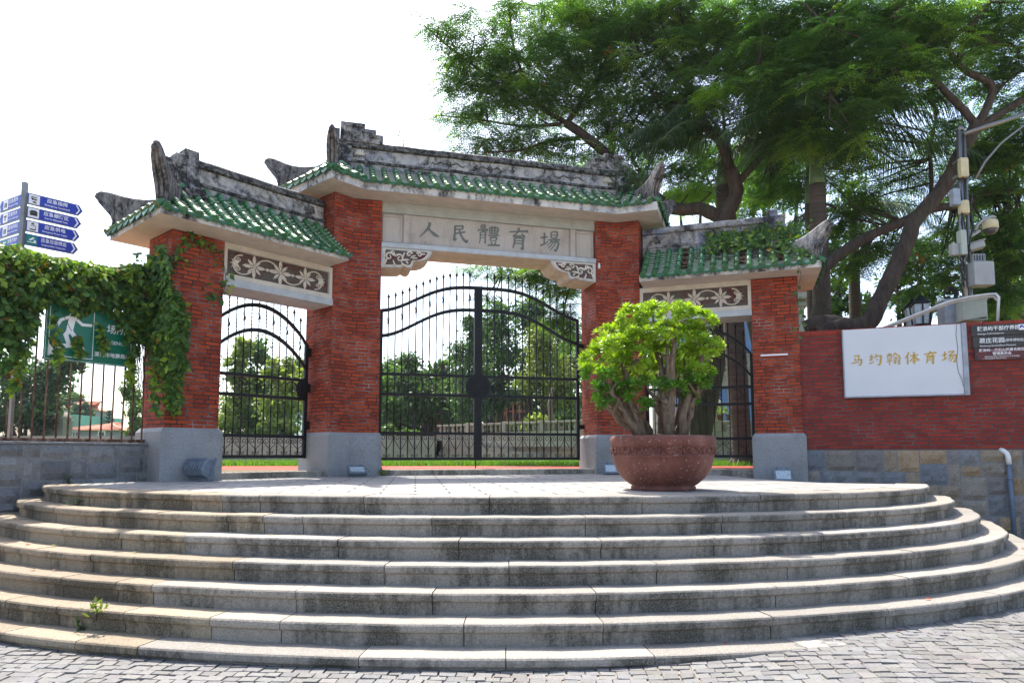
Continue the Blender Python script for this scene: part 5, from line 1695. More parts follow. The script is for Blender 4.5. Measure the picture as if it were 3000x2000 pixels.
for y in (374, 408):
    mb = MB(); mb.box((mp(2192, y).x, -0.06, mp(0, y + 3).z), (mp(2220, y).x, 0.06, mp(0, y - 3).z)); mb.build('clamp', M['steel'], mast)
mb = MB(); a = mp(2210, 494); b = mp(2210, 465); mb.lathe([(0, a.z), (0.085, a.z), (0.09, a.z + 0.01), (0.088, b.z - 0.02), (0.08, b.z), (0, b.z)], (a.x, -0.05, 0), 20); mb.build('antenna_drum', M['ivorybox'], mast)
mbox('side_box', 2183, 437, 2197, 475, -0.1, 0.02, 'galv')
mb = MB(); mb.tube([mp(2240, 530), mp(2247, 515), mp(2262, 503), mp(2280, 497), mp(2286, 500)], 0.026, 8); mb.tube([mp(2236, 535), mp(2250, 530), mp(2226, 545)], 0.03, 6)
ar = mb.build('camera_arm', M['greybox'], mast)
c = mp(2274.5, 520); mb = MB(); mb.lathe([(0, 0.13), (0.06, 0.128), (0.115, 0.10), (0.125, 0.05), (0.128, -0.04), (0.12, -0.05)], tuple(c), 24)
dm = mb.build('dome_camera', M['ivorybox'], mast)
mb = MB(); mb.lathe([(0.115, -0.05), (0.11, -0.085), (0.08, -0.13), (0.03, -0.15), (0, -0.153)], tuple(c), 24); mb.build('dome', plain('smoked_dome', (0.05, 0.05, 0.055), 0.08, 0, 0.6, 0.2, 5), dm)
mbox('equipment_box', 2196, 534, 2206, 590, -0.16, -0.04, 'palebox'); mbox('small_white_box', 2180, 562, 2194, 589, -0.1, 0.0, 'greybox')
mb = MB(); Mx = Matrix.Translation(mp(2242, 566)) @ Matrix.Rotation(R(-25), 4, 'Z') @ Matrix.Rotation(R(-12), 4, 'Y')
mb.box((-0.11, -0.09, -0.06), (0.12, 0.09, 0.06), 0, M=Mx, bev=0.01); mb.box((-0.13, -0.1, 0.062), (0.15, 0.1, 0.075), 0, M=Mx); cmr = mb.build('bullet_camera', M['greybox'], mast)
mb = MB(); mb.box((0.1205, -0.07, -0.04), (0.128, 0.07, 0.045), 0, M=Mx); mb.build('lens_window', M['signblack'], cmr)
ir = mbox('infrared_lamp', 2224, 588, 2251, 606, -0.14, -0.08, 'greybox', 0.006)
mb = MB(); a = mp(2225.5, 604); b = mp(2249.5, 590); mb.box((a.x, -0.146, a.z), (b.x, -0.1405, b.z)); mb.build('lamp_face', M['signblack'], ir)
mb = MB()
for i in range(4):
    for k in range(3): mb.tube([(a.x + (b.x - a.x) * (i + .5) / 4, -0.146, a.z + (b.z - a.z) * (k + .5) / 3), (a.x + (b.x - a.x) * (i + .5) / 4, -0.152, a.z + (b.z - a.z) * (k + .5) / 3)], 0.010, 6)
mb.build('lamp_dot', M['lampglass'], ir)
mbox('meter_box', 2221, 607, 2263, 661, -0.22, 0.02, 'greybox', 0.012)
rr_ = random.Random(8)
for k in range(5):
    pts = []
    x = 2206 + rr_.uniform(-6, 18)
    for y in np.linspace(rr_.uniform(400, 560), rr_.uniform(640, 690), 9): pts.append(mp(x + rr_.uniform(-5, 6), y) + Vector((0, -0.07 - rr_.uniform(0, .04), 0)))
    mb = MB(); mb.tube(pts, 0.012, 5); mb.build('cable', M['rubber'], mast)
mb = MB(); cc = mp(2180, 674)
for k in range(6):
    r_ = 0.12 - 0.006 * k
    mb.tube([cc + Vector((r_ * math.cos(a) * 1.05, -0.06 + 0.012 * k + 0.02 * math.sin(a * 2), r_ * math.sin(a) * 0.95 - k * 0.004)) for a in np.linspace(0, 2 * PI, 25)], 0.011, 5)
mb.build('cable_coil', M['rubber'], mast)
def cabinet(name, x0, y0, x1, y1, Yd, mat, label, opened):
    a = at(x0, y1, Yd); b = at(x1, y0, Yd)
    w = b.x - a.x; h = b.z - a.z
    e = empty(name, a, R(-8), label, 'cabinet')
    mb = MB(); t = 0.015
    mb.box((0, 0.25, 0), (w, 0.265, h)); mb.box((0, 0, 0), (t, 0.2495, h)); mb.box((w - t, 0, 0), (w, 0.2495, h)); mb.box((t, 0, 0), (w - t, 0.2495, t)); mb.box((-0.01, -0.02, h), (w + .01, 0.27, h + 0.02))
    mb.build('case', M[mat], e)
    mb = MB()
    if opened:
        Mx = Matrix.Rotation(R(65), 4, 'Z') ; Mx = Matrix.Translation((0.0, -0.005, 0)) @ Matrix.Rotation(R(-52), 4, 'Z')
        mb.box((0, -0.012, 0), (w * 0.95, 0, h), 0, M=Mx)
    else: mb.box((0.002, -0.014, 0.004), (w - .002, -0.001, h - .004), bev=0.004)
    mb.build('door', M[mat], e)
    if opened:
        mb = MB(); mb.box((w * .25, 0.16, h * .2), (w * .6, 0.249, h * .85), bev=0.008); mb.tube([(w * .6, .15, h * .8), (w * .7, .12, h * .5), (w * .62, .15, h * .15)], 0.01, 5); mb.build('meter', M['greybox'], e)
    return e
cabinet('meter_cabinet', 2214, 690, 2262, 735, 11.6, 'palebox', 'open pale green meter cabinet on top of the brick wall', True)
cabinet('steel_cabinet', 2171, 690, 2208, 752, 11.9, 'galv', 'closed blue grey steel cabinet behind the white sign', False)
mb = MB()
pts = [at(x, y, Yd) for x, y, Yd in ((2010, 761, 11.6), (2060, 740, 11.55), (2120, 716, 11.5), (2181, 692, 11.4), (2226, 682, 11.3), (2270, 676, 11.2), (2287, 675, 11.15), (2294, 683, 11.1), (2293, 700, 11.1), (2291, 745, 11.1))]
mb.tube(pts, 0.022, 8); mb.tube([p + Vector((0.0, 0.05, -0.035)) for p in pts[:-2]], 0.018, 8)
tag(mb.build('conduit', M['conduit']), 'pale conduit pipes that rise across the wall top and bend down', 'pipe')
# black lantern behind the wall
def lantern(x, y, Yd, label, k=1.0):
    c = at(x, y, Yd)
    e = empty('street_lantern', (c.x, c.y, 0), R(25), label, 'street lamp', 'black lanterns behind the brick wall')
    z = c.z; w = 0.13 * k
    mb = MB(); mb.lathe([(0.05, -1), (0.045, z - 0.45 * k), (0.08, z - 0.42 * k), (0.04, z - 0.36 * k), (0.07, z - 0.3 * k)], seg=10); mb.build('post', M['iron'], e)
    mb = MB()
    for sx in (-1, 1):
        for sy in (-1, 1): bar(mb, V3(sx * w * .8, sy * w * .8, z - .26 * k), V3(sx * w, sy * w, z + .12 * k), 0.02, 0.02, V3(0, 1, 0))
    mb.lathe([(w * 1.5, 0.12 * k), (w * 1.6, 0.14 * k), (w * 0.9, 0.22 * k), (w * 0.4, 0.26 * k), (w * .3, .3 * k), (0.02, .34 * k), (0.0, .4 * k)], (0, 0, z), 4)
    mb.lathe([(0, -0.30 * k), (w * 1.15, -0.29 * k), (w * 1.25, -0.26 * k), (0, -0.25 * k)], (0, 0, z), 4)
    mb.build('frame', M['iron'], e)
    mb = MB(); mb.lathe([(w * 1.05, -0.25 * k), (w * 1.32, 0.115 * k)], (0, 0, z), 4, smooth=False); mb.build('glass', M['lampglass'], e)
lantern(2115, 714, 12.6, 'black lantern with milky glass peeping over the wall, in front of the other', 1.0)
lantern(2096, 722, 13.6, 'black lantern partly behind another lantern, left of it', 1.0)
# ---------------------------------------------------------------- sports ground behind the gate
def sheet(name, pts, z, mat, kind='structure'):
    mb = MB(); mb.face([(x, y, z) for x, y in pts]); return tag(mb.build(name, mat), kind=kind)
def ground_mat(name, a, b, s=2.0, rough=0.95):
    m, nt, bs = newmat(name, rough, 0.2); v = tcoord(nt)
    n = math_(nt, 'ADD', math_(nt, 'MULTIPLY', noise(nt, v, s, 5), 0.5), math_(nt, 'MULTIPLY', noise(nt, v, s * 14, 4, 0.7), 0.5))
    nt.links.new(ramp(nt, n, [(0.35, a + (1,)), (0.65, b + (1,))]), bs.inputs['Base Color'])
    bump(nt, bs, noise(nt, v, 60, 3), 0.4, 0.01)
    return m
M['track'] = ground_mat('red_clay_track', (0.27, 0.05, 0.035), (0.38, 0.085, 0.055))
M['turf'] = ground_mat('turf_soil', (0.05, 0.11, 0.015), (0.1, 0.18, 0.025), 3)
M['wallstone'] = ground_mat('old_terrace_stone', (0.19, 0.168, 0.135), (0.36, 0.315, 0.25), 1.5)
sheet('running_track', [(-14, 9.6), (-6.2, 11.6), (-3.4, 11.4), (-2.2, 11.95), (1.9, 13.0), (4.6, 12.2), (12, 11), (30, 15.0), (-30, 15.0)], 0.092, M['track'])
sheet('lawn', [(-60, 15.0), (60, 15.0), (60, 29.2), (-60, 29.2)], 0.096, M['turf'])
mb = MB(); 
pl = [(-2.4, 13.2), (-1.6, 13.7), (-0.6, 14.0), (0.8, 14.2)]
for a, b in zip(pl[:-1], pl[1:]): mb.face([(a[0], a[1], 0.097), (b[0], b[1], 0.097), (b[0], b[1] + .07, 0.097), (a[0], a[1] + .07, 0.097)])
tag(mb.build('track_marking', M['signwhite']), kind='structure')
# grass blades along the near edge of the lawn
n = 26000
gx = rng.uniform(-9, 9, n); gy = 15.0 + rng.exponential(2.2, n); gy = np.minimum(gy, 27)
P = np.stack([gx, gy, np.full(n, 0.09)], 1)
D = np.stack([rng.normal(0, .35, n), rng.normal(0, .35, n), np.ones(n)], 1); D = unit(D)
h = rng.uniform(0.05, 0.13, n)[:, None]; w = np.stack([np.cos(rng.uniform(0, PI, n)), np.sin(rng.uniform(0, PI, n)), np.zeros(n)], 1) * 0.012
V = np.stack([P - w, P + w, P + D * h + w * .3, P + D * h - w * .3], 1)
c = np.stack([rng.uniform(.07, .16, n), rng.uniform(.16, .27, n), rng.uniform(.015, .04, n)], 1)
tag(fast_faces('grass', V, 4, c, M['leaf']), 'short bright green turf along the red running track', 'grass', kind='stuff')
# stone spectator terraces and the upper ground
mb = MB()
for i in range(6):
    mb.box((-40, 29.2 + 0.75 * i, -0.2), (40, 36, 0.28 + 0.19 * i), 0)
tag(mb.build('stone_terraces', M['wallstone']), kind='structure')
ug = MB(); ug.face([(-400, 34, 1.235), (400, 34, 1.235), (400, 420, 1.235), (-400, 420, 1.235)])
tag(ug.build('upper_ground', M['turf']), kind='structure')
st = MB()
for i in range(7): st.box((-5.6 + 0.05 * i, 28.4 + 0.12 * i, 0.0), (-3.2, 31, 0.25 + 0.14 * i))
tag(st.build('terrace_steps', M['wallstone'], None), 'pale stone steps climbing the spectator terrace seen through the gate', 'steps')

def balustrade(p, q, z, h, n, label, name='balustrade'):
    p = Vector(p); q = Vector(q); d = (q - p); L = d.length; d.normalize()
    e = empty(name, (p.x, p.y, z), math.atan2(d.y, d.x), label, 'balustrade')
    mb = MB(); mb.box((0, -0.12, h - 0.09), (L, 0.12, h), bev=0.01); mb.build('top_rail', M['wallstone'], e)
    mb = MB(); mb.box((0, -0.12, -0.6), (L, 0.12, 0.07)); mb.build('plinth', M['wallstone'], e)
    for i in range(n):
        mb = MB(); x = (i + .5) * L / n
        if i % 8 == 7: mb.box((x - .13, -.14, 0.072), (x + .13, .14, h + .04), bev=0.01); mb.build('pier', M['wallstone'], e)
        else:
            mb.lathe([(.05, .07), (.035, .12), (.075, h * .42), (.04, h * .7), (.055, h - .09)], (x, 0, 0), 8); mb.build('baluster', M['wallstone'], e)
    return e
balustrade((-3.6, 33.6), (3.6, 28.0), 1.28, 0.5, 34, 'old stone balustrade seen through the middle gate')
balustrade((4.9, 23.2), (12.5, 21.0), 1.02, 0.42, 30, 'stone balustrade with flower pots before the grey villa')

# ---------------------------------------------------------------- grey villa behind the right gate
vl = empty('grey_villa', (12.5, 31.0, 1.0), R(-14), 'grey stone villa with blue window shutters and red tiled roof', 'house')
M['villa'] = granite('villa_render', (0.34, 0.315, 0.28), 0.7, 0.85, 14)
M['shutter'] = plain('blue_shutter_paint', (0.13, 0.22, 0.45), 0.6, var=0.15, scale=3)
M['dkglass'] = plain('dark_window_glass', (0.03, 0.04, 0.055), 0.15, var=0.3, scale=1)
M['redroof'] = plain('red_roof_tiles', (0.36, 0.12, 0.07), 0.85, var=0.3, scale=9, bmp=0.6)
mb = MB(); mb.prism([(-6, 0), (-3.4, -1.0), (-1.0, -1.0), (0.2, 0), (0.9, 0), (0.9, 8), (-6, 8)], 0, 6.6); mb.build('wall', M['villa'], vl)
mb = MB()
for z, k, hh in ((0.1, .1, .3), (2.9, .16, .16), (3.15, .1, .3), (6.1, .14, .18), (6.4, .35, .28)):
    mb.prism([(-6 - k, -k), (-3.4 - k * .5, -1.0 - k), (-1.0 + k * .5, -1.0 - k), (0.2 + k * .5, -k), (0.9 + k, -k), (0.9 + k, 8), (-6 - k, 8)], z, z + hh)
mb.build('cornice', M['villa'], vl)
mb = MB(); mb.prism([(-6.3, -.3), (1.2, -.3), (1.2, 8.2), (-6.3, 8.2)], 6.7, 6.8)
for a, b in (((-6.3, -.3), (1.2, -.3)), ((1.2, -.3), (1.2, 8.2)), ((1.2, 8.2), (-6.3, 8.2)), ((-6.3, 8.2), (-6.3, -.3))): mb.face([(*a, 6.8), (*b, 6.8), (-2.5, 4, 8.8)])
mb.build('roof', M['redroof'], vl)
def win(x, y, ang, z, w, h):
    d = Vector((math.cos(ang), math.sin(ang), 0)); nn = Vector((d.y, -d.x, 0)); c = Vector((x, y, z))
    def B(mb, a0, a1, b0, b1, t0, t1):
        mb.extrude([(a0, b0), (a1, b0), (a1, b1), (a0, b1)], lambda a, b, t: c + d * a + nn * t + Vector((0, 0, b)), t0, t1)
    mb = MB(); B(mb, -w / 2 - .12, w / 2 + .12, -.14, -.02, 0, .14); B(mb, -w / 2 - .1, w / 2 + .1, h + .02, h + .18, 0, .12)
    for s in (-1, 1): B(mb, s * w / 2 - .06 + s * .06, s * w / 2 + .06 + s * .06, -.02, h + .02, 0, .08)
    f = mb.build('window', M['villa'], vl)
    mb = MB(); B(mb, -w / 2, w / 2, 0, h, 0.004, .03); mb.build('pane', M['dkglass'], f)
    mb = MB()
    for s in (-1, 1): B(mb, min(s * w * .5, s * w * .06), max(s * w * .5, s * w * .06), .02, h - .02, .035, .06)
    for k in range(1, 8): B(mb, -w / 2, w / 2, h * k / 8 - .02, h * k / 8 + .01, .061, .07)
    mb.build('shutter', M['shutter'], f)
for z, h in ((0.7, 1.6), (3.9, 1.7)):
    for x in (-2.9, -1.5): win(x, -1.0, 0, z, 0.8, h)
    win(-4.7, -0.5, math.atan2(-1, 2.6), z, 0.8, h); win(-0.4, -0.5, math.atan2(1, 1.2), z, 0.7, h)
for i, (x, y, Y) in enumerate(((1587, 914, 24), (1649, 923, 23.2))):
    c = at(x, y, Y)
    lp = empty('globe_lamp', (c.x, c.y, 1.02), 0, ('globe lamp on a stone pier, left one before the villa', 'globe lamp on a stone pier, right one before the villa')[i], 'lamp', 'globe lamps on stone piers')
    mb = MB(); hh = c.z - 1.02; mb.box((-.15, -.15, 0), (.15, .15, hh - .35), bev=.02); mb.lathe([(.16, hh - .35), (.2, hh - .3), (.09, hh - .25), (.06, hh - .12), (.1, hh - .1)], seg=12); mb.build('pier', M['wallstone'], lp)
    mb = MB(); mb.lathe([(0.1 * math.sin(a) + 0.002, hh - 0.1 * math.cos(a)) for a in np.linspace(0, PI, 11)], seg=16); mb.build('globe', plain('opal_globe', (0.75, 0.66, 0.5), 0.3, var=0.05), lp)
bs_ = at(1603, 985, 20.5)
bsn = empty('blue_sign', (bs_.x, bs_.y, 0.1), R(-10), 'small stacked blue direction boards beyond the right gate', 'sign')
mb = MB(); mb.tube([(0, 0, 0), (0, 0, 1.35)], .02, 6); mb.build('post', M['steel'], bsn)
for k in range(5):
    mb = MB(); mb.box((-.2, -.02, 1.28 - k * .14), (.2 if k else .4, 0, 1.39 - k * .14)); b_ = mb.build('board', plain('light_blue_film', (0.03, 0.17, 0.5), 0.4, var=.05), bsn)

# ---------------------------------------------------------------- houses beyond the fence
def house(name, x0, x1, ytop, yeave, ybot, Y, label, wallc, roofc=None, depth=6.0, wins=()):
    a = at(x0, ybot, Y); b = at(x1, ybot, Y); zt = at(x0, yeave, Y).z; zr = at(x0, ytop, Y).z
    cx_ = (a.x + b.x) / 2; w = b.x - a.x; z0 = -1.0
    e = empty(name, (cx_, Y, z0), 0, label, 'house')
    mb = MB(); mb.box((-w / 2, 0, 0), (w / 2, depth, zt - z0)); mb.build('wall', M[wallc], e)
    if roofc:
        k = 0.35; h0 = zt - z0; h1 = zr - z0
        mb = MB()
        V = [(-w / 2 - k, -k, h0), (w / 2 + k, -k, h0), (w / 2 + k, depth + k, h0), (-w / 2 - k, depth + k, h0), (-w / 2 + depth * .38, depth / 2, h1), (w / 2 - depth * .38, depth / 2, h1)]
        mb.faces(V, [(0, 1, 5, 4), (1, 2, 5), (2, 3, 4, 5), (3, 0, 4), (3, 2, 1, 0)])
        mb.tube([V[4], V[5]], 0.12, 6); mb.tube([V[0], V[4]], 0.11, 6); mb.tube([V[1], V[5]], 0.11, 6)
        nrow = 14
        for i in range(1, nrow):
            t = i / nrow; p = Vector(V[0]).lerp(Vector(V[4]), t); q = Vector(V[1]).lerp(Vector(V[5]), t)
            mb.tube([p + Vector((0, -.02, .02)), q + Vector((0, -.02, .02))], 0.045, 4)
        mb.build('roof', M[roofc], e)
    for xw0, yw0, xw1, yw1 in wins:
        p = at(xw0, yw1, Y); q = at(xw1, yw0, Y)
        mb = MB(); mb.box((p.x - cx_ - .1, -.06, p.z - z0 - .1), (q.x - cx_ + .1, .02, q.z - z0 + .1)); f = mb.build('window', M['signwhite'], e)
        mb = MB(); mb.box((p.x - cx_, -.075, p.z - z0), ((p.x + q.x) / 2 - cx_ - .04, -.062, q.z - z0)); mb.box(((p.x + q.x) / 2 - cx_ + .04, -.075, p.z - z0), (q.x - cx_, -.062, q.z - z0)); mb.build('pane', M['dkglass'], f)
    return e
M['mintwall'] = plain('mint_green_cladding', (0.16, 0.40, 0.31), 0.7, var=0.08, scale=1)
M['greywall'] = plain('grey_rendered_wall', (0.25, 0.25, 0.26), 0.85, var=0.15, scale=1)
M['salmon'] = plain('salmon_roof_tiles', (0.50, 0.2, 0.12), 0.85, var=0.3, scale=4, bmp=0.5)
house('cottage', 142, 272, 968, 987, 1010, 55, 'low grey cottage under a hipped roof of salmon tiles', 'greywall', 'salmon', 7, ((168, 992, 181, 1004), (228, 992, 240, 1002)))
gb = house('green_building', 108, 176, 948, 952, 985, 75, 'mint green boxy building behind the tiled cottage', 'mintwall', None, 9)
house('hill_house', 140, 182, 918, 938, 960, 95, 'house with salmon tiled roof half hidden in hillside trees', 'greywall', 'salmon', 8)
house('distant_house', 640, 675, 861, 871, 892, 90, 'distant white house with tiled roof among the trees', 'signwhite', 'salmon', 6)
# railings and two piers with globes in front of the cottage
rl = empty('grey_railing', (at(5, 985, 44).x, 44, -0.9), 0, 'grey iron railing between piers before the dark trees', 'fence')
xa, xb = at(5, 985, 44).x, at(185, 985, 44).x; w = xb - xa
z0, z1 = 0.4, at(10, 957, 44).z + 0.9
mb = MB()
for z in (z0 + .2, z1): mb.box((0, -.02, z), (w, .02, z + .05))
mb.build('rail', M['galv'], rl)
for i in range(60):
    mb = MB(); x = w * (i + .5) / 60; mb.box((x - .013, -.012, z0 + .26), (x + .013, .012, z1 - .01)); mb.build('bar', M['galv'], rl)
for i, (x, yt) in enumerate(((108, 939), (141, 936))):
    c = at(x, yt, 43)
    lp = empty('gate_pier', (c.x, 43, -0.9), 0, ('slim grey pier with a globe lamp, left of the pair by the cottage', 'stout grey pier with a globe lamp, right of the pair by the cottage')[i], 'pier', 'lamp piers by the cottage')
    hh = c.z + 0.9; k = .32 if i == 0 else .48
    mb = MB(); mb.box((-k, -k, 0), (k, k, hh - .75), bev=.03); mb.lathe([(k * 1.6, hh - .75), (k * 1.65, hh - .65), (k * .8, hh - .35), (k * .35, hh - .2)], seg=4); mb.build('shaft', M['wallstone'], lp)
    mb = MB(); mb.lathe([(0.2 * math.sin(a) + .002, hh - 0.2 * math.cos(a)) for a in np.linspace(0, PI, 11)], seg=14); mb.build('globe', plain('opal_globe', (0.75, 0.6, 0.35), 0.3, var=0.05), lp)

# scaffold frames between the trees behind the field
M['scaff'] = plain('red_scaffold_pipe', (0.42, 0.14, 0.09), 0.6, var=0.2)
M['concrete'] = plain('bare_concrete', (0.22, 0.21, 0.2), 0.9, var=0.2, scale=2)
def scaffold(x0, x1, y0, y1, Y, label):
    a = at(x0, y1, Y); b = at(x1, y0, Y); w = b.x - a.x; h = b.z - 1.2
    e = empty('scaffold', (a.x, Y, 1.2), 0, label, 'scaffold', 'scaffolds on the building site')
    nx = 4
    for i in range(nx + 1):
        for dy in (0, 1.2): 
            mb = MB(); mb.tube([(w * i / nx, dy, 0), (w * i / nx, dy, h)], .05, 6); mb.build('upright', M['scaff'], e)
    for z in (h * .25, h * .5, h * .75, h * .95):
        for dy in (0, 1.2): mb = MB(); mb.tube([(-.4, dy, z), (w + .4, dy, z)], .045, 6); mb.build('ledger', M['scaff'], e)
    mb = MB(); mb.tube([(0, 0, 0), (w / nx, 0, h)], .05, 6); mb.build('brace', M['scaff'], e)
scaffold(1148, 1208, 920, 992, 47, 'red pipe scaffold seen through the right gate leaf')
scaffold(1000, 1020, 955, 992, 47, 'small red pipe scaffold among dark trunks')
sh = empty('site_building', (at(1150, 990, 49).x, 49.2, 1.2), 0, 'unfinished concrete building inside the red scaffold', 'building')
mb = MB()
w = at(1206, 990, 49).x - at(1150, 990, 49).x
for i in range(4): mb.box((w * i / 3 - .25, 0, 0), (w * i / 3 + .25, .5, 3.4))
mb.build('column', M['concrete'], sh)
mb = MB(); mb.box((-.6, -.2, 3.42), (w + .6, 5, 3.8)); mb.box((-.6, -.2, 1.7), (w + .6, 5, 1.9)); mb.build('floor_slab', M['concrete'], sh)
mb = MB(); mb.box((-.4, 2.5, 0), (w + .4, 2.7, 3.4)); mb.build('back_wall', M['concrete'], sh)

# ---------------------------------------------------------------- trees
def jitter_col(n, a, b, dark=0.0):
    t = rng.random(n)[:, None]
    c = np.array(a)[None] * (1 - t) + np.array(b)[None] * t
    return c * rng.uniform(0.75, 1.2, n)[:, None]

def bg_tree(label, base, blobs, leaf, dens, ca, cb, trunk_r=0.18, name='tree', group='trees beyond the sports ground', flat=0.3):
    """blobs: (x, y, rx, ry, Y) in photo reading units; leaf size in metres"""
    e = empty(name, base, 0, label, 'tree', group)
    PP = []; CC = []
    tb = MB()
    for x, y, rx, ry, Y in blobs:
        c = at(x, y, Y); sx = (at(x + rx, y, Y) - c).length; sz = (at(x, y - ry, Y) - c).length
        # sub-clumps over the blob
        m = max(8, int(dens * 13))
        d = unit(rng.normal(size=(m, 3))); r = rng.uniform(0.45, 1.0, m)[:, None]
        cl = np.array(c)[None] + d * r * np.array([sx, (sx + sz) * .5, sz])[None]
        n_per = int(dens * 95)
        for q in cl:
            s_ = rng.uniform(0.22, 0.42) * min(sx, sz)
            k = int(n_per * rng.uniform(.6, 1.3))
            p = q + rng.normal(size=(k, 3)) * np.array([s_, s_, s_ * .75])
            PP.append(p)
            t = rng.random(); cc = np.array(ca) * (1 - t) + np.array(cb) * t
            CC.append(cc[None] * rng.uniform(.7, 1.3, k)[:, None])
        b0 = Vector(base); 
        mid_ = b0.lerp(c, .55) + Vector((0, 0, (c.z - b0.z) * .12))
        tb.tube([b0 + Vector((0, 0, -.3)), b0.lerp(mid_, .5), mid_, c], [trunk_r, trunk_r * .75, trunk_r * .5, trunk_r * .15], 7)
    P = np.concatenate(PP); C = np.concatenate(CC); n = len(P)
    D = unit(rng.normal(size=(n, 3)) + np.array([0, 0, -flat])); Nn = unit(rng.normal(size=(n, 3)) + np.array([0, 0, 1.0]))
    S_ = unit(np.cross(D, Nn)); L = leaf * 1.05 * rng.uniform(.6, 1.4, n)[:, None]
    V = np.stack([P - D * L * .5, P + S_ * L * .3, P + D * L * .5, P - S_ * L * .3], 1) - np.array(base)[None, None]
    for f in range(len(tb.v)): tb.v[f] = tuple(np.array(tb.v[f]) - np.array(base))
    tb.build('trunk', M['bark'], e)
    fast_faces('crown', V, 4, C, M['leaf'], e)
    return e
DK = ((0.028, 0.068, 0.028), (0.06, 0.12, 0.045)); MD = ((0.055, 0.115, 0.035), (0.11, 0.19, 0.05)); YG = ((0.12, 0.175, 0.04), (0.22, 0.27, 0.06))
def base_at(x, Y, z=1.2): 
    q = at(x, 1000, Y); return (q.x, Y, z)
# left side gate
bg_tree('feathery yellow green bamboo like tree behind the left side gate', base_at(545, 40), [(540, 830, 22, 45, 40), (545, 900, 30, 50, 40), (560, 800, 16, 22, 40), (530, 960, 30, 40, 40)], .22, 1.0, *YG)
bg_tree('rounded light green tree behind the left side gate', base_at(590, 42), [(590, 815, 26, 30, 42), (600, 860, 38, 40, 42), (580, 905, 34, 40, 42), (600, 950, 40, 40, 41)], .24, 1.0, *MD)
bg_tree('light green tree at the right edge of the left side gate', base_at(650, 38), [(640, 850, 26, 34, 38), (660, 890, 34, 40, 38), (640, 935, 44, 40, 37), (690, 900, 30, 50, 39), (650, 985, 50, 20, 36)], .22, 1.0, *YG)
bg_tree('dark tree low behind the left side gate', base_at(535, 46), [(535, 960, 36, 36, 46), (580, 985, 40, 18, 46)], .25, .8, *DK)
# middle gate
bg_tree('broad mid green tree at the left of the middle gate view', base_at(900, 44), [(885, 900, 30, 34, 44), (910, 880, 34, 30, 44), (900, 935, 44, 36, 43), (885, 960, 26, 22, 43)], .26, 1.0, *MD)
bg_tree('tall mid green tree left of the gate lock', base_at(955, 45), [(935, 842, 24, 26, 45), (955, 870, 40, 36, 45), (975, 905, 44, 44, 44), (950, 940, 40, 30, 44)], .26, 1.0, (0.03, .075, .02), (.07, .135, .03))
bg_tree('dark green tree just left of the centre post', base_at(1035, 46), [(1010, 860, 30, 26, 46), (1040, 850, 30, 34, 46), (1030, 905, 46, 40, 45), (1050, 945, 40, 30, 45)], .26, 1.0, *MD)
bg_tree('feathery dark conifer behind the centre post', base_at(1085, 38), [(1085, 760, 22, 40, 38), (1075, 815, 36, 34, 38), (1085, 870, 44, 44, 38), (1080, 930, 44, 40, 37)], .17, 1.25, (.03, .075, .035), (.07, .125, .05))
bg_tree('tall dark green tree right of the centre post', base_at(1150, 42), [(1140, 735, 40, 36, 42), (1160, 790, 50, 46, 42), (1140, 850, 46, 46, 41), (1150, 905, 50, 36, 41)], .24, 1.1, *DK)
bg_tree('tall dark leafy tree behind the right gate leaf', base_at(1215, 44), [(1215, 715, 44, 36, 44), (1230, 770, 50, 50, 44), (1200, 830, 50, 46, 43)], .24, 1.1, (.033, .08, .03), (.07, .13, .045))
bg_tree('olive yellow feathery tree behind the right gate leaf', base_at(1255, 36), [(1245, 775, 30, 36, 36), (1255, 830, 50, 44, 36), (1235, 880, 50, 36, 36), (1285, 880, 40, 44, 35)], .16, 1.25, (.10, .15, .035), (.18, .22, .05))
bg_tree('mid green tree by the right gate pillar', base_at(1310, 38), [(1305, 780, 34, 46, 38), (1315, 850, 36, 50, 38), (1300, 930, 40, 44, 37)], .2, 1.1, *MD)
for i, (x, y, rx, ry, Y, lb) in enumerate(((1170, 985, 26, 12, 33, 'low clipped shrub below the scaffold'), (1240, 975, 34, 20, 31, 'bright green banana like shrub above the balustrade'), (880, 985, 22, 16, 40, 'small round hedge at the left end of the middle gate'), (1300, 965, 26, 24, 33, 'dark shrub at the right end of the balustrade'), (930, 992, 30, 8, 40, 'low flowering hedge under dark trunks'))):
    bg_tree(lb, base_at(x, Y), [(x, y, rx, ry, Y), (x + rx * .5, y + 3, rx * .6, ry * .8, Y)], .16, .9, *(YG if i == 1 else MD), trunk_r=.05, name='shrub', group='shrubs behind the middle gate')
tr = random.Random(3)
for i, (x, Y, lean) in enumerate(((1262, 30, -9), )):
    a = at(1290, 1000, Y); pts = [at(1291, 1003, Y), at(1284, 985, Y), at(1266, 962, Y), at(1263, 930, Y), at(1268, 890, Y)]
    e = empty('leaning_tree', pts[0], 0, 'pale crooked bare trunk leaning over the balustrade', 'tree')
    mb = MB(); mb.tube([p - pts[0] for p in pts], [.16, .15, .13, .11, .06], 8); mb.build('trunk', M['bark_pale'], e)
for k in range(16):
    x = 900 + k * 15 + tr.uniform(-5, 5); Y = tr.uniform(46, 54)
    p0 = at(x, 1000, Y); p0.z = 1.2
    e = empty('slim_tree', p0, 0, 'slim dark trunk in the shady row left of the gate lock', 'tree', 'slim dark trunks in the shade')
    mb = MB(); mb.tube([(0, 0, 0), (tr.uniform(-.15, .15), 0, 2), (tr.uniform(-.3, .3), 0, 4.5)], [.16, .13, .1], 7); mb.build('trunk', M['bark'], e)
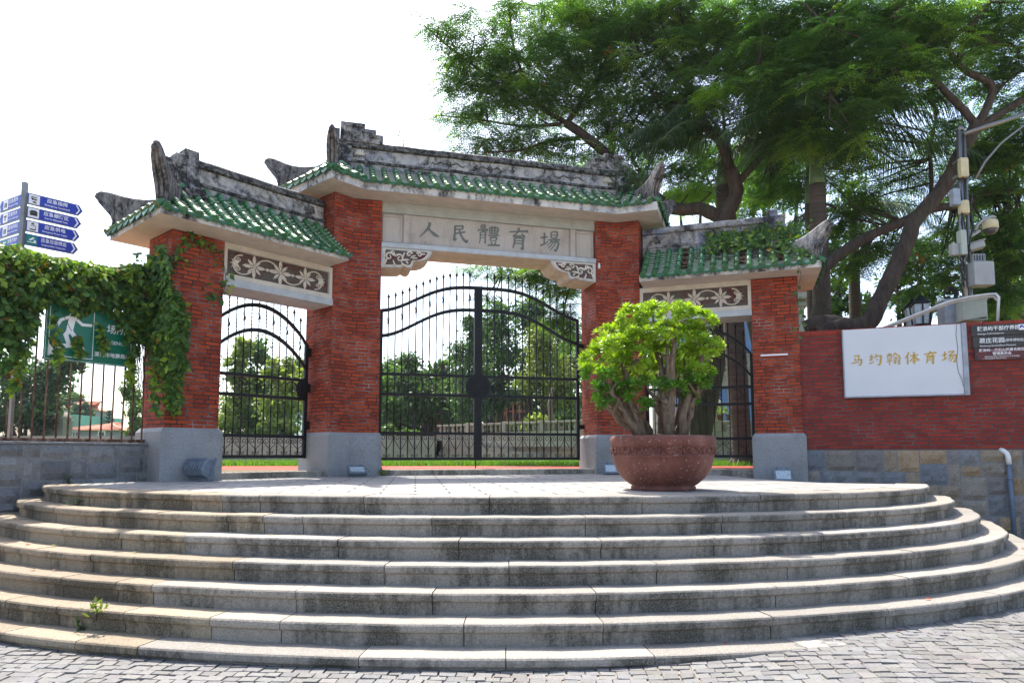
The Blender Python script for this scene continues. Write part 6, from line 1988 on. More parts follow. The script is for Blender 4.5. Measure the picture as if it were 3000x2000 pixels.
# more of the wooded backdrop
bg_tree('mid green tree filling the gap left of the dark conifer', base_at(990, 48), [(900, 850, 34, 24, 48), (870, 905, 40, 40, 48), (940, 905, 46, 40, 48), (1000, 900, 46, 44, 48), (980, 950, 60, 26, 47), (890, 960, 50, 22, 47)], .26, 1.0, *MD)
bg_tree('dark tree filling the gap right of the dark conifer', base_at(1120, 49), [(1110, 800, 40, 50, 49), (1110, 880, 46, 50, 49), (1190, 900, 60, 40, 49), (1270, 910, 60, 40, 49), (1330, 880, 40, 60, 49), (1290, 820, 50, 50, 49)], .26, 1.0, *DK)
bg_tree('pale green tree filling the left side gate view', base_at(610, 50), [(620, 900, 60, 40, 50), (560, 930, 50, 40, 50), (670, 930, 50, 36, 50), (690, 860, 24, 30, 50)], .26, 1.0, *MD)
# far wood behind everything
bg_tree('far dense wood that closes the view behind the sports ground', base_at(1000, 62), [(880 + 46 * i, 960 - 6 * (i % 3), 40, 44, 62) for i in range(11)] , .4, .9, *DK, name='far_wood', group=None)
# right gate
bg_tree('dark pine behind the right side gate above the villa', base_at(1640, 24), [(1640, 790, 22, 26, 24), (1655, 810, 26, 30, 24), (1630, 830, 20, 30, 24), (1610, 870, 16, 24, 24)], .14, 1.0, *DK, group='trees by the villa')
for i, x in enumerate((1601, 1617, 1633, 1647, 1664, 1683)):
    c = at(x, 962, 22.3)
    e = empty('flower_pot', (c.x, 22.35 - 0.29 * i * .45, 1.44), 0, 'terracotta flower pot with a small plant on the balustrade', 'plant pot', 'flower pots on the balustrade')
    mb = MB(); mb.lathe([(0, 0), (.07, 0), (.1, .14), (.11, .15), (.11, .17), (0, .165)], seg=12); mb.build('pot', M['terracotta'], e)
    n = 60; P = rng.normal(size=(n, 3)) * [.1, .1, .08] + [0, 0, .27]; D = unit(P - [0, 0, .15])
    fast_faces('foliage', leaf_quads(P, D, np.tile([0, 0, 1.], (n, 1)) + rng.normal(size=(n, 3)) * .4, np.full(n, .13), np.full(n, .05)), 4, jitter_col(2 * n, *(YG if i % 2 else MD)), M['leaf'], e)
# beyond the left fence
bg_tree('big dark tree beyond the iron fence at the left edge', base_at(60, 42, -.9), [(30, 880, 60, 60, 42), (60, 900, 60, 70, 42), (100, 950, 40, 50, 42), (20, 960, 60, 40, 42), (150, 830, 40, 20, 42), (120, 870, 34, 34, 42)], .3, 1.1, *DK, group='trees beyond the iron fence')
bg_tree('rounded hillside tree above the tiled cottage', base_at(165, 100, 3), [(150, 920, 24, 18, 100), (175, 925, 20, 16, 100), (160, 945, 30, 16, 100)], .7, .9, *MD, group='trees beyond the iron fence')
bg_tree('dark hillside tree right of the green building', base_at(195, 90, 0), [(190, 945, 16, 20, 90), (196, 960, 14, 18, 90), (180, 960, 14, 14, 90)], .55, .9, *DK, group='trees beyond the iron fence')
bg_tree('thin pale leaved tree beside the vine covered pillar', base_at(305, 34, -.9), [(300, 900, 18, 24, 34), (312, 930, 20, 30, 34), (316, 965, 18, 28, 34)], .15, .9, *MD, group='trees beyond the iron fence')
for i, (x, y0, y1, Y, lb) in enumerate(((198, 955, 985, 80, 'norfolk pine partly behind the dark tree, leftmost of three'), (213, 948, 982, 85, 'small norfolk pine, middle of three behind the cottage'), (249, 940, 985, 80, 'tallest norfolk pine standing behind the cottage roof'))):
    b = at(x, 990, Y); t = at(x, y0, Y); h = t.z - 0
    e = empty('norfolk_pine', (b.x, Y, 0), 0, lb, 'tree', 'norfolk pines behind the cottage')
    mb = MB(); mb.tube([(0, 0, -.5), (0, 0, h)], [.18, .03], 6); mb.build('trunk', M['bark'], e)
    V = []; zb_ = h * .25
    for k in range(11):
        z = zb_ + (h - zb_) * k / 11; r = (h - z) * .28 + .15
        for q in range(9):
            a = q * 2 * PI / 9 + k * .4; d = Vector((math.cos(a), math.sin(a), 0)); s_ = Vector((-d.y, d.x, 0))
            for m_ in range(5):
                c0 = d * (r * m_ / 5) + Vector((0, 0, z + .25 * (m_ / 5) ** 2)); c1 = d * (r * (m_ + 1.2) / 5) + Vector((0, 0, z + .25 * ((m_ + 1) / 5) ** 2 + .06)); w = .16 * (1.1 - m_ / 6)
                V.append([c0 - s_ * w, c0 + s_ * w, c1 + s_ * w * .8, c1 - s_ * w * .8]); V.append([c0 + Vector((0, 0, -w * .5)), c0 + Vector((0, 0, w * .6)), c1 + Vector((0, 0, w * .5)), c1 + Vector((0, 0, -w * .4))])
    V = np.array([[tuple(p) for p in f] for f in V]); fast_faces('crown', V, 4, jitter_col(len(V), (.02, .05, .025), (.04, .08, .035)), M['leaf'], e)
for i, (x, y, rx, lb) in enumerate(((300, 996, 14, 'clipped round bush left of two by the pillar foot'), (335, 996, 18, 'clipped round bush right of two by the pillar foot'), (345, 985, 10, 'loose light green bush beside the plinth'))):
    bg_tree(lb, base_at(x, 40, -.9), [(x, y, rx, 9, 40), (x + 8, y - 2, rx * .6, 8, 40)], .14, .8, *YG, trunk_r=.04, name='bush', group='bushes beyond the iron fence')

# leafy backdrop trees behind the right wall
bg_tree('leafy tree behind the wall left of the forked trunk', base_at(1930, 21, -.5), [(1890, 560, 40, 40, 21), (1930, 620, 40, 44, 21), (1900, 690, 40, 40, 21), (1960, 700, 34, 36, 20.5)], .16, .75, *MD, group='trees behind the brick wall')
bg_tree('dark leafy tree behind the wall under the forked trunk', base_at(2080, 20, -.5), [(2060, 640, 40, 40, 20), (2120, 600, 44, 44, 20), (2090, 700, 46, 34, 20), (2150, 670, 40, 40, 20)], .15, .75, *DK, group='trees behind the brick wall')
bg_tree('dense dark tree behind the camera mast at the right edge', base_at(2290, 19, -.5), [(2270, 560, 46, 50, 19), (2330, 520, 46, 60, 19), (2250, 640, 46, 44, 19), (2330, 640, 46, 60, 19), (2300, 710, 50, 34, 19), (2370, 600, 40, 80, 19)], .14, .85, *DK, group='trees behind the brick wall')
bg_tree('dark leafy tree high behind the right flame tree', base_at(2330, 22, -.5), [(2290, 400, 60, 50, 22), (2340, 320, 50, 60, 22), (2220, 470, 46, 40, 22), (2370, 440, 50, 60, 22)], .15, .8, *DK, group='trees behind the brick wall')
bg_tree('dark foliage mass behind the palms and the right roof', base_at(1800, 24, -.5), [(1640, 400, 50, 40, 24), (1720, 430, 60, 40, 24), (1800, 450, 60, 44, 24), (1950, 450, 50, 44, 24), (2010, 520, 50, 40, 24), (1840, 350, 50, 40, 24), (1970, 560, 60, 40, 24), (1740, 340, 60, 40, 24), (1600, 340, 50, 30, 24)], .15, .7, *DK, group='trees behind the right roof')
bg_tree('bright leafy tree behind the right roof ridge', base_at(1600, 20, .1), [(1560, 460, 34, 22, 20), (1610, 450, 34, 26, 20), (1750, 440, 40, 40, 21), (1800, 400, 40, 40, 21), (1720, 380, 34, 30, 21)], .1, 1.2, *MD, group='trees behind the right roof')

# ---------------------------------------------------------------- damp summer air
mb = MB(); mb.box((-130, -12, -3.0), (130, 125, 24.0))
hz = bpy.data.materials.new('damp_air'); hz.use_nodes = True
hn = hz.node_tree
for n_ in list(hn.nodes):
    if n_.type != 'OUTPUT_MATERIAL': hn.nodes.remove(n_)
pv = hn.nodes.new('ShaderNodeVolumePrincipled')
pv.inputs['Color'].default_value = (0.92, 0.96, 1.0, 1); pv.inputs['Density'].default_value = 0.00032; pv.inputs['Anisotropy'].default_value = 0.0
hn.links.new(pv.outputs[0], [n_ for n_ in hn.nodes if n_.type == 'OUTPUT_MATERIAL'][0].inputs['Volume'])
tag(mb.build('haze', hz), kind='stuff')
# ---------------------------------------------------------------- flame trees
def bipinnate(C, D, L, col, npair=9, droop=0.5, pl=0.22, pw=0.085):
    """feather leaves: C base, D direction, L length, col per leaf -> faces, colours"""
    n = len(C)
    t = np.linspace(0.12, 1.0, npair)
    D = unit(D); up = np.array([0, 0, 1.0])
    S_ = unit(np.cross(D, up[None])); 
    R0 = C[:, None, :] + (D[:, None, :] * t[None, :, None] + up[None, None, :] * (-droop * t ** 2)[None, :, None]) * L[:, None, None]
    T = D[:, None, :] + up[None, None, :] * (-2 * droop * t)[None, :, None]; T = unit(T)
    prof = (np.sin(PI * (0.12 + 0.80 * t)) ** 0.7)
    out = []
    tw = rng.uniform(-.35, .35, n)[:, None, None]
    for sg in (-1, 1):
        d = S_[:, None, :] * sg * 0.86 + T * 0.5 + up[None, None, :] * (-0.12 + tw * sg)
        d = unit(d + rng.normal(size=d.shape) * 0.06)
        ln = (L[:, None] * pl * prof[None, :] * rng.uniform(.85, 1.1, (n, npair)))[:, :, None]
        w = T * (L[:, None, None] * pw)
        a = R0; b = R0 + d * ln * .45 + w * .5; c = R0 + d * ln; e_ = R0 + d * ln * .45 - w * .5
        out.append(np.stack([a, b, c, e_], 2).reshape(-1, 4, 3))
    V = np.concatenate(out); CC = np.concatenate([np.repeat(col, npair, 0)] * 2)
    CC = CC * rng.uniform(.85, 1.15, len(CC))[:, None]
    return V, CC

def flame_tree(label, base, limbs, blobs, dens, name='flame_tree', seed=1, twig_from=None):
    e = empty(name, base, 0, label, 'tree', 'flame trees over the gate')
    B0 = Vector(base); rnd = random.Random(seed)
    tb = MB(); pts_all = []
    for path, r0, r1 in limbs:
        P = [at(*p) for p in path]
        # subdivide smoothly
        Q = []
        for i in range(len(P) - 1):
            p0, p1, p2, p3 = P[max(i - 1, 0)], P[i], P[i + 1], P[min(i + 2, len(P) - 1)]
            for k in range(5):
                t = k / 5
                Q.append(0.5 * ((2 * p1) + (p2 - p0) * t + (2 * p0 - 5 * p1 + 4 * p2 - p3) * t * t + (3 * p1 - p0 - 3 * p2 + p3) * t ** 3))
        Q.append(P[-1])
        n = len(Q)
        rad = [(r0 + (r1 - r0) * (i / (n - 1)) ** 0.8) * rnd.uniform(.93, 1.07) for i in range(n)]
        tb.tube([q - B0 for q in Q], rad, 9)
        pts_all += [(q, rad[i]) for i, q in enumerate(Q)]
    A = np.array([tuple(q) for q, r in pts_all])
    cs, ds, ls, cl = [], [], [], []
    fl = []
    for bl in blobs:
        x, y, rx, ry, Y, dY = bl[:6]; bright = bl[6] if len(bl) > 6 else 0.0; dd = bl[7] if len(bl) > 7 else 1.0
        c = at(x, y, Y); sx = (at(x + rx, y, Y) - c).length; sz = (at(x, y - ry, Y) - c).length
        m = max(4, int(dens * dd * sx * sz * 225))
        for _ in range(m):
            v = unit(rng.normal(size=3)); r = rng.uniform(.15, 1.0) ** .6
            p = np.array(c) + v * r * np.array([sx, dY, sz])
            k = rng.integers(5, 8)
            az = rng.uniform(0, 2 * PI)
            t = rng.random(); base_c = np.array([.03, .085, .026]) * (1 - t) + np.array([.10, .21, .045]) * t
            if rng.random() < .14 + bright: base_c = np.array([.19, .34, .045]) * rng.uniform(.75, 1.25)  # lighter leaf colour stands in for sunlit sprays
            for j in range(k):
                a = az + j * 2 * PI / k * 1.02 + rng.normal() * .25
                d = np.array([math.cos(a), math.sin(a), rng.uniform(-.05, .5)])
                cs.append(p); ds.append(d); ls.append(rng.uniform(.32, .52)); cl.append(base_c)
            # twig back towards the nearest limb
            dist = np.linalg.norm(A - p, axis=1); q = A[dist.argmin()]
            if rng.random() < .1:
                mid_ = (p + q) / 2 + np.array([0, 0, .12]) + rng.normal(size=3) * .12
                g_ = q if dist.min() < 2.6 else p + (q - p) * (1.6 / dist.min())
                tb.tube([Vector(g_) - B0, Vector(mid_ if dist.min() < 2.6 else (p + g_) / 2) - B0, Vector(p) - B0], [.028, .018, .006], 5)
            if rng.random() < (.006 if bright < .3 else .002): fl.append(p + np.array([0, 0, .06]))
    tb.build('trunk', M['bark'], e)
    C = np.array(cs); V, CC = bipinnate(C, np.array(ds), np.array(ls), np.array(cl))
    fast_faces('crown', V - np.array(base)[None, None], 4, CC, M['leaf'], e)
    if fl:
        F = np.array(fl); n = len(F) * 10
        P = np.repeat(F, 10, 0) + rng.normal(size=(n, 3)) * .06
        D = unit(rng.normal(size=(n, 3)) + [0, 0, .6]); V = leaf_quads(P, D, unit(rng.normal(size=(n, 3))), np.full(n, .075), np.full(n, .06))
        fast_faces('blossom', V - np.array(base)[None, None], 4, jitter_col(2 * n, (.62, .03, .01), (.75, .1, .02)), M['flower'], e)
    return e

YA = 15.5
LA = [([(1640, 640, 15.0), (1650, 540, 15.0), (1668, 495, 15.0), (1690, 450, 15.0), (1688, 420, 15.0), (1678, 390, 15.0)], 0.184, 0.150),
      ([(1680, 395, 15), (1655, 330, 15), (1628, 300, 15.1), (1600, 230, 15.2), (1577, 190, 15.3), (1530, 146, 15.5), (1500, 90, 15.8), (1490, 20, 16)], 0.116, 0.034),
      ([(1690, 425, 15), (1735, 375, 15), (1781, 324, 15), (1856, 270, 14.8), (1930, 200, 14.6)], 0.095, 0.034),
      ([(1655, 500, 15.1), (1610, 480, 15.2), (1570, 482, 15.5), (1530, 470, 15.8), (1470, 420, 16), (1406, 363, 16), (1339, 309, 16), (1300, 282, 16)], 0.163, 0.109),
      ([(1302, 284, 16), (1312, 270, 16), (1348, 216, 16), (1384, 168, 16), (1381, 135, 16.1), (1420, 60, 16.3)], 0.075, 0.027),
      ([(1300, 282, 16), (1250, 250, 15.8), (1211, 192, 15.6), (1180, 110, 15.4), (1169, 9, 15.2)], 0.068, 0.020),
      ([(1260, 252, 15.8), (1180, 225, 15.5), (1110, 168, 15.2), (1031, 108, 15), (975, 60, 14.8)], 0.054, 0.014),
      ([(1331, 318, 16), (1262, 325, 15.6), (1196, 345, 15.2), (1110, 351, 15)], 0.054, 0.014),
      ([(1290, 285, 16), (1200, 290, 16), (1100, 275, 15.8), (1000, 265, 15.6)], 0.048, 0.012),
      ([(1500, 430, 16.2), (1466, 390, 16.2), (1436, 336, 16.2), (1394, 312, 16.2), (1360, 330, 16.3)], 0.061, 0.027),
      ([(1436, 326, 16.2), (1450, 290, 16.2), (1469, 261, 16.2), (1500, 220, 16)], 0.041, 0.014),
      ([(1390, 160, 16), (1470, 130, 15.8), (1540, 100, 15.6), (1620, 60, 15.4)], 0.048, 0.020),
      ([(1600, 235, 15.2), (1540, 235, 15.3), (1470, 200, 15.4)], 0.041, 0.014),
      ([(1450, 420, 16.5), (1380, 470, 17), (1300, 560, 17.2), (1230, 640, 17.3), (1150, 630, 17.4)], 0.061, 0.014),
      ([(1350, 510, 17.1), (1330, 600, 17), (1300, 690, 17), (1290, 770, 17)], 0.041, 0.012)]
BA = [(985, 70, 22, 16, 14.9, .7, .1, .7), (1040, 100, 40, 26, 15, .9, .1, .8), (1060, 45, 36, 16, 15, .8, .1, .7), (1075, 160, 60, 26, 15.2, 1, .1), (1030, 205, 36, 18, 15.2, .8, 0, .8), (1140, 110, 46, 34, 15.3, 1, .1), (1000, 270, 34, 10, 15.6, .6, .15, .6), (1060, 265, 46, 18, 15.6, .8, .1, .9),
      (1120, 225, 70, 30, 15.6, 1.2), (1175, 170, 60, 36, 15.5, 1.2), (1170, 30, 46, 22, 15.3, .8, .05, .7), (1240, 80, 60, 32, 15.8, 1.2, .1), (1270, 150, 70, 40, 15.8, 1.3), (1210, 245, 70, 34, 15.8, 1.2), (1340, 60, 80, 34, 16, 1.3, .2), (1300, 20, 70, 18, 16, 1, .1), (1060, 335, 46, 12, 15.2, .7, .1, .7),
      (1130, 325, 60, 18, 15.2, .9), (1210, 330, 70, 22, 15.5, 1), (1290, 345, 66, 20, 15.9, 1), (1380, 355, 50, 20, 16.2, 1, .1), (1290, 235, 60, 34, 16, 1.2), (1370, 250, 60, 34, 16.2, 1.2), (1350, 130, 70, 44, 16, 1.3), (1430, 180, 70, 46, 16, 1.3), (1440, 90, 80, 40, 16, 1.4, .05), (1450, 20, 90, 26, 16, 1.3),
      (1530, 60, 80, 40, 15.7, 1.3), (1550, 140, 76, 44, 15.5, 1.2), (1500, 240, 60, 40, 15.8, 1.1), (1600, 40, 80, 34, 15.4, 1.2), (1640, 110, 66, 44, 15.2, 1.2), (1580, 220, 56, 34, 15.3, 1), (1635, 225, 40, 24, 14.2, .6, .75), (1660, 190, 50, 34, 15, 1), (1420, 300, 50, 30, 16.4, .9), (1500, 330, 60, 34, 16.4, .8, 0, .6),
      (1570, 455, 50, 18, 16, .8, .8), (1640, 440, 40, 16, 16.2, .7, .7), (1480, 400, 50, 20, 16.6, .8, .2, .8),
      (1080, 612, 46, 12, 17.4, .6, .1, .7), (1150, 625, 60, 16, 17.3, .8, .1, .9), (1220, 640, 56, 26, 17.2, .9, .1), (1290, 655, 54, 36, 17, 1, .15), (1290, 730, 36, 40, 17, .8, .2), (1320, 790, 22, 26, 17, .6, .5), (1560, 400, 50, 28, 16.6, .8, .1, .8), (1620, 365, 46, 30, 16.8, .8, .1, .8), (1540, 345, 44, 28, 16.6, .8, 0, .8), (1750, 425, 50, 30, 17, .8, .1, .7), (1800, 455, 50, 30, 17, .8, .1, .7), (1790, 385, 50, 34, 17, .8, .05, .8), (1730, 350, 50, 30, 16.6, .8), (1690, 480, 50, 20, 17, .7, .3, .7), (1110, 690, 30, 14, 17.4, .4, .1, .6), (1240, 600, 60, 20, 17.3, .9)]
flame_tree('spreading flame tree with red blossoms whose limbs arch over the middle roof', tuple(at(1640, 900, 15.0)), LA, BA, 0.95, seed=3)

LB = [([(1880, 770, 13.4), (1930, 752, 13.3), (1990, 745, 13.2), (2020, 690, 13.2), (2045, 640, 13.2), (2085, 550, 13.2), (2102, 506, 13.2), (2167, 429, 13.2), (2211, 343, 13.1), (2243, 289, 13)], 0.197, 0.128),
      ([(2243, 290, 13), (2215, 255, 13), (2186, 225, 12.9), (2115, 150, 12.7), (2066, 95, 12.5), (2048, 51, 12.4), (2072, 10, 12.3)], 0.087, 0.035),
      ([(2243, 290, 13), (2270, 240, 13), (2276, 195, 13), (2217, 162, 12.9), (2182, 120, 12.8), (2183, 90, 12.8), (2231, 55, 12.7), (2275, 5, 12.6)], 0.087, 0.041),
      ([(2240, 300, 13), (2290, 265, 13.1), (2352, 228, 13.2), (2420, 190, 13.3)], 0.093, 0.058),
      ([(1870, 760, 13.9), (1885, 690, 13.9), (1880, 640, 13.9), (1905, 605, 13.9), (1945, 572, 13.9), (2000, 540, 14), (2060, 515, 14.1), (2140, 480, 14.2), (2210, 470, 14.3), (2260, 445, 14.4), (2352, 440, 14.5)], 0.151, 0.070),
      ([(2138, 480, 14.2), (2139, 420, 14.3), (2137, 330, 14.3), (2150, 270, 14.2), (2140, 225, 14.1), (2150, 190, 14)], 0.052, 0.029),
      ([(2186, 90, 12.8), (2160, 50, 12.8), (2165, 0, 12.7)], 0.041, 0.023),
      ([(2110, 150, 12.7), (2050, 120, 12.6), (1980, 90, 12.5), (1900, 60, 12.5)], 0.041, 0.017),
      ([(2115, 155, 12.7), (2040, 180, 12.6), (1960, 190, 12.5), (1880, 230, 12.5)], 0.041, 0.012),
      ([(2225, 70, 12.8), (2290, 100, 12.9), (2352, 110, 13)], 0.035, 0.017),
      ([(2270, 240, 13), (2310, 190, 13.2), (2352, 160, 13.4)], 0.035, 0.017),
      ([(2140, 440, 14.2), (2190, 415, 14.3), (2240, 400, 14.4)], 0.035, 0.017),
      ([(1850, 760, 13.7), (1900, 745, 13.5), (1960, 760, 13.3), (1990, 790, 13.2)], 0.209, 0.197),
      ([(1900, 70, 13.6), (1820, 110, 14), (1740, 120, 14.2), (1700, 70, 14.3)], 0.035, 0.017),
      ([(1880, 235, 13), (1800, 200, 13.4), (1730, 190, 13.6)], 0.029, 0.012)]
BB = [(1700, 40, 90, 34, 14.2, 1.2), (1720, 130, 80, 44, 14, 1.2), (1790, 70, 90, 44, 13.8, 1.2), (1740, 210, 80, 36, 13.8, 1.1), (1810, 160, 90, 50, 13.6, 1.2, .03), (1800, 250, 76, 34, 13.5, 1), (1880, 40, 90, 40, 13.4, 1.2), (1890, 120, 90, 50, 13.2, 1.2), (1880, 215, 80, 44, 13, 1.1), (1940, 280, 60, 34, 12.8, .9), (1970, 60, 90, 46, 13, 1.2), (1980, 150, 80, 50, 12.8, 1.1), (1990, 230, 66, 36, 12.8, .9),
      (2060, 90, 70, 44, 12.8, 1), (2060, 180, 60, 40, 12.8, .9, .1), (2070, 20, 80, 30, 12.8, 1), (2140, 60, 70, 44, 12.9, 1, .15), (2140, 130, 60, 34, 13, .9, .15), (2230, 20, 60, 26, 13, .9, .1), (2220, 110, 50, 30, 13.2, .8, .15), (2300, 60, 60, 40, 13, 1, .05), (2320, 140, 50, 40, 13.3, 1), (2260, 190, 44, 30, 13.5, .8, 0, .8), (2330, 240, 40, 40, 13.8, .9), (2180, 300, 40, 30, 14, .7, 0, .8), (2300, 330, 56, 44, 14.2, 1), (2250, 360, 40, 36, 14.2, .9), (2320, 420, 50, 40, 14.5, 1), (2240, 450, 46, 34, 14.6, .9), (2310, 520, 50, 46, 14.6, 1), (2180, 430, 30, 26, 14.5, .6, .1, .8),
      (2080, 420, 30, 24, 14.6, .6, .05, .7), (2150, 545, 40, 30, 14.8, .8), (2090, 610, 34, 30, 14.8, .7, .05, .8), (2300, 610, 56, 46, 14.8, 1), (2180, 620, 40, 36, 14.9, .8), (2320, 690, 40, 34, 14.9, .9), (2100, 680, 34, 24, 15, .6), (2170, 700, 30, 24, 15, .7), (2230, 560, 50, 40, 15, .9), (2340, 580, 40, 50, 14.5, .9), (2260, 300, 50, 30, 14, .9), (2340, 350, 40, 40, 14, .9), (2200, 370, 40, 30, 14.5, .7), (2270, 680, 40, 30, 15, .8), (2140, 350, 24, 30, 14.6, .5, 0, .6), (2340, 40, 40, 30, 12.6, 1), (2170, 200, 50, 30, 13.4, .9), (1960, 480, 40, 30, 15, .7), (1950, 410, 46, 34, 15.4, .8, .05, .8), (2010, 440, 36, 30, 15.4, .7, 0, .7), (1840, 420, 40, 40, 15.6, .8), (1930, 350, 50, 30, 14.6, .8), (1820, 320, 50, 30, 14.4, .8), (2050, 560, 40, 20, 15, .7), (1960, 610, 34, 30, 15, .6), (2000, 580, 40, 26, 15.2, .7), (1930, 530, 40, 24, 15.4, .7, .1), (1850, 330, 60, 24, 13.6, .7, .3), (1960, 340, 46, 24, 13, .6, .2)]
flame_tree('massive flame tree with forked dark trunk rising behind the right brick wall', tuple(at(1930, 900, 13.4)), LB, BB, 1.0, seed=9)

# ---------------------------------------------------------------- palms
def palm(label, x, Y, y_base, y_shaft0, y_shaft1, r, fronds, xt=None):
    b = at(x, y_base, Y); b.z = 0.0
    e = empty('royal_palm', b, 0, label, 'palm', 'royal palms behind the right roof')
    s0 = at(xt or x, y_shaft0, Y) - b; s1 = at(xt or x, y_shaft1, Y) - b
    mb = MB(); n = 40; P = []; Rr = []
    for i in range(n + 1):
        t = i / n
        P.append(Vector((s0.x * t, s0.y * t, s0.z * t))); Rr.append(r * (1.0 + .45 * math.exp(-t * 26) + .1 * math.sin(PI * min(1, t * 1.1))) * (1 + (.012 if i % 2 else 0)))
    mb.tube(P, Rr, 16); 
    for q in range(14 if True else 0):
        a = q * 2 * PI / 14
        mb.tube([(math.cos(a) * r * 1.2, math.sin(a) * r * 1.2, .22), (math.cos(a) * r * 1.6, math.sin(a) * r * 1.6, .05), (math.cos(a) * r * 1.9, math.sin(a) * r * 1.9, -.05)], [.03, .035, .02], 5)
    mb.build('trunk', M['bark_palm'], e)
    mb = MB(); mb.tube([s0 - Vector((0, 0, .05)), s0.lerp(s1, .1), s0.lerp(s1, .5), s1], [r * .98, r * .98, r * .86, r * .45], 14); mb.build('crownshaft', M['crownshaft'], e)
    for az, el, L, dr in fronds:
        az = R(az); el = R(el); d = Vector((math.cos(az) * math.cos(el), math.sin(az) * math.cos(el), math.sin(el)))
        pts = []
        for i in range(25):
            t = i / 24; pts.append(s1 - Vector((0, 0, .2)) + d * (L * t) + Vector((0, 0, -dr * L * t ** 2.2)))
        mb = MB(); mb.tube(pts, [.045 - .04 * i / 24 for i in range(25)], 5)
        V = []; 
        for i in range(74):
            t = .14 + .86 * i / 74; k = t * 24; i0 = min(23, int(k)); p = pts[i0].lerp(pts[i0 + 1], k - i0); tg = (pts[i0 + 1] - pts[i0]).normalized()
            s_ = tg.cross(Vector((0, 0, 1))).normalized()
            for sg in (-1, 1):
                ll = L * .26 * (math.sin(PI * (.18 + .76 * t)) ** .6) * random.uniform(.85, 1.1)
                dd = (s_ * sg * .8 + tg * .55 + Vector((0, 0, random.uniform(-.15, .35)))).normalized()
                q1 = p + dd * ll * .5 + Vector((0, 0, -.10 * ll)); q2 = p + dd * ll * .85 + Vector((0, 0, -.62 * ll))
                w = tg * .0125
                V.append([p - w * .6, p + w * .6, q1 + w, q1 - w]); V.append([q1 - w, q1 + w, q2 + w * .25, q2 - w * .25])
        mb.build('frond_stalk', M['rachis'], e)
        V = np.array([[tuple(v) for v in f] for f in V]); fast_faces('frond', V, 4, jitter_col(len(V), (.022, .055, .022), (.05, .095, .035)), M['leaf_gloss'], e)
palm('royal palm with a smooth ringed trunk and green crownshaft between the flame trees', 1890, 14.2, 760, 425, 275, .165,
     [(-20, 30, 3.1, .5), (12, 20, 3.2, .55), (-52, 15, 2.6, .6), (170, 28, 3.0, .55), (205, 20, 2.9, .6), (120, 30, 3, .5), (60, 30, 3, .6), (-5, 52, 3, .6), (240, 30, 2.6, .7), (-30, 0, 2.9, .45), (8, -8, 3.0, .35)], xt=1877)
palm('thinner royal palm close beside the ringed trunk', 1868, 15.2, 760, 470, 300, .13, [(0, 10, 2.8, .55), (-35, 5, 2.7, .5), (185, 12, 2.8, .6), (215, 5, 2.6, .6), (90, 30, 2.8, .5)], xt=1862)
palm('royal palm whose dark foot shows through the right side gate', 1706, 15.6, 1040, 430, 300, .21, [(175, 30, 3.0, .5), (200, 20, 3.1, .55), (215, 40, 2.9, .75), (-25, 42, 2.8, .7), (182, 45, 3.0, .8), (150, 35, 3, .5), (-15, 15, 2.8, .6), (225, 12, 2.8, .55), (20, 35, 2.8, .6), (-50, 20, 2.6, .7), (250, 30, 2.5, .7), (188, 5, 3.0, .4)], xt=1665)
palm('low royal palm hanging its fronds behind the wall top', 1960, 17.0, 760, 560, 480, .13, [(-20, 30, 2.4, .7), (20, 25, 2.4, .7), (-60, 20, 2.2, .8), (200, 30, 2.3, .8), (160, 30, 2.3, .7), (250, 25, 2.2, .8), (-90, 35, 2.2, .9)])

# ---------------------------------------------------------------- vines, creeper, weeds
def leaves_at(P, face, size, cols, parent, name, mat='leaf', droop=.5, spread=.8, wr=.62):
    n = len(P)
    Nn = unit(np.asarray(face) + rng.normal(size=(n, 3)) * spread)
    D = unit(np.cross(Nn, rng.normal(size=(n, 3)))); D = unit(D + np.array([0, 0, -droop]))
    L = size * rng.uniform(.6, 1.3, n)
    V = leaf_quads(P, D, Nn, L, L * wr, .14)
    return fast_faces(name, V, 4, np.concatenate([cols, cols * .93]), M[mat], parent)

def vine_cols(n, pos, top=None):
    t = rng.random(n)[:, None]
    c = np.array([.035, .10, .026]) * (1 - t) + np.array([.11, .22, .035]) * t
    k = rng.random(n)
    young = k < np.clip(pos, .05, .75); c[young] = np.array([.24, .36, .04]) * rng.uniform(.7, 1.25, young.sum())[:, None]  # lighter colour for young leaves, also paints in the hedge's sunlit top
    yel = rng.random(n) < np.clip(.04 * pos, 0, .03); c[yel] = np.array([.42, .26, .02]) * rng.uniform(.7, 1.2, yel.sum())[:, None]
    br = rng.random(n) < .008; c[br] = np.array([.16, .07, .03])
    return c
def ray_plane(x, y, P0, d):
    o = Vector((0, 0, EYE)); r = at(x, y, 10) - o; nn = Vector((-d.y, d.x, 0))
    k = (Vector((P0.x, P0.y, 0)) - Vector((0, 0, 0))).dot(nn) / r.dot(nn)
    return o + r * k
def inside(x, y, poly):
    c = False; n = len(poly); j = n - 1
    for i in range(n):
        xi, yi = poly[i]; xj, yj = poly[j]
        if (yi > y) != (yj > y) and x < (xj - xi) * (y - yi) / (yj - yi) + xi: c = not c
        j = i
    return c
hedge = [(-60, 565), (40, 562), (110, 585), (190, 600), (260, 612), (320, 605), (360, 600), (372, 640), (360, 720), (330, 790), (300, 830), (290, 770), (268, 730), (225, 706), (200, 718), (178, 724), (160, 704), (130, 690), (96, 706), (70, 800), (30, 850), (-60, 880)]
side_p = [(340, 590), (372, 560), (388, 600), (400, 680), (404, 760), (398, 830), (380, 850), (350, 830), (330, 760), (335, 680)]
frontp = [(378, 620), (392, 660), (420, 690), (432, 720), (430, 770), (420, 800), (428, 840), (412, 870), (415, 910), (408, 950), (396, 930), (385, 880), (372, 840), (372, 740)]
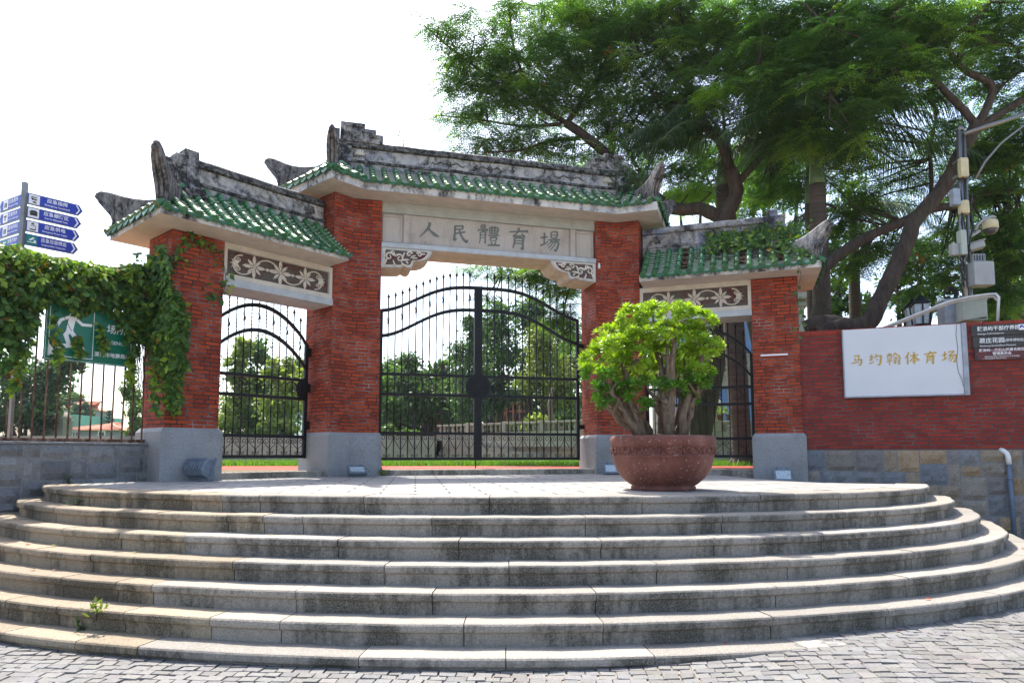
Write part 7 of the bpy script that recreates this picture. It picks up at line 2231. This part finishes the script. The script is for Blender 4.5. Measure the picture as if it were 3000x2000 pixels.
hangs = [((356, 830), (352, 900), (362, 945), 14), ((378, 840), (384, 900), (404, 948), 12), ((300, 800), (296, 850), (300, 880), 6), ((130, 720), (128, 800), (134, 830), 8), ((60, 800), (40, 860), (30, 900), 16), ((176, 770), (180, 800), (186, 810), 6), ((228, 740), (236, 780), (240, 800), 5)]
oL, nL, KL, EL_, GL, HL = sd(-1)
Hw = gw(HL.x, HL.y); Gw = gw(GL.x, GL.y)
fd = (Gw - Hw).normalized(); fn = Vector((fd.y, -fd.x, 0)); sdv = -fn
vine = empty('climbing_vine', (LW0.x, LW0.y, 0.5), 0, 'dense green vine with yellow young leaves smothering the iron fence and pillar', 'vine')
VB = np.array([LW0.x, LW0.y, 0.5])
wn_ = Vector((-LWD.y, LWD.x, 0)) * sgn
PP = []; FF = []; TT = []
r2 = random.Random(12)
def bump_n(x, y): return 0.5 + 0.5 * math.sin(x * .11 + 1.3 * math.sin(y * .07)) * math.sin(y * .09 + x * .03)
cnt = 0
while cnt < 11500:
    x = r2.uniform(-60, 375); y = r2.uniform(560, 880)
    if not inside(x, y, hedge): continue
    edge = 1.0 if y < 700 else max(.25, 1 - (y - 700) / 130)
    if r2.random() > edge: continue
    d_ = r2.uniform(-.32, .14) + .24 * bump_n(x, y) * (1 if y < 760 else .5)
    if y > 700 and 92 < x < 292: d_ = r2.uniform(.045, .16)
    if y > 700 and 92 < x < 292 and r2.random() < .55: continue
    P = ray_plane(x, y, LW0 + wn_ * d_, LWD)
    PP.append(tuple(P)); ff = wn_ * .8 + Vector((0, 0, .55 + (.6 if y < 640 else 0))); FF.append(tuple(ff)); TT.append(max(.06, min(.6, (690 - y) / 130)) if r2.random() < .9 else .5); cnt += 1  # share of lighter leaves grows towards the sunlit top
cnt = 0
while cnt < 2300:
    x = r2.uniform(330, 405); y = r2.uniform(560, 850)
    if not inside(x, y, side_p): continue
    P = ray_plane(x, y, Hw - fd * r2.uniform(.02, .2), sdv); PP.append(tuple(P)); FF.append(tuple(-fd + Vector((0, -.3, .4)))); TT.append(.12); cnt += 1
cnt = 0
while cnt < 1700:
    x = r2.uniform(370, 434); y = r2.uniform(620, 950)
    if not inside(x, y, frontp): continue
    P = ray_plane(x, y, Hw + fn * r2.uniform(.02, .17), fd); PP.append(tuple(P)); FF.append(tuple(fn + Vector((0, 0, .35)))); TT.append(.2); cnt += 1
for a, b, c, w in hangs:
    for k in range(95):
        t = r2.random(); x = (1 - t) ** 2 * a[0] + 2 * t * (1 - t) * b[0] + t * t * c[0] + r2.gauss(0, w * .5 * (1 - .5 * t)); y = (1 - t) ** 2 * a[1] + 2 * t * (1 - t) * b[1] + t * t * c[1] + r2.gauss(0, 6)
        if x > 330: P = ray_plane(x, y, Hw + fn * r2.uniform(.03, .12), fd)
        else: P = ray_plane(x, y, LW0 + wn_ * r2.uniform(.0, .15), LWD)
        PP.append(tuple(P)); FF.append(tuple(wn_ * .8 + Vector((0, 0, .5)))); TT.append(.45)
# thin runners over the pillar head
for path, n_ in (([(362, 640), (380, 600), (405, 575), (425, 560), (438, 545), (436, 520)], 46), ([(438, 555), (462, 550), (485, 560), (500, 575), (515, 610), (520, 650), (505, 690)], 44), ([(395, 590), (420, 600), (440, 600)], 16), ([(300, 605), (318, 590), (330, 575)], 6), ([(340, 590), (352, 575)], 5), ([(480, 665), (500, 690), (510, 700)], 14)):
    for k in range(n_):
        q = r2.random() * (len(path) - 1); i = int(q); t = q - i
        x = path[i][0] * (1 - t) + path[i + 1][0] * t + r2.gauss(0, 6); y = path[i][1] * (1 - t) + path[i + 1][1] * t + r2.gauss(0, 6)
        P = ray_plane(x, y, Hw + fn * r2.uniform(.02, .09), fd); PP.append(tuple(P)); FF.append(tuple(fn + Vector((0, 0, .3)))); TT.append(.25)
PP = np.array(PP); FF = np.array(FF); TT = np.array(TT)
leaves_at(PP - VB, FF, .088, vine_cols(len(PP), TT), vine, 'foliage', droop=.75, spread=.55, wr=.66)
tw = MB()
for k in range(260):
    i = r2.randrange(8000)
    p = Vector(PP[min(i, len(PP) - 1)] - VB); q = p + Vector((r2.gauss(0, .12), r2.gauss(0, .12), -abs(r2.gauss(.12, .16))))
    m_ = (p + q) / 2 + Vector((r2.gauss(0, .04), r2.gauss(0, .04), r2.gauss(0, .04)))
    tw.tube([p, m_, q], [.003, .004, .003], 4, cap=False)
for k in range(60):   # bare stems beside the pillar
    x = r2.uniform(296, 335); P = ray_plane(x, r2.uniform(700, 780), LW0 - wn_ * r2.uniform(0, .2), LWD); Q = ray_plane(x + r2.gauss(4, 8), r2.uniform(800, 930), LW0 - wn_ * r2.uniform(0, .2), LWD)
    P = P - Vector(VB); Q = Q - Vector(VB); tw.tube([P, (P + Q) / 2 + Vector((r2.gauss(0, .05), r2.gauss(0, .05), 0)), Q], .0035, 4, cap=False)
for path in ([(362, 640), (380, 600), (405, 575), (425, 560), (438, 545), (436, 515)], [(438, 555), (462, 550), (485, 560), (500, 575), (515, 610), (520, 650), (505, 690)]):
    tw.tube([ray_plane(x, y, Hw + fn * .02, fd) - Vector(VB) for x, y in path], .004, 4)
tw.build('stem', M['twig'], vine)

# creeper on the right roof
oR, nR, KR, ER, GR, HR = sd(1)
Ew = gw(ER.x, ER.y); dR = (gw(oR.x, oR.y) - gw(0, 0)).normalized(); nRw = (gw(nR.x, nR.y) - gw(0, 0)).normalized()
crp = empty('roof_creeper', Ew + Vector((0, 0, 3.9)), 0, 'leafy creeper spilling over the green tiles of the right wing roof', 'vine')
PP = []
for k in range(950):
    t = r2.uniform(1.15, 2.75) ; o_ = r2.uniform(-.24, .15 - .1 * r2.random())
    if r2.random() < .25: t = r2.uniform(2.2, 2.95); o_ = r2.uniform(-.3, .42)
    w = min(1, max(0, (.49 - o_) / .715)); z = 3.44 + .76 * (.74 * w + .26 * w * w)
    P = Ew + dR * t + nRw * o_ + Vector((0, 0, z + r2.uniform(.05, .16))); PP.append(tuple(P))
for k in range(120):     # on the ridge end
    P = Ew + dR * r2.uniform(2.0, 2.6) + nRw * r2.uniform(-.3, -.1) + Vector((0, 0, r2.uniform(4.0, 4.4))); PP.append(tuple(P))
hz_ = [Ew + dR * (2.62 + .05 * math.sin(k)) + nRw * (.47 + .02 * (k % 3)) + Vector((0, 0, 3.40 - .105 * k)) for k in range(13)]
PP += [tuple(p + Vector((r2.gauss(0, .03), r2.gauss(0, .02), r2.gauss(0, .02)))) for p in hz_]
PP = np.array(PP); b_ = np.array(crp.location); n = len(PP)
leaves_at(PP - b_, np.tile(np.array(nRw) + [0, 0, .6], (n, 1)), .085, vine_cols(n, np.full(n, .18)), crp, 'foliage', droop=.5, spread=.6, wr=.75)
tw = MB(); tw.tube([Vector(p) - Vector(b_) for p in hz_], .004, 4)
for k in range(60):
    t = r2.uniform(1.0, 2.7); P = [Ew + dR * (t + r2.uniform(-.3, .3) * q) + nRw * (-.1 + .2 * q + r2.uniform(-.06, .06)) + Vector((0, 0, 3.95 - .25 * q + r2.uniform(0, .04))) - Vector(b_) for q in (0, .4, .8, 1.2)]
    tw.tube(P, .005, 4, cap=False)
tw.build('stem', M['twig'], crp)

def weed(label, loc, n, size, h, spread, col=MD, cat='plant', name='weed', up=.8):
    e = empty(name, loc, 0, label, cat)
    P = rng.normal(size=(n, 3)) * [spread * .6, spread * .4, h * .28] + [0, 0, h * .5]
    D = unit(P * [1, 1, .3] + rng.normal(size=(n, 3)) * .15 + [0, 0, up * .1])
    V = leaf_quads(P, D, unit(rng.normal(size=(n, 3)) * .5 + [0, 0, 1]), size * rng.uniform(.6, 1.3, n), size * .34 * rng.uniform(.7, 1.2, n))
    fast_faces('foliage', V, 4, jitter_col(2 * n, *col), M['leaf'], e)
    mb = MB()
    for k in range(max(3, n // 8)):
        p = Vector(P[k]); mb.tube([(0, 0, -.02), p * .5 + Vector((0, 0, .02)), p], [.006, .005, .002], 4)
    mb.build('stem', M['twig'], e)
    return e
q = gw(2.75, .05, 5.02); weed('bushy shrub rooted at the right end of the middle roof ridge', q, 420, .12, .75, .32, DK)
q = gw(-1.55, .37, 5.72); weed('thin sprig growing on the middle ridge left of the stepped block', q, 22, .07, .42, .1, DK)
# little plants and fallen leaves on the steps
def on_step(k, x, d=.02, up=.0):
    s, P = resample(ring_path(k), .05); i = int(np.argmin(abs(P[:, 0] - x) + (P[:, 1] > 9) * 99)); p = P[i]
    return Vector((p[0] + p[2] * (-.028 + d), p[1] + p[3] * (-.028 + d), -k * .15 + up))
weed('small leafy plant growing from a joint of the second lowest step', on_step(5, -2.95, .04, -.05), 22, .075, .09, .06, YG, up=1)
weed('tiny dark seedling at the foot of the second lowest step', on_step(5, -3.10, .03, -.148), 10, .055, .07, .04, DK, up=1)
weed('small weed in a joint under the top step at the left', on_step(0, -4.3, .03, -.148), 16, .05, .08, .05, MD, up=1)
weed('tuft of grass at the foot of the left middle pillar', gw(-1.86, -.04, .0), 24, .09, .09, .05, YG, up=1)
weed('weed at the foot of the left grey wall on the terrace', LW0 + LWD * 1.0 + wn_ * .05, 18, .06, .09, .06, MD, up=1)
lr = random.Random(6)
LC = [(.3, .2, .03), (.24, .1, .03), (.16, .07, .03), (.4, .05, .03), (.2, .22, .04)]
leafspots = [(k, x) for k, x in ((1, -4.9), (1, -4.6), (1, -3.6), (2, -4.2), (2, -4.0), (2, -3.0), (1, -1.9), (0, -2.4), (3, -3.9), (3, -3.7), (2, -5.1), (1, 3.6), (1, 3.9), (0, 4.4), (2, 4.6), (3, 4.9), (3, 5.0), (4, 5.2), (5, 1.4), (2, 2.2), (1, 2.4), (4, 3.1), (5, 2.7))]
for k, x in leafspots:
    p = on_step(k, x, lr.uniform(.04, .16), 0); p.z = -(k + 1) * .15 + .004 + zdrop(p.x, p.y); a = lr.uniform(0, 6.28); c = lr.choice(LC); L = lr.uniform(.03, .06)
    V = np.array([[0, 0, .0], [L * .5, L * .3, .012], [L, 0, .006], [L * .5, -L * .3, .01]])[None]
    o_ = fast_faces('fallen_leaf', V, 4, np.array([c]), M['leaf']); o_.location = p; o_.rotation_euler = (0, 0, a)
    tag(o_, 'small dry fallen leaf lying on the stone steps', 'leaf', 'fallen leaves on the steps')

# ---------------------------------------------------------------- potted shrub
shb = empty('potted_shrub', (PX, PY, .5), 0, 'clipped bonsai like shrub with bright green rosettes and thick pale stems', 'shrub')
SB = [(1395, 775, 40, 26), (1370, 815, 30, 24), (1420, 800, 40, 30), (1450, 735, 44, 26), (1500, 720, 44, 22), (1550, 722, 46, 24), (1600, 735, 36, 22), (1630, 745, 20, 14), (1470, 775, 44, 30), (1530, 770, 50, 30), (1590, 775, 46, 30), (1620, 790, 22, 20), (1410, 840, 42, 24), (1460, 820, 44, 26), (1520, 815, 50, 26), (1580, 820, 44, 26), (1625, 820, 22, 18), (1390, 865, 26, 16), (1440, 862, 36, 16), (1500, 850, 40, 18), (1560, 860, 36, 20), (1610, 855, 28, 20), (1400, 905, 22, 14), (1395, 930, 14, 9), (1600, 885, 22, 12), (1540, 890, 20, 10), (1450, 905, 18, 8), (1480, 930, 16, 8), (1360, 855, 22, 18), (1380, 895, 24, 18), (1425, 890, 30, 14), (1470, 880, 26, 12), (1515, 885, 26, 12), (1560, 892, 26, 12), (1590, 915, 14, 10), (1375, 920, 12, 10), (1640, 800, 14, 24), (1620, 870, 20, 14), (1350, 830, 16, 18)]
PV = []; PC = []; st = MB(); sb = Vector((PX, PY, .5)); sr = random.Random(15)
roots = [Vector((math.cos(a) * .2, math.sin(a) * .16, .02)) for a in np.linspace(0, 2 * PI, 10)[:-1]]
ros = []
for bi, (x, y, rx, ry) in enumerate(SB):
    Yc = PY + sr.uniform(-.22, .28) if y < 880 else PY - sr.uniform(.0, .2)
    c = at(x, y, Yc); sx = (at(x + rx, y, Yc) - c).length; sz = (at(x, y - ry, Yc) - c).length; sy = min(.24, sx * 1.0)
    rx *= .86; ry *= .86; m = max(6, int(rx * ry / 26))
    for k in range(m):
        v = Vector((sr.gauss(0, 1), sr.gauss(0, 1) - .35, sr.gauss(0, 1) + .55)).normalized(); r = sr.uniform(.55, 1.0)
        ros.append((Vector((c.x + v.x * sx * r, c.y + v.y * sy * r, c.z + v.z * sz * r)), v))
    # stem to the blob
    if bi % 5 in (1, 3): continue
    rt = min(roots, key=lambda q: abs(q.x - (c.x - PX) * .45) + sr.uniform(0, .1))
    e1 = c - sb; k1 = rt.lerp(e1, .38) + Vector(((e1.x - rt.x) * .12, sr.uniform(-.05, .05), .02)); k2 = rt.lerp(e1, .72) + Vector((sr.uniform(-.06, .06), sr.uniform(-.06, .06), sr.uniform(-.03, .05)))
    st.tube([rt - Vector((0, 0, .06)), rt.lerp(k1, .5) + Vector((sr.uniform(-.03, .03), -.02, 0)), k1, k1.lerp(k2, .5) + Vector((sr.uniform(-.04, .04), 0, sr.uniform(-.02, .02))), k2, e1], [.046, .04, .034, .026, .02, .009], 8)
    for k in range(2):
        f = k2 + Vector((sr.uniform(-.12, .12), sr.uniform(-.1, .1), sr.uniform(.06, .16))); st.tube([k2, (k2 + f) / 2 + Vector((sr.uniform(-.02, .02), 0, 0)), f], [.022, .018, .01], 6)
for p, v in ros:
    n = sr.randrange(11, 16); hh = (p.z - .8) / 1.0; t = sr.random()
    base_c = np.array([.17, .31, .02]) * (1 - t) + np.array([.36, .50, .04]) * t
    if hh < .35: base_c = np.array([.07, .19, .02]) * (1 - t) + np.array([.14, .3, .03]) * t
    ax = (v + Vector((0, 0, .8))).normalized(); u1 = ax.orthogonal().normalized(); u2 = ax.cross(u1)
    sz_ = sr.uniform(.07, .105)
    for k in range(n):
        a = k * 2.4; inner = k / n
        d = (u1 * math.cos(a) + u2 * math.sin(a)) * (1.0 - .62 * inner) + ax * (.12 + .95 * inner)
        d.normalize(); s_ = d.cross(ax); s_ = s_.normalized() if s_.length > 1e-3 else u1
        up = s_.cross(d); L = sz_ * (1 - .3 * inner); W_ = L * .36
        q = p - sb
        a0 = q; l1 = q + d * L * .66 + s_ * W_ * .5 + up * W_ * .1; tp = q + d * L; r1 = q + d * L * .66 - s_ * W_ * .5 + up * W_ * .1; md = q + d * L * .6 - up * W_ * .08
        cc = base_c * sr.uniform(.8, 1.2)
        PV.append([tuple(a0), tuple(l1), tuple(tp), tuple(md)]); PC.append(cc); PV.append([tuple(a0), tuple(md), tuple(tp), tuple(r1)]); PC.append(cc * .95)
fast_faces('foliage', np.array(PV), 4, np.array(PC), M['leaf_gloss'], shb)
st.build('stem', M['bark_pale'], shb)
